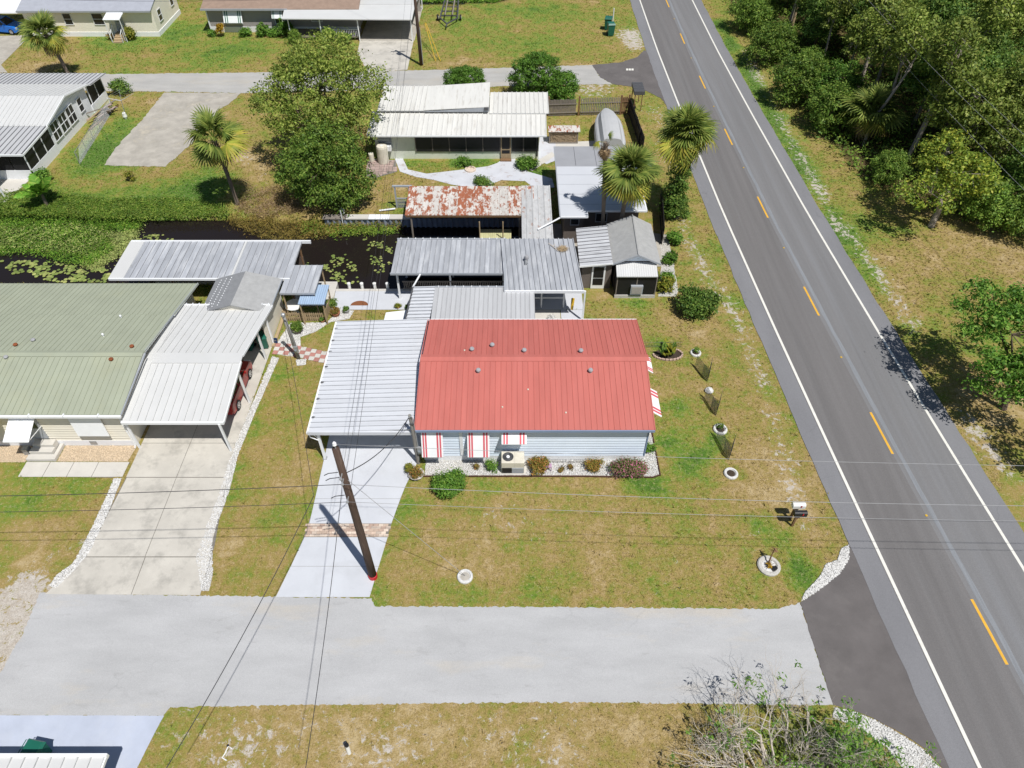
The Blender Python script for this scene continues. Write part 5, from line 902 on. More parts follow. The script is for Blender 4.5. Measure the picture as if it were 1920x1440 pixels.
# spiky bed plants beside the blue house
yc = [pinnate('leaf_yellow', .75, .16, 9, .3, .05), pinnate('leaf_dark', .8, .16, 9, .3, .05)]
for x_, y_, lab, n_ in ((10.15, 33.9, 'yellow and green strappy bromeliad clump in the edged bed by the striped awning', 22),):
    root = thing('bromeliad_clump', (x_, y_, 0), lab, 'plant')
    for i in range(n_): inst('leaf', yc[i % 2], root, (random.uniform(-.4, .4), random.uniform(-.25, .25), .04), (random.uniform(-.4, .4), -R(random.uniform(15, 75)), i * 2.4), random.uniform(.8, 1.3))
# ---- the twiggy half-dead shrub at the street corner
def twigs():
    b = MB(); tips = []
    def grow(p, d, L, r_, dep):
        k = 3; pts = [p]; dd = d
        for i in range(k):
            dd = (dd + V((random.gauss(0, .18), random.gauss(0, .18), random.gauss(.02, .12)))).normalized(); pts.append(pts[-1] + dd * L / k)
        b.tube(pts, [r_ * (1 - .5 * i / k) for i in range(k + 1)], 4 if dep else 6, False)
        if dep >= 5: tips.append(pts[-1]); return
        for i in range(random.choice((2, 3)) if dep else 3):
            q = pts[random.choice((1, 2, 3))] if i else pts[-1]; nd = (dd + V((random.gauss(0, .55), random.gauss(0, .55), random.gauss(.1, .35)))).normalized(); grow(q, nd, L * random.uniform(.6, .82), r_ * .56, dep + 1)
    for i in range(46):
        a = i * 2.4; r_ = .25 + 1.5 * random.random(); d = V((math.cos(a) * 1.25, math.sin(a) * .85, random.uniform(.45, 1.0))).normalized(); grow(V((math.cos(a) * r_ * 1.3, math.sin(a) * r_ * .6, 0)), d, random.uniform(.95, 1.6), .055, 0)
    return b, tips
root = thing('dry_shrub', (11.0, 8.4, 0), 'large twiggy half dead shrub with sparse green tips at the street corner', 'shrub')
tb, tips = twigs(); inst('branches', tb.mesh('branches', 'twig'), root)
tp_ = np.array([tuple(t) for t in tips]); k = (rng.random(len(tp_)) < .03) | ((tp_[:, 0] > 1.6) & (rng.random(len(tp_)) < .20)); tp_ = tp_[k]; p = np.repeat(tp_, 9, 0) + rng.normal(size=(len(tp_) * 9, 3)) * .09; v, f = leaf_quads(p, unit(rng.normal(size=p.shape) * .4 + np.array([0, 0, 1.])), rng.uniform(.06, .13, len(p)), .3)
inst('foliage', npmesh('foliage', v, f, 'leaf_bright'), root)
cc, p, nr = crown_pts([(0, .2, .35, 3.6, 1.6, .5), (2.0, .6, .6, 2.0, 1.6, .7)], 120, 34, .22); k = p[:, 2] > .03; v, f = leaf_quads(p[k], nr[k], rng.uniform(.04, .09, k.sum())); inst('undergrowth', npmesh('undergrowth', v, f, 'leaf_olive'), root)
# ---- trees of the wood beyond the road
G = 'trees of the roadside wood'
PR = []
def proto(label, lobes, h, ncl, per, cs, ls, leaf, bark, tr=.2, nl=24): PR.append(make_tree('wood_tree', (60, 90, 0), label, lobes, [(0, 0, 0), (.15, .1, h * .3), (-.1, .2, h * .6), (.1, .1, h * .85)], ncl, per, cs, ls, leaf, bark, nl, tr, 'tree', G))
proto('dark green broadleaf tree in the dense roadside wood', [(0, 0, 6, 2.6, 2.6, 2.4), (1.4, .8, 4.6, 2.0, 2, 1.8), (-1.5, -.5, 4.4, 2, 2, 1.9), (0, -.9, 7.4, 1.8, 1.8, 1.5)], 6.5, 150, 66, .36, .15, 'leaf_dark', 'bark')
proto('olive green loose crowned tree in the dense roadside wood', [(0, 0, 7.4, 2.2, 2.2, 2.2), (1.2, -1, 5.6, 1.9, 1.9, 1.6), (-1.3, .6, 6.2, 1.7, 1.7, 1.7)], 8.0, 120, 60, .38, .15, 'leaf_olive', 'bark_pale')
proto('bushy mid green tree filling the edge of the roadside wood', [(0, 0, 2.6, 2.6, 2.4, 2.0), (1.4, .3, 2.0, 1.8, 1.8, 1.6), (-1.5, .2, 2.0, 1.8, 1.8, 1.5)], 2.6, 150, 66, .32, .13, 'leaf_oak', 'bark', .16)
proto('tall thin pale trunked tree rising from the roadside wood', [(.3, 0, 9.2, 1.8, 1.8, 1.8), (-.6, .5, 7.2, 1.3, 1.3, 1.3)], 10.0, 70, 60, .36, .14, 'leaf_olive', 'bark_pale', .19)
proto('yellow green sparse tree at the sunny edge of the wood', [(0, 0, 3.6, 2.2, 2.0, 1.2), (1.8, .3, 3.0, 1.7, 1.5, 1.0), (-1.7, -.2, 2.8, 1.7, 1.5, .9), (.2, 1.5, 4.2, 1.6, 1.3, 1.0)], 3.4, 95, 72, .28, .11, 'leaf_yellowgreen', 'bark_pale', .2)
proto('rounded bright green tree among the darker wood trees', [(0, 0, 4.8, 2.6, 2.6, 2.2), (1.2, 1, 3.6, 2, 2, 1.8), (-1.3, -.8, 3.4, 2, 2, 1.8)], 5.0, 140, 66, .36, .14, 'leaf_bright', 'bark')
used = set()
def place(i, loc, rz, s_):
    if i not in used:
        used.add(i); r = PR[i]; r.location = loc; r.rotation_euler = (0, 0, rz); r.scale = (s_,) * 3; return r
    return dup(PR[i], loc, rz, s_)
pts = []
wp = [(p[0], p[1]) for p in WOOD]
PXP = P(1617, 262); pts.append((PXP.x, PXP.y)); pts.append((PXP.x + 1, PXP.y - 2.6))
for px, py, i, s_ in ((1745, 425, 4, 1.3), (1660, 340, 2, .6), (1550, 240, 2, .9), (1490, 190, 2, 1.0), (1440, 120, 2, .95), (1400, 60, 2, .9), (1700, 300, 3, 1.1), (1640, 250, 3, 1.0), (1850, 330, 1, 1.1), (1890, 400, 0, .75), (1770, 230, 3, 1.15), (1520, 110, 0, .8), (1830, 420, 2, .8), (1930, 440, 2, .9)):
    q = P(px, py); pts.append((q.x, q.y)); place(i, (q.x, q.y, 0), random.uniform(0, 6.28), s_)
tries = 0
while len(pts) < 118 and tries < 6000:
    tries += 1; y_ = random.uniform(50, 118); x_ = random.uniform(28.8, min(70, 31 + y_ * .36))
    if not inpoly(np.array([x_ - .8]), np.array([y_]), wp)[0] or any((x_ - a) ** 2 + (y_ - b_) ** 2 < 3.0 ** 2 for a, b_ in pts): continue
    pts.append((x_, y_)); edge = x_ < 32.5; i = random.choice((2, 2, 0, 5)) if edge else random.choice((0, 0, 1, 1, 3, 5, 0, 1)); place(i, (x_, y_, 0), random.uniform(0, 6.28), random.uniform(.75, 1.15) * (.8 if edge else 1.))
make_tree('roadside_tree', (29.9, 29.0, 0), 'bright green spreading tree casting its shadow onto the road', [(-1.6, 1.0, 5.2, 2.6, 2.5, 1.6), (.2, -1.0, 4.4, 2.5, 2.3, 1.6), (-1.4, 3.4, 5.2, 2.3, 2.0, 1.4), (1.2, 2.0, 5.6, 2.4, 2.4, 1.6), (-2.0, -.8, 3.6, 1.8, 1.6, 1.2)], [(0, 0, 0), (-.2, .2, 1.2), (-.4, .5, 2.6), (-.3, .8, 3.8)], 200, 66, .30, .125, 'leaf_bright', 'bark', 36, .22)
make_tree('roadside_tree', (32.2, 23.0, 0), 'slim tree beyond the spreading bright green one, shading the verge', [(-.6, .4, 5.0, 2.4, 2.2, 1.4), (.8, -.6, 4.4, 2.0, 2.0, 1.4)], [(0, 0, 0), (-.1, .1, 1.2), (-.2, .2, 2.6), (-.2, .3, 3.6)], 70, 60, .30, .125, 'leaf_bright', 'bark', 20, .2)
sb = sabal((PXP.x, PXP.y, 0), 'short full palm at the edge of the roadside wood', 2.7, 1.5, 44, (0, 0), 12, .25, lo=-40)
for (ax, ay), (bx, by), Y0, lab in (((1662, 192), (1736, 72), 62., 'long pale leaning bare trunk behind the short palm in the wood'), ((1722, 262), (1822, 45), 58., 'lichen covered leaning trunk rising high in the wood')):
    a = Q(ax, ay, Y0); b_ = Q(bx, by, Y0 + 1.5); a0 = V((a.x - (b_.x - a.x) * .3, a.y, max(0, a.z - (b_.z - a.z) * .3))); root = thing('bare_trunk', (a0.x, a0.y, 0), lab, 'tree trunk'); t = MB().tube([V((a0.x, a0.y, 0)), a0, a, a.lerp(b_, .5) + V((.25, 0, .1)), b_], [.15, .14, .12, .09, .04], 7); t.build('trunk', 'bark_pale', root)
    for k in range(5):
        p0 = a.lerp(b_, .35 + .13 * k); MB().tube([p0, p0 + V((random.uniform(-.9, .9), random.uniform(-.5, .5), random.uniform(.4, 1.2)))], [.04, .012], 4).build('branch', 'bark_pale', root)
# low growth under the wood and along its rim
sx = rng.uniform(27.4, 66, 46000); sy = rng.uniform(46, 112, 46000); k = inpoly(sx + np.abs(rng.normal(0, .9, len(sx))), sy + rng.normal(0, .5, len(sx)), WOOD) & (sx < 33 + sy * .36); sx, sy = sx[k], sy[k]; n_ = len(sx)
mnd = .5 + .5 * np.sin(sx * 1.7 + np.sin(sy * 1.1) * 2) * np.sin(sy * 1.3 + np.cos(sx) * 1.5); c_ = np.stack([sx, sy, rng.uniform(.05, .4, n_) + mnd * rng.uniform(.1, 1.1, n_)], 1); v, f = leaf_quads(c_, unit(rng.normal(size=(n_, 3)) * .6 + np.array([0, 0, .9])), rng.uniform(.10, .24, n_), .45)
o = bpy.data.objects.new('undergrowth', npmesh('undergrowth', v, f, 'leaf_oak')); _link(o, None, (0, 0, 0)); tag(o, 'leafy undergrowth covering the floor of the roadside wood', 'undergrowth', None, 'stuff')
# ---- canal plants
def weedmass(name, poly, n_, hmin, hmax, ls, m_, label, cat, upright=False, zb=0., asp=.4):
    q = scatter(poly, n_) + rng.normal(0, 1, (n_, 2)) * rng.uniform(0, .55, (n_, 1)) ** 1.5; h = rng.uniform(hmin, hmax, n_) * (.55 + .45 * np.sin(q[:, 0] * 1.9 + np.sin(q[:, 1] * 2.3)) ** 2); c_ = np.stack([q[:, 0], q[:, 1], zb + h], 1)
    nr = unit(rng.normal(size=(n_, 3)) * (1 if upright else .5) + np.array([0, 0, .1 if upright else 1.])); v, f = leaf_quads(c_, nr, rng.uniform(.6, 1.3, n_) * ls, asp)
    o = bpy.data.objects.new(name, npmesh(name, v, f, m_)); _link(o, None, (0, 0, 0)); return tag(o, label, cat, None, 'stuff')
def W(*pts, z=-.6): return [(p.x, p.y) for p in PX(*pts, z=z)]
weedmass('water_hyacinth', W((-60, 388), (0, 386), (120, 392), (240, 400), (275, 412), (262, 432), (200, 440), (215, 470), (170, 500), (120, 495), (60, 478), (0, 480), (-60, 485)), 26000, .0, .26, .075, 'leaf_hyacinth', 'green mat of water hyacinth covering the canal beside the bank', 'water plants', zb=-.5)
weedmass('water_hyacinth', W((200, 440), (262, 428), (255, 455), (225, 480), (180, 508), (150, 500)), 5000, .0, .12, .09, 'pad', 'yellow green floating plants fringing the hyacinth mat', 'water plants', zb=-.585)
weedmass('floating_leaves', W((-60, 420), (40, 430), (150, 425), (215, 440), (170, 485), (60, 470), (-60, 470)), 3500, .12, .34, .08, 'pad', 'yellowish leaves scattered through the hyacinth mat', 'water plants', zb=-.5)
weedmass('bank_weeds', [(p.x, p.y) for p in PX((-60, 370), (60, 355), (200, 375), (330, 370), (420, 385), (430, 405), (330, 408), (250, 412), (100, 405), (-60, 402))], 19000, .0, .2, .085, 'weed', 'bright green weeds growing thickly along the far canal bank', 'weeds')
weedmass('golden_reeds', W((430, 395), (480, 380), (560, 385), (610, 398), (640, 412), (760, 412), (755, 432), (690, 432), (640, 440), (580, 452), (520, 462), (470, 440), (430, 425)), 13000, .05, .75, .13, 'reed', 'golden brown reeds and grasses at the canal edge below the big tree', 'reeds', True, -.6, .14)
weedmass('dry_brush', [(p.x, p.y) for p in PX((440, 395), (470, 360), (520, 350), (570, 372), (590, 395), (540, 405), (480, 408))], 4200, .03, .5, .15, 'frond_dead', 'loose brown brush piled on the bank between palm and big tree', 'brush', True, 0., .1)
weedmass('green_reeds', W((560, 405), (640, 412), (750, 420), (740, 440), (640, 445), (570, 440)), 4500, .05, .5, .10, 'weed', 'green water weeds along the foot of the metal bulkhead', 'weeds', False, -.6, .3)
weedmass('canal_plants', [(p.x, p.y) for p in ((V((-12, 101.5, 0))), V((-2, 101.5, 0)), V((0, 104, 0)), V((-12, 106, 0)))], 4000, 0, .5, .16, 'leaf_hyacinth', 'green plants in the second canal behind the boat trailer', 'water plants', zb=-.42)
def pads(poly, n_, label, r0=.06, r1=.14):
    q = scatter(poly, n_ * 3); keep = (np.sin(q[:, 0] * 2.6 + 1) * np.sin(q[:, 1] * 2.9) + rng.uniform(-.9, .9, len(q))) > .05; q = q[keep][:n_]; n_ = len(q); r_ = rng.uniform(r0, r1, n_); s_ = 7; a = np.linspace(.25, 6.03, s_)[None] + rng.uniform(0, 6.28, n_)[:, None]; tl_ = rng.uniform(-.25, .25, (n_, 1))
    v = np.stack([q[:, 0, None] + np.cos(a) * r_[:, None], q[:, 1, None] + np.sin(a) * r_[:, None], -.585 + rng.uniform(0, .03, (n_, 1)) + np.abs(np.sin(a) * r_[:, None] * tl_)], -1).reshape(-1, 3); f = np.arange(n_ * s_).reshape(-1, s_)
    o = bpy.data.objects.new('lily_pads', npmesh('lily_pads', v, f, 'pad')); _link(o, None, (0, 0, 0)); return tag(o, label, 'lily pads', None, 'stuff')
pads(W((620, 480), (645, 475), (668, 500), (672, 530), (640, 535), (605, 512), (608, 495)), 105, 'cluster of lily pads on the dark canal beside the small grey canopy'); pads(W((696, 480), (722, 482), (720, 512), (695, 512)), 32, 'few lily pads beside the boathouse roof end'); pads(W((675, 448), (745, 452), (735, 475), (690, 470)), 45, 'scattered lily pads between bulkhead and boathouse'); pads(W((730, 485), (740, 485), (735, 495), (728, 497)), 7, 'handful of lily pads at the boathouse edge')
pads(W((0, 490), (60, 488), (120, 495), (200, 505), (215, 515), (200, 530), (110, 530), (20, 512)), 260, 'many lily pads on the water behind the green roof', .09, .18); pads(W((255, 440), (330, 440), (325, 452), (250, 452)), 36, 'lily pads in the channel beyond the boathouse roof'); pads(W((560, 495), (580, 492), (585, 505), (560, 506)), 14, 'lily pads beside the orange float')
# ---------------------------------------------------------------- utility poles and wires
MP = thing('utility_pole', (-6.92, 17.71, 0), 'tall dark wooden utility pole with red painted foot beside the white driveway', 'utility pole')
MB().tube([(-6.92, 17.71, 0), (-6.93, 17.71, 3), (-6.95, 17.71, 6.5), (-6.98, 17.71, 10.2)], [.20, .19, .17, .15], 14).build('pole', 'wood_pole', MP, smooth=True)
MB().lathe((-6.92, 17.71, 0), [(.225, 0), (.225, .26), (.20, .27)], 16).build('red_band', 'plastic_red', MP)
MB().tube([(-6.98, 17.71, 10.1), (-6.98, 17.71, 10.5)], .03, 6).build('pin', 'metal_gray', MP); MB().lathe((-6.98, 17.71, 10.38), [(.03, 0), (.09, .04), (.06, .1), (.08, .14), (.04, .2)], 10).build('insulator', 'trim_white', MP)
for z_, s_ in ((8.4, 1), (8.75, -1), (7.15, 1)): MB().tube([(-6.95, 17.55, z_), (-6.95, 17.30, z_ + .02)], .025, 6).build('bracket', 'metal_gray', MP); MB().lathe((-6.95, 17.27, z_ - .05), [(.05, 0), (.07, .05), (.05, .1)], 8).build('clevis', 'metal_gray', MP); MB().tube([(-7.12, 17.62, z_), (-7.5, 17.55, z_ + .02), (-7.7, 17.55, z_ - .12)], .02, 5).build('jumper', 'wire', MP)
FP = thing('utility_pole', (-10.07, 80.35, 0), 'grey brown utility pole with transformer beside the far concrete driveway', 'utility pole')
MB().tube([(-10.07, 80.35, 0), (-10.1, 80.35, 5), (-10.15, 80.35, 10)], [.20, .17, .14], 12).build('pole', 'wood_pole', FP, smooth=True); MB().lathe((-10.45, 80.3, 7.2), [(.22, 0), (.24, .1), (.24, .75), (.2, .85), (.05, .9)], 12).build('transformer', 'metal_gray', FP); MB().box((-10.9, 80.25, 9.3), (-9.3, 80.4, 9.42)).build('crossarm', 'wood_pole', FP)
MB().tube([(-9.86, 80.3, .1), (-9.9, 80.3, 4)], .04, 6).build('conduit', 'metal_gray', FP)
P2 = thing('utility_pole', (-13.92, 33.42, 0), 'weathered grey service pole with meter beside the checkered tiles', 'utility pole')
MB().tube([(-13.92, 33.42, 0), (-13.98, 33.42, 2), (-14.08, 33.42, 3.7)], [.13, .12, .10], 10).build('pole', 'wood_pole_gray', P2, smooth=True); MB().box((-13.98, 33.18, .7), (-13.72, 33.32, 1.2)).build('meter_box', 'metal_gray', P2); MB().lathe((-13.85, 33.14, .95), [(.08, -.05), (.08, .05)], 10).build('meter', 'glass_pale', P2); MB().tube([(-13.84, 33.28, 1.2), (-13.92, 33.28, 3.4), (-14.05, 33.22, 3.55)], .03, 6).build('conduit', 'metal_gray', P2); MB().lathe((-14.08, 33.42, 3.7), [(.13, -.1), (.13, .08), (.05, .14)], 10).build('cap', 'metal_gray', P2)
WP = thing('utility_pole', (33.8, 90.7, 0), 'tan utility pole rising among the roadside wood', 'utility pole'); MB().tube([(33.8, 90.7, 0), (33.8, 90.7, 11)], [.18, .14], 10).build('pole', 'wood_tan', WP); MB().box((32.9, 90.6, 10.2), (34.7, 90.75, 10.32)).build('crossarm', 'wood_tan', WP)
WQ = thing('utility_pole', (35.2, 6, 0), 'tan utility pole carrying the roadside wires opposite the street corner', 'utility pole'); MB().tube([(35.2, 6, 0), (35.2, 6, 11)], [.18, .14], 10).build('pole', 'wood_tan', WQ); MB().box((34.3, 5.9, 10.2), (36.1, 6.05, 10.32)).build('crossarm', 'wood_tan', WQ)
def wire(a, b_, sag, r_, label, m_='wire', pts=None):
    a, b_ = V(a), V(b_); k = 24; p = [a.lerp(b_, i / k) - V((0, 0, sag * 4 * (i / k) * (1 - i / k))) for i in range(k + 1)]
    return MB().tube(p, r_, 5).build('power_line', m_, label=label, cat='wire', smooth=True)
TOP = (-6.98, 17.71, 10.45); M84 = (-6.95, 17.27, 8.4); M88 = (-6.95, 17.3, 8.75); M72 = (-6.95, 17.27, 7.15)
wire(TOP, (42, 16.6, 10.3), .5, .009, 'thin pale top wire from the dark pole across the house front and road', 'wire_pale'); wire(M84, (42, 15.9, 8.9), .7, .011, 'thick pale cable from the dark pole across the lawn and road', 'wire_pale'); wire(M72, (42, 16.0, 7.6), .6, .009, 'lower grey cable from the dark pole across the lawn and road', 'wire_pale')
wire(M84, (-48, 17.0, 8.4), .75, .016, 'thick dark cable from the dark pole across the cream driveway'); wire(M72, (-48, 16.9, 7.4), .7, .013, 'thinner dark cable just below the thick one across the cream driveway')
for dx, z0, z1, r_, w_ in ((0, 8.75, 9.4, .007, 'left'), (.12, 8.6, 9.4, .007, 'middle'), (.05, 7.2, 7.3, .010, 'lowest')): wire((-6.95 + dx, 17.8, z0), (-10.6 + dx * 6, 80.3, z1), 1.3 if r_ < .009 else 1.0, r_, {'left': 'thin wire running over the carport roof to the far pole', 'middle': 'second thin wire running over the carport roof to the far pole crossarm end', 'lowest': 'thicker cable running over the carport roof to the far pole'}[w_])
wire((-5.45, 24.68, 4.05), (-6.9, 17.85, 8.4), .55, .022, 'black twisted service drop from the dark pole to the short service pole')
wire((-14.08, 33.3, 3.6), P(588, 930, 7.2), .5, .012, 'service wire from the grey service pole to the thick cable'); wire(P(588, 930, 7.2), P(300, 1460, 6.6), .35, .016, 'service wire crossing the grey street toward the bluish driveway'); wire(M84, P(570, 1460, 8.0), .3, .013, 'wire crossing the grey street from the dark pole')
wire((-6.95, 17.65, 8.4), (-2.34, 17.71, .15), 0, .012, 'guy wire from the dark pole down to the white ring on the lawn', 'wire_pale')
for x0, z_, w_ in ((-.8, 10.35, 'inner wire'), (.8, 10.35, 'outer wire'), (.05, 8.2, 'low cable')): wire((33.8 + x0, 90.7, z_), (35.2 + x0, 6, z_), 1.5, .010, 'roadside %s running past the tan pole over the wood' % w_, 'wire_pale')
wire((-10.1, 80.3, 8.6), (-75, 84, 8.6), 1.4, .014, 'wire along the back street in front of the ivory home'); wire((-10.1, 80.3, 7.4), (-75, 83.5, 7.2), 1.2, .018, 'lower cable along the back street in front of the ivory home'); wire((-10.1, 80.4, 8.2), (-22, 92, 3.6), .4, .014, 'service drop to the brown shingle roof')
for x_, lab in ((-8.55, 'yellow guard tube leaning over the grass by the far pole'), (-8.0, 'second yellow guard tube beside the far pole guy')): wire((-10.0 + (x_ + 8.55) * .2, 86.5, 2.3), (x_, 81.3, .05), 0, .035, lab, 'plastic_yellow')['category'] = 'guy guard'
# ---------------------------------------------------------------- cars
def make_car(loc, rz, paint, label):
    root = thing('car', loc, label, 'car')
    prof = [(-2.08, .34), (-2.16, .62), (-2.12, .92), (-1.95, 1.04), (1.02, 1.02), (1.80, .92), (2.08, .74), (2.14, .5), (2.08, .30), (1.75, .24), (-1.75, .24)]
    b = MB(); n_ = len(prof); st = ((-.86, .955), (-.83, .99), (-.6, 1.01), (0, 1.02), (.6, 1.01), (.83, .99), (.86, .955))
    for x_, s_ in st: b.v += [(x_, y_ * (1 - (1 - s_) * .9), .62 + (z_ - .62) * s_) for y_, z_ in prof]
    for i in range(len(st) - 1): b.f += [(i * n_ + k, i * n_ + (k + 1) % n_, (i + 1) * n_ + (k + 1) % n_, (i + 1) * n_ + k) for k in range(n_)]
    b.f += [tuple(range(n_)), tuple(range(len(st) * n_ - 1, (len(st) - 1) * n_ - 1, -1))]
    inst('body', b.mesh('body', paint, smooth=False), root)
    lo = [(-.79, -1.95, 1.0), (.79, -1.95, 1.0), (.79, 1.0, 1.0), (-.79, 1.0, 1.0)]; hi = [(-.62, -1.62, 1.55), (.62, -1.62, 1.55), (.62, .18, 1.56), (-.62, .18, 1.56)]
    inst('cabin', MB().hexa(lo + hi).mesh('cabin', 'glass'), root); inst('roof', MB().slab((-.64, -1.68, 1.60), (.64, -1.68, 1.60), (.62, .22, 1.60), (-.62, .22, 1.60), .06).mesh('roof', paint), root)
    for s_ in (-1, 1):
        pl = MB()
        for y0, y1 in ((-1.97, -1.64), (-.35, -.42), (1.0, .2)): pl.beam((s_ * .795, y0, 1.0), (s_ * .63, y1, 1.56), .07, .09)
        inst('pillar', pl.mesh('pillar', paint), root); inst('mirror', MB().cbox((s_ * .93, .72, 1.06), (.16, .09, .12)).mesh('mirror', paint), root)
        inst('headlight', MB().cbox((s_ * .62, 2.04, .72), (.36, .14, .16)).mesh('headlight', 'lamp_clear'), root); inst('tail_light', MB().cbox((s_ * .70, -2.1, .86), (.2, .1, .28)).mesh('tail_light', 'lamp_red'), root); inst('door_handle', MB().cbox((s_ * .875, -.2, .88), (.03, .16, .03)).mesh('door_handle', 'rim'), root)
        for y_ in (-1.33, 1.34):
            w_ = MB().tube([(s_ * .70, y_, .33), (s_ * .895, y_, .33)], .33, 20).mesh('tyre', 'rubber'); wo = inst('wheel', w_, root)
            rm = MB().tube([(s_ * .885, y_, .33), (s_ * .905, y_, .33)], .21, 16)
            inst('rim', rm.mesh('rim', 'rim'), wo); sp_ = MB()
            for k in range(5): a = k * 1.2566; sp_.cbox((s_ * .908, y_ + math.cos(a + .63) * .13, .33 + math.sin(a + .63) * .13), (.006, .07, .07))
            inst('rim_holes', sp_.mesh('rim_holes', 'rubber'), wo)
    inst('bumper', MB().cbox((0, -2.14, .5), (1.5, .1, .18)).mesh('bumper', paint), root)
    root.rotation_euler = (0, 0, rz); return root
make_car((-17.42, 30.32, .026), 0, 'car_red', 'dark red hatchback parked under the white carport')
make_car((-60.9, 90.2, .02), R(-100), 'car_blue', 'bright blue car parked beside the ivory mobile home')
# ---------------------------------------------------------------- bins
def wheelie(loc, rz, label, s_=1., group=None, tilt=0.):
    root = thing('wheeled_bin', loc, label, 'bin', group); b = MB(); lo = [(-.24, -.26), (.24, -.26), (.24, .26), (-.24, .26)]; hi = [(-.30, -.36), (.30, -.36), (.30, .36), (-.30, .36)]
    b.hexa([(x_, y_, .08) for x_, y_ in lo] + [(x_, y_, .98) for x_, y_ in hi]); inst('body', b.mesh('body', 'plastic_green'), root)
    l_ = MB(); l_.hexa([(-.33, -.39, .98), (.33, -.39, .98), (.33, .41, .98), (-.33, .41, .98), (-.27, -.30, 1.10), (.27, -.30, 1.10), (.28, .36, 1.06), (-.28, .36, 1.06)]); inst('lid', l_.mesh('lid', 'plastic_green'), root)
    inst('handle', MB().tube([(-.26, .36, .95), (-.26, .47, 1.0), (.26, .47, 1.0), (.26, .36, .95)], .02, 6).mesh('handle', 'plastic_green'), root)
    for x_ in (-.26, .26): inst('wheel', MB().tube([(x_ - .03, .3, .12), (x_ + .03, .3, .12)], .12, 12).mesh('wheel', 'rubber'), root)
    root.rotation_euler = (tilt, 0, rz); root.scale = (s_,) * 3; return root
wheelie((-19.55, 9.45, .02), R(80), 'green wheeled bin standing on the bluish driveway', 1.0); wheelie((-16.35, 34.5, .026), R(10), 'green wheeled bin by the back post of the white carport', 1.0); wheelie((-17.3, 34.3, .026), R(-8), 'second green wheeled bin deeper in the white carport')
wheelie((11.75, 89.0, 0), R(5), 'green wheeled bin on the far roadside lawn, the one closer to the street', 1.35); wheelie((11.6, 90.9, 0), R(-12), 'green wheeled bin behind the other on the far roadside lawn', 1.35)
MB().tube([(12.35, 92.5, 0), (12.35, 92.5, 1.9)], .07, 8).build('marker_post', 'plastic_white', label='short white marker post behind the green roadside bins', cat='post')
# ---------------------------------------------------------------- mailboxes
for (px, py, z_, bx, by, m_, lab) in ((1497, 948, 1.2, 14.55, 21.35, 'plastic_white', 'white mailbox on a wooden post beside the road'), (1500, 963, 1.15, 14.75, 20.85, 'plastic_black', 'black mailbox on a wooden post beside the road')):
    c_ = P(px, py, z_); root = thing('mailbox', (c_.x - .1, c_.y, 0), lab, 'mailbox'); MB().beam((c_.x - .1, c_.y, 0), (c_.x - .1, c_.y, z_ - .12), .10, .10, up=(0, 1, 0)).build('post', 'wood_brown', root); MB().beam((c_.x - .28, c_.y, z_ - .14), (c_.x + .2, c_.y, z_ - .14), .09, .06).build('arm', 'wood_brown', root); MB().beam((c_.x - .1, c_.y, z_ - .55), (c_.x + .16, c_.y, z_ - .17), .06, .05, up=(0, 1, 0)).build('brace', 'wood_brown', root)
    pr = [(math.cos(a) * .14, .08 + math.sin(a) * .12) for a in np.linspace(0, math.pi, 9)] + [(-.14, -.1), (.14, -.1)]
    MB().extr([(c_.x - .32, c_.y + a, z_ + h) for a, h in pr], (.64, 0, 0)).build('box', m_, root); MB().extr([(c_.x + .32, c_.y + a * .95, z_ + h * .95) for a, h in pr], (.02, 0, 0)).build('door', m_, root); MB().cbox((c_.x + .1, c_.y - .15, z_ + .1), (.05, .02, .16)).build('flag', 'plastic_red', root)
# ---------------------------------------------------------------- lawn ornaments: rings, guards, pipes
def ring(px, py, r_, label, fill='rock_bed', plant=None, rim='rock_white'):
    c_ = P(px, py); root = thing('planter_ring', (c_.x, c_.y, 0), label, 'planter'); b = MB(); k = 14
    b.lathe((c_.x, c_.y, 0), [(r_ * .62, 0), (r_, 0), (r_, .10), (r_ * .9, .15), (r_ * .72, .15), (r_ * .62, .08)], 18).build('ring', rim, root); MB().lathe((c_.x, c_.y, .075), [(r_ * .66, 0), (.02, .05)], 14).build('fill', fill, root)
    if plant:
        cc, p, nr = crown_pts([(0, 0, .25, .14, .14, .2)], 8, 30, .07); v, f = leaf_quads(p + np.array([c_.x, c_.y, .05]) - np.array(root.location), nr, rng.uniform(.03, .07, len(p))); inst('plant', npmesh('plant', v, f, plant), root)
    return c_
ring(872, 1082, .40, 'white rock ring around the guy wire anchor on the front lawn', 'concrete_old'); ring(1304, 663, .36, 'white stone ring planter on the side lawn nearest the bromeliad bed', 'soil', 'leaf_dark'); ring(1350, 806, .42, 'rough white stone ring with dark plant and yellow flower', 'soil', 'leaf_dark'); ring(1370, 889, .40, 'white stone ring planter beside the lawn corner of the flower hedge', 'soil')
c_ = ring(1441, 1062, .58, 'pale stone bed holding a withered brown plant near the mailboxes', 'rock_white', None, 'rock_bed'); root = thing('withered_plant', (c_.x, c_.y, .05), 'withered brown plant on a leaning stem in the pale stone bed', 'plant')
b = MB(); b.tube([c_ + V((0, .1, .05)), c_ + V((.05, .25, .6)), c_ + V((.15, .4, 1.0))], [.05, .04, .02], 6)
for i in range(9): a = random.uniform(0, 6.28); s0 = c_ + V((.13, .38, .85 + .03 * i)); e_ = s0 + V((math.cos(a) * .18, math.sin(a) * .18, -.08)); b.slab(s0, s0 + V((.08, .02, 0)), e_ + V((.07, .02, 0)), e_, .012)
b.build('stem', 'wood_brown', root); shrub('garden_tuft', (c_.x - .05, c_.y - .02, .05), 'little yellow flowered tuft at the foot of the withered plant', .13, .25, 'flower_yellow', 6, 30, .05, .04, 'plant')
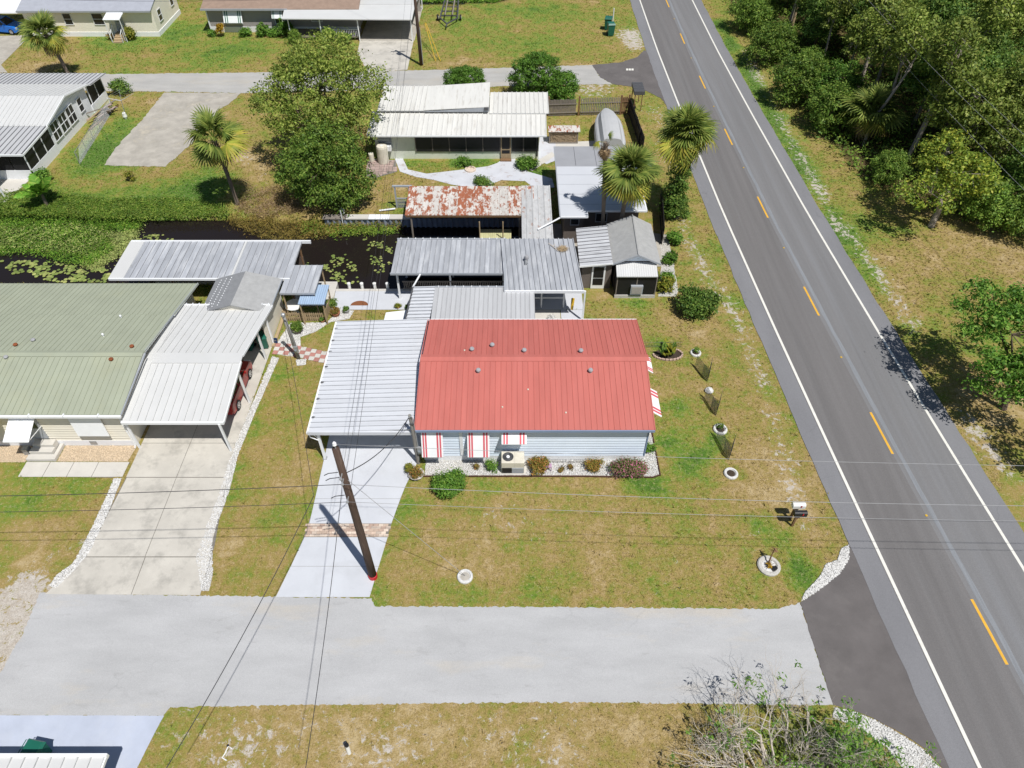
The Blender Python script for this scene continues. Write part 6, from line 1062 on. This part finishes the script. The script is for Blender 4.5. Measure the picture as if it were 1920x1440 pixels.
MB().cbox(c_ + V((.2, -.2, .16)), (.26, .18, .14), .4).build('black_stone', 'plastic_black', label='black stone lying in the pale stone bed', cat='stone')
q = P(1329, 734); MB().lathe((q.x, q.y, 0), [(.24, 0), (.28, .10), (.2, .22), (.05, .27)], 9).build('painted_stone', 'rock_white', label='white painted boulder on the side lawn between wire guards', cat='stone')
for (ax, ay), (lx, ly), (rx_, ry_), lab in (((1326, 716), (1303, 686), (1331, 690), 'dark wire plant guard near the bromeliad bed'), ((1342, 780), (1321, 745), (1349, 752), 'dark wire plant guard beside the white boulder'), ((1366, 863), (1343, 818), (1374, 832), 'dark wire plant guard beside the rough stone ring')):
    a = P(ax, ay); root = thing('wire_guard', a, lab, 'plant guard')
    for e_ in (P(lx, ly), P(rx_, ry_)):
        L = (e_ - a).length; b = MB(); n_ = int(L / .055)
        for i in range(n_ + 1): p_ = a.lerp(e_, i / n_); b.tube([p_, p_ + V((0, 0, .95))], .006, 3, False)
        for j in range(15): b.tube([a + V((0, 0, .06 + j * .063)), e_ + V((0, 0, .06 + j * .063))], .006, 3, False)
        tag(b.build('mesh_panel', 'metal_dark', root), kind='stuff')
q = P(655, 1412); root = thing('standpipe', q, 'short white standpipe with a black top on the verge across the street', 'pipe'); MB().tube([q, q + V((-.03, .12, .55))], .085, 10).build('pipe', 'plastic_white', root); MB().tube([q + V((-.03, .12, .55)), q + V((-.032, .13, .66))], .088, 10).build('cap', 'plastic_black', root)
a, b_ = P(418, 1424), P(430, 1400); root = thing('bent_pipe', a, 'thin white bent pipe lying on the verge across the street', 'pipe'); MB().tube([a + V((.18, -.05, .05)), a + V((-.03, .05, .06)), a + V((.04, .2, .06))], .03, 6).build('pipe', 'plastic_white', root); MB().tube([a + V((.04, .2, .06)), b_ + V((-.03, 0, .06)), b_ + V((.16, -.1, .06))], .03, 6).build('pipe', 'plastic_white', root); MB().lathe(b_ + V((-.05, .02, .02)), [(.05, 0), (.05, .07), (.02, .09)], 8).build('valve', 'plastic_black', root)
# ---------------------------------------------------------------- air conditioner and garden bits along the blue house
AC = thing('air_conditioner', (.05, 24.5, 0), 'beige packaged air conditioner with a top fan in front of the blue house', 'air conditioner')
MB().box((-.68, 23.98, 0), (.78, 25.0, .06)).build('pad', 'sidewalk', AC); MB().box((-.58, 24.08, .06), (.15, 24.92, .98)).build('cabinet', 'plastic_cream', AC); MB().box((.155, 24.08, .06), (.68, 24.92, .98)).build('cabinet', 'plastic_cream', AC)
MB().lathe((-.22, 24.52, .975), [(.31, 0), (.31, .04), (.27, .045), (.27, .01)], 24).build('fan_ring', 'metal_dark', AC); MB().lathe((-.22, 24.52, .99), [(.26, 0), (.255, .01)], 24).build('fan_well', 'plastic_black', AC); gl = MB()
for r_ in (.08, .13, .18, .23): gl.tube([(-.22 + math.cos(a) * r_, 24.52 + math.sin(a) * r_, 1.025) for a in np.linspace(0, 6.283, 21)], .006, 4, False)
gl.build('grille', 'metal_gray', AC); MB().lathe((-.22, 24.52, 1.0), [(.1, 0), (.09, .03), (.02, .04)], 14).build('hub', 'trim_white', AC)
MB().box((-.55, 24.05, .12), (-.02, 24.08, .55)).build('louvre_panel', 'plastic_black', AC); MB().box((.0, 24.05, .12), (.65, 24.08, .55)).build('service_panel', 'trim_gray', AC)
bp = [(-4.9, 23.92), (3.9, 23.92), (7.8, 23.85), (8.25, 24.0), (8.2, 28.8), (7.5, 28.8), (7.5, 25.03), (-4.9, 25.03)]; sheet('gravel_bed', bp, .012, 'rock_bed'); rocks('white_gravel', bp, 5200, .03, .06, .016, 'rock_white', 'white gravel bed along the front and side of the blue house')
b = MB(); ed = [(-4.95, 23.88), (3.9, 23.88), (7.85, 23.8), (8.3, 23.98), (8.24, 28.8)]
for p_, q_ in zip(ed, ed[1:]): b.beam((*p_, .05), (*q_, .05), .05, .12)
b.build('bed_edging', 'edging', label='dark brown edging around the white gravel bed of the blue house', cat='edging')
b = MB(); [b.tube([(1.95 + i * .09, 24.86, 0), (1.95 + i * .09, 24.86, .34)], .007, 3, False) for i in range(36)]; b.tube([(1.95, 24.86, .3), (5.1, 24.86, .3)], .009, 4); b.tube([(1.95, 24.86, .08), (5.1, 24.86, .08)], .009, 4); b.build('border_fence', 'metal_dark', label='low dark wire border fence along the blue house wall', cat='fence')
root = thing('garden_stool', (2.05, 24.35, 0), 'small purple garden stool on the white gravel', 'stool'); MB().box((1.88, 24.22, .36), (2.22, 24.5, .42)).build('seat', 'plastic_purple', root)
for x_, y_ in ((1.9, 24.24), (2.2, 24.24), (1.9, 24.48), (2.2, 24.48)): MB().box((x_ - .02, y_ - .02, 0), (x_ + .02, y_ + .02, .36)).build('leg', 'plastic_purple', root)
def pot(loc, r_, h_, m_, label, leaf=None, lr=.25, ls=.06, fill='soil'):
    loc = V(loc); root = thing('plant_pot', loc, label, 'plant pot'); MB().lathe(loc, [(r_ * .7, 0), (r_, h_ * .85), (r_ * 1.08, h_ * .86), (r_ * 1.08, h_), (r_ * .9, h_), (r_ * .88, h_ * .9)], 14).build('pot', m_, root); MB().lathe(loc, [(r_ * .9, h_ * .86), (.02, h_ * .92)], 12).build('soil', fill, root)
    if leaf: cc, p, nr = crown_pts([(0, 0, h_ + lr * .5, lr, lr, lr * .7)], int(60 * lr) + 6, 34, lr * .3); v, f = leaf_quads(p, nr, rng.uniform(.6, 1.3, len(p)) * ls, .35); inst('plant', npmesh('plant', v, f, leaf), root)
pot((-5.35, 23.95, 0), .42, .22, 'sidewalk', 'round white rimmed planter with reddish plants at the driveway corner', 'croton', .34, .06); pot((-5.75, 24.25, .026), .22, .25, 'metal_dark', 'dark pot with yellow leaves beside the round planter', 'leaf_yellow', .22)
pot((7.85, 27.0, 0), .2, .28, 'clay', 'terracotta pot on gravel along the road side wall of the blue house', 'leaf_dark', .2); pot((-14.5, 36.0, 0), .36, .34, 'wood_gray', 'half barrel planter with spiky green plant on white gravel', 'leaf_oak', .34, .09); pot((-12.2, 37.7, 0), .3, .32, 'clay', 'clay pot with reddish plant near the picket fence corner', 'croton', .26); pot((-12.55, 38.55, 0), .2, .3, 'pot_gray', 'grey pot with tall green plant behind the clay pot', 'leaf_oak', .3, .08); pot((-11.5, 38.0, 0), .2, .28, 'pot_gray', 'small grey pot with round green plant beside the patio', 'leaf_dark', .18)
pot((-8.0, 38.5, 0), .14, .16, 'clay', 'tiny pot with yellow flowers at the patio edge', 'leaf_yellow', .18); pot((-7.3, 38.45, 0), .12, .14, 'clay', 'tiny pot with green leaves at the patio edge near the porch', 'leaf_oak', .16); pot((-13.0, 37.0, 0), .16, .2, 'clay', 'small red clay pot at the foot of the picket fence', 'leaf_bright', .16)
pot((3.4, 36.2, .03), .22, .26, 'pot_gray', 'pot of yellow green croton by the porch step', 'leaf_yellow', .32, .08); pot((1.75, 35.6, .03), .22, .22, 'clay', 'pot of green leaves behind the brick planter', 'leaf_bright', .32, .08); pot((2.7, 37.0, .03), .16, .26, 'pot_gray', 'pot of whitish dusty leaves on the back patio', 'rock_white', .22, .06)
MB().box((1.95, 35.75, .03), (2.75, 36.15, .42)).build('brick_planter', 'clay', label='rust red rectangular planter on the back patio', cat='planter')
MB().tube([(4.15, 38.0, .3), (4.2, 38.2, 1.1)], [.09, .12], 8).build('rolled_umbrella', 'plastic_yellow', label='rolled yellow umbrella standing in the patio corner', cat='umbrella')
MB().lathe((-15.75, 34.9, .02), [(.14, 0), (.17, .3), (.15, .3), (.13, .05)], 12).build('bucket', 'plastic_blue', label='dark blue bucket beside the carport post and shed wall', cat='bucket')
dm_ = [(-11.4, 38.75)] + [(-10.75 + math.cos(a) * .62, 38.75 + math.sin(a) * .5) for a in np.linspace(math.pi, 0, 12)]; MB().prism(dm_, .034, .055).build('door_mat', 'mat_brown', label='half round brown mat on the white patio', cat='mat')
# bromeliad bed edging and little fence
b = MB(); [b.cbox((10.2 + math.cos(a) * .95, 33.75 + math.sin(a) * .55, .07), (.2, .1, .13), a + 1.57) for a in np.linspace(-3.0, .9, 16)]; b.build('brick_edging', 'brick_c', label='curved brick edging around the bromeliad bed', cat='edging'); sheet('planting_bed', [(10.2 + math.cos(a) * .95, 33.75 + math.sin(a) * .55) for a in np.linspace(-3.14, 3.14, 16)], .012, 'soil')
b = MB(); [b.tube([(8.7 + i * .1, 34.45, 0), (8.7 + i * .1, 34.45, .55)], .008, 3, False) for i in range(26)]; b.tube([(8.7, 34.45, .48), (11.2, 34.45, .48)], .01, 4); b.tube([(8.7, 34.45, .12), (11.2, 34.45, .12)], .01, 4); b.build('border_fence', 'metal_dark', label='low black wire fence behind the bromeliad bed', cat='fence')
# ---------------------------------------------------------------- white rock borders
def rockbed(poly, n_, label, r0=.035, r1=.075): p_ = [(q.x, q.y) for q in PX(*poly)]; sheet('gravel_bed', p_, .011, 'rock_bed', amp=.03); rocks('white_gravel', p_, int(n_ * 1.5), r0 * .8, r1 * .75, .014, 'rock_white', label)
rockbed([(214, 897), (228, 897), (212, 940), (190, 990), (168, 1035), (135, 1075), (105, 1103), (93, 1098), (105, 1080), (138, 1055), (152, 1030), (175, 985), (198, 935)], 1500, 'white rock border along the lawn side of the cream driveway')
rockbed([(511, 668), (523, 672), (480, 770), (446, 855), (430, 920), (412, 970), (398, 1010), (399, 1075), (392, 1108), (378, 1108), (368, 1045), (388, 985), (410, 930), (428, 870), (446, 822), (470, 765)], 2600, 'white rock border between the cream driveway and the strip lawn')
rockbed([(520, 642), (545, 606), (612, 605), (640, 580), (664, 583), (655, 598), (620, 604), (592, 622), (563, 632), (564, 652), (530, 650)], 1900, 'white gravel garden around the picket fence'); rockbed([(555, 675), (575, 672), (573, 684), (557, 686)], 160, 'white pebbles at the foot of the grey service pole')
rockbed([(1591, 1022), (1592, 1048), (1574, 1076), (1542, 1102), (1502, 1128), (1508, 1112), (1538, 1080), (1548, 1058), (1570, 1050), (1578, 1028)], 1100, 'white rocks around the lawn corner at the asphalt apron'); rockbed([(1565, 1326), (1600, 1334), (1640, 1350), (1690, 1378), (1735, 1408), (1772, 1450), (1700, 1450), (1660, 1400), (1600, 1360), (1560, 1345)], 1800, 'white rock verge along the asphalt apron by the twiggy shrub')
rockbed([(1238, 452), (1254, 452), (1272, 545), (1268, 556), (1234, 556), (1240, 500)], 900, 'white gravel strip along the road side wall of the gabled shed', .03, .06)
# ---------------------------------------------------------------- yard behind the canal: fence, boat, firewood, kiosk
FN = thing('wooden_fence', (7.4, 68.1, 0), 'weathered grey wooden fence with a slatted gate behind the covered boat', 'fence')
def fence_run(par, a, b_, h_, m_, w_=.13, gap=.02, z0=.05):
    a, b_ = V((*a, 0)), V((*b_, 0)); d = (b_ - a).normalized(); n_ = int((b_ - a).length / (w_ + gap)); nr = V((-d.y, d.x, 0)) * .02; k = MB()
    for i in range(n_): p_ = a + d * (i * (w_ + gap)); hh = h_ * random.uniform(.97, 1.02); k.hexa([p_ + V((0, 0, z0)) - nr, p_ + d * w_ + V((0, 0, z0)) - nr, p_ + d * w_ + V((0, 0, z0)) + nr, p_ + V((0, 0, z0)) + nr, p_ + V((0, 0, hh)) - nr, p_ + d * w_ + V((0, 0, hh)) - nr, p_ + d * w_ + V((0, 0, hh)) + nr, p_ + V((0, 0, hh)) + nr])
    tag(k.build('fence_boards', m_, par), kind='stuff')
    for z_ in (.35, h_ * .72): MB().beam(a + V((0, 0, z_)) - nr * 2.6, b_ + V((0, 0, z_)) - nr * 2.6, .05, .09).build('rail', m_, par)
fence_run(FN, (3.6, 67.9), (6.4, 68.1), 1.65, 'wood_gray'); fence_run(FN, (6.75, 68.1), (10.7, 68.3), 1.75, 'wood_gray', .10, .07); fence_run(FN, (10.75, 68.3), (11.5, 68.4), 1.8, 'wood_brown', .12, .04)
for x_, y_ in ((3.6, 68), (6.58, 68.1), (10.72, 68.3), (11.5, 68.4)): post(FN, x_, y_, 0, 1.95, .16, 'wood_brown')
FB = thing('black_fence', (11.7, 64, 0), 'black board fence running along the road side of the boat yard', 'fence'); fence_run(FB, (11.55, 68.3), (11.9, 60.2), 1.7, 'wood_black', .14, .01)
for y_ in (66.2, 64, 61.8): post(FB, 11.72, y_, 0, 1.8, .1, 'wood_black')
fence_run(FB, (12.2, 51.5), (11.6, 46.0), 1.6, 'wood_black', .14, .02)
BT = thing('covered_boat', (9.0, 62.5, 0), 'boat on a trailer under a fitted grey tarpaulin', 'boat'); b = MB(); n_ = 14
sec = [(66.9, .05, .1), (66.3, .45, .35), (65.3, .95, .62), (64.2, 1.22, .85), (63.0, 1.32, 1.0), (61.6, 1.34, 1.05), (60.2, 1.34, 1.0), (59.2, 1.30, .9)]
for y_, w_, h_ in sec:
    for k in range(n_): a = math.pi * k / (n_ - 1); x_ = math.cos(a) * w_; r_ = abs(math.cos(a)); b.v.append((9.05 + x_ - (67 - y_) * .02, y_, (.75 if k in (0, n_ - 1) else 1.2) + .02 + h_ * max(0, math.sin(a)) ** .8 * (1.0 if .25 < k / (n_ - 1) < .75 else .55)))
for i in range(len(sec) - 1): b.f += [(i * n_ + k, i * n_ + k + 1, (i + 1) * n_ + k + 1, (i + 1) * n_ + k) for k in range(n_ - 1)]
b.f.append(tuple(range((len(sec) - 1) * n_, len(sec) * n_))); b.build('tarpaulin', 'tarp_gray', BT, smooth=False)
hl = MB(); k = [(66.8, .05), (65.3, .8), (63, 1.15), (59.3, 1.15)]; hl.add([(9.03 + s_ * w_, y_, .85) for s_ in (-1, 1) for y_, w_ in k] + [(9.03, y_, .40) for y_, w_ in k], [(i, i + 1, 9 + i, 8 + i) for i in range(3)] + [(5 + i, 4 + i, 8 + i, 9 + i) for i in range(3)]); hl.build('hull', 'trim_white', BT)
for x_ in (8.2, 9.9): MB().tube([(x_ - .1, 60.8, .33), (x_ + .1, 60.8, .33)], .33, 14).build('wheel', 'rubber', BT)
MB().beam((9.05, 59.5, .35), (9.05, 67.3, .42), .1, .1).build('trailer_beam', 'metal_gray', BT)
FW = thing('firewood_rack', (4.8, 62.6, 0), 'firewood rack filled with split logs under a rusty sheet', 'firewood rack')
for x_ in (3.5, 6.1):
    for y_ in (62.35, 62.95): post(FW, x_, y_, 0, 1.2, .08, 'wood_gray')
MB().box((3.45, 62.3, .06), (6.15, 63.0, .14)).build('base_rail', 'wood_gray', FW); MB().slab((3.35, 62.2, 1.22), (6.3, 62.2, 1.22), (6.3, 63.25, 1.34), (3.35, 63.25, 1.34), .03).build('roof_sheet', 'roof_rust', FW)
lg = MB()
for r_ in range(9):
    for c_ in range(22): lg.tube([(3.62 + c_ * .112 + (.05 if r_ % 2 else 0) + random.uniform(-.015, .015), 62.36 + random.uniform(-.04, .04), .2 + r_ * .105), (3.62 + c_ * .112, 62.9, .2 + r_ * .105)], random.uniform(.042, .058), 6)
tag(lg.build('logs', 'log_end', FW), kind='stuff')
KS = thing('mail_kiosk', (12.5, 69.6, 0), 'black mail cluster stand with a ribbed flat top by the back street corner', 'mailbox stand')
for x_, y_ in ((12.15, 69.1), (12.85, 69.1), (12.15, 71.0), (12.85, 71.0)): post(KS, x_, y_, 0, 1.65, .08, 'wood_brown')
for i in range(6): MB().box((12.0, 69.0 + i * .37, 1.65), (13.05, 69.33 + i * .37, 2.0)).build('locker', 'metal_dark', KS)
TR = thing('boat_trailer', (-7.8, 95, 0), 'empty dark metal boat trailer on the far lawn', 'trailer')
for a, b_ in (((-8.9, 93.4, .5), (-8.6, 101.5, .55)), ((-6.7, 93.4, .5), (-7.0, 101.5, .55)), ((-8.9, 93.4, .5), (-7.9, 91.4, .5)), ((-6.7, 93.4, .5), (-7.9, 91.4, .5)), ((-7.9, 91.4, .5), (-7.95, 90.6, .45))): MB().beam(a, b_, .13, .13).build('frame_rail', 'metal_dark', TR)
for y_ in (94, 95.6, 97.2, 99, 100.8): MB().beam((-8.85, y_, .52), (-6.75, y_, .52), .1, .1).build('crossbar', 'metal_dark', TR)
for x_ in (-8.25, -7.35): MB().beam((x_, 93.6, .78), (x_, 101, .82), .14, .08).build('bunk', 'wood_gray', TR)
for x_ in (-9.2, -6.4):
    wo = MB().tube([(x_ - .1, 94.0, .34), (x_ + .1, 94.0, .34)], .34, 14).build('wheel', 'rubber', TR); MB().tube([(x_ + .1, 94.0, .34), (x_ + .11, 94.0, .34)], .18, 12).build('rim', 'trim_white', wo)
for x_ in (-8.95, -6.65): MB().tube([(x_, 100, .5), (x_, 100, 1.9)], .05, 6).build('guide_post', 'metal_gray', TR)
# chain link fence, clothes drier, timber heap by the white house
CF = thing('chain_link_fence', (-39.5, 64, 0), 'sagging chain link fence beside the white walled house', 'fence'); A_, B_ = P(150, 308), P(213, 205); n_ = int((B_ - A_).length / .12); b = MB()
for i in range(n_):
    for s_ in (1, -1):
        p_ = A_.lerp(B_, i / n_); q_ = A_.lerp(B_, min(1, max(0, (i + 9 * s_) / n_))); b.tube([p_, q_ + V((0, 0, 1.1))], .006, 3, False)
tag(b.build('mesh', 'metal_gray', CF), kind='stuff')
for i in range(6): p_ = A_.lerp(B_, i / 5); MB().tube([p_, p_ + V((0, 0, 1.2))], .03, 6).build('post', 'metal_gray', CF)
MB().tube([A_ + V((0, 0, 1.15)), B_ + V((0, 0, 1.15))], .02, 5).build('top_rail', 'metal_gray', CF)
q = P(237, 222); CL = thing('rotary_drier', q, 'tilted rotary clothes drier with a white bag beside the chain link fence', 'clothes drier'); MB().tube([q, q + V((.1, .2, 1.9))], .03, 6).build('mast', 'metal_gray', CL)
for i in range(4):
    a = i * 1.57 + .4; e_ = q + V((.1 + math.cos(a) * 1.3, .2 + math.sin(a) * 1.3, 2.2)); MB().tube([q + V((.1, .2, 1.7)), e_], .015, 4).build('arm', 'metal_gray', CL)
    for r_ in (.5, .8, 1.0): a2 = a + 1.57; MB().tube([q + V((.1 + math.cos(a) * 1.3 * r_, .2 + math.sin(a) * 1.3 * r_, 1.7 + .5 * r_)), q + V((.1 + math.cos(a2) * 1.3 * r_, .2 + math.sin(a2) * 1.3 * r_, 1.7 + .5 * r_))], .008, 3, False).build('line', 'wire_pale', CL)
MB().lathe(q + V((0, -.1, 0)), [(.12, 0), (.22, .25), (.16, .6), (.05, .7)], 9).build('bag', 'plastic_white', CL)
TH = thing('timber_heap', (-40.2, 67.5, 0), 'heap of old planks and brush against the white walled house', 'timber heap')
for i in range(16): p_ = V((-40.3 + random.uniform(-.5, .5), 66 + random.uniform(0, 3.2), .08 + .05 * i)); a = random.gauss(1.45, .35); d = V((math.cos(a), math.sin(a), random.uniform(-.08, .1))) * random.uniform(.7, 1.4); MB().beam(p_ - d, p_ + d, .18, .04).build('plank', random.choice(('wood_tan', 'wood_brown', 'wood_gray', 'paver_pink')), TH)
# bits at the canal
MB().lathe((P(557, 500, -.5).x, P(557, 500, -.5).y, -.6), [(.1, 0), (.16, .3), (.12, .8), (.05, .95)], 10).build('mooring_buoy', 'plastic_orange', label='orange float beside the grey boathouse roof', cat='float')
q = P(645, 387, .3); root = thing('camera_post', (q.x, 50.3, 0), 'small square white box on the bulkhead', 'box'); MB().box((q.x - .18, 50.15, .2), (q.x + .18, 50.4, .6)).build('box', 'trim_white', root); MB().box((q.x - .11, 50.13, .28), (q.x + .11, 50.15, .52)).build('opening', 'plastic_black', root)
MB().beam((-10.9, 50.8, .1), (-9.6, 51.0, .16), .16, .05).build('loose_board', 'wall_white', label='loose white board on the grass by the lattice gate', cat='board')
MB().beam((2.9, 51.3, .9), (4.3, 51.9, 2.0), .08, .06).build('leaning_plank', 'wood_brown', label='brown plank leaning between rusty roof and flat roofed building', cat='plank')
MB().lathe((P(882, 319).x, P(882, 319).y, .02), [(.5, 0), (.5, .12), (.36, .14), (.34, .03)], 16).build('tree_ring', 'brick_b', label='small round stone ring on the grey garden path', cat='planter')
shrub('garden_shrub', (P(905, 348).x, P(905, 348).y + .3, 0), 'dark clump at the back edge of the rusty roof', .9, .6, 'leaf_dark', 40, 40, .15, .08)
# ---------------------------------------------------------------- grass blades standing on the lawns
EXCL.append([(p.x, p.y) for p in PX((-80, 372), (60, 358), (200, 377), (330, 373), (420, 386), (430, 405), (330, 412), (100, 410), (-80, 405))])
def grass(name, x0, x1, y0, y1, dens, h0, h1, w0, label):
    n_ = int((x1 - x0) * (y1 - y0) * dens); x = rng.uniform(x0, x1, n_); y = rng.uniform(y0, y1, n_)
    k = (np.abs(x) < 5 + (y + 2) * .76 + 3) & (y > 7.0); x, y = x[k], y[k]
    bad = np.zeros(len(x), bool)
    for pl in EXCL:
        a = np.array([(p[0], p[1]) for p in pl]); lo, hi = a.min(0) - .1, a.max(0) + .1; s_ = (x > lo[0]) & (x < hi[0]) & (y > lo[1]) & (y < hi[1]) & ~bad
        if s_.any(): bad[np.where(s_)[0]] |= inpoly(x[s_], y[s_], pl)
    bad |= inpoly(x, y, WOOD); x, y = x[~bad], y[~bad]; f_ = field(x, y); thin = rng.random(len(x)) < np.clip(1.05 - f_['sand'] * 1.1, .06, 1); x, y = x[thin], y[thin]; f_ = {a: v[thin] for a, v in f_.items()}
    n_ = len(x); m_ = 3; px_ = np.repeat(x, m_) + rng.normal(0, .025, n_ * m_); py_ = np.repeat(y, m_) + rng.normal(0, .025, n_ * m_); N = n_ * m_; a = rng.uniform(0, 6.28, N); h = rng.uniform(h0, h1, N) * (1 + .12 * np.repeat(f_['lush'], m_)); w = w0 * rng.uniform(.6, 1.3, N); ln = rng.uniform(.3, 1.1, N) * h
    dx, dy = np.cos(a), np.sin(a); v = np.stack([np.stack([px_ - dy * w, py_ + dx * w, np.zeros(N)], 1), np.stack([px_ + dy * w, py_ - dx * w, np.zeros(N)], 1), np.stack([px_ + dx * ln, py_ + dy * ln, h], 1)], 1).reshape(-1, 3)
    o = bpy.data.objects.new(name, npmesh(name, v, np.arange(N * 3).reshape(-1, 3), 'lawn', attrs={a_: np.repeat(q_, m_ * 3) for a_, q_ in f_.items()})); _link(o, None, (0, 0, 0)); tag(o, label, 'grass', None, 'stuff')
grass('lawn_grass', -30, 30, 8, 36, 75, .03, .08, .012, 'short patchy grass of the front and side lawns')
grass('lawn_weeds', -30, 30, 8, 62, .9, .08, .2, .035, 'broad leaved weeds scattered over the near lawns')
grass('lawn_grass', -48, 42, 36, 62, 26, .05, .14, .022, 'rough grass around the canal and along the road')
grass('lawn_grass', -75, 34, 62, 104, 10, .05, .15, .035, 'grass of the far lawns along the back street')
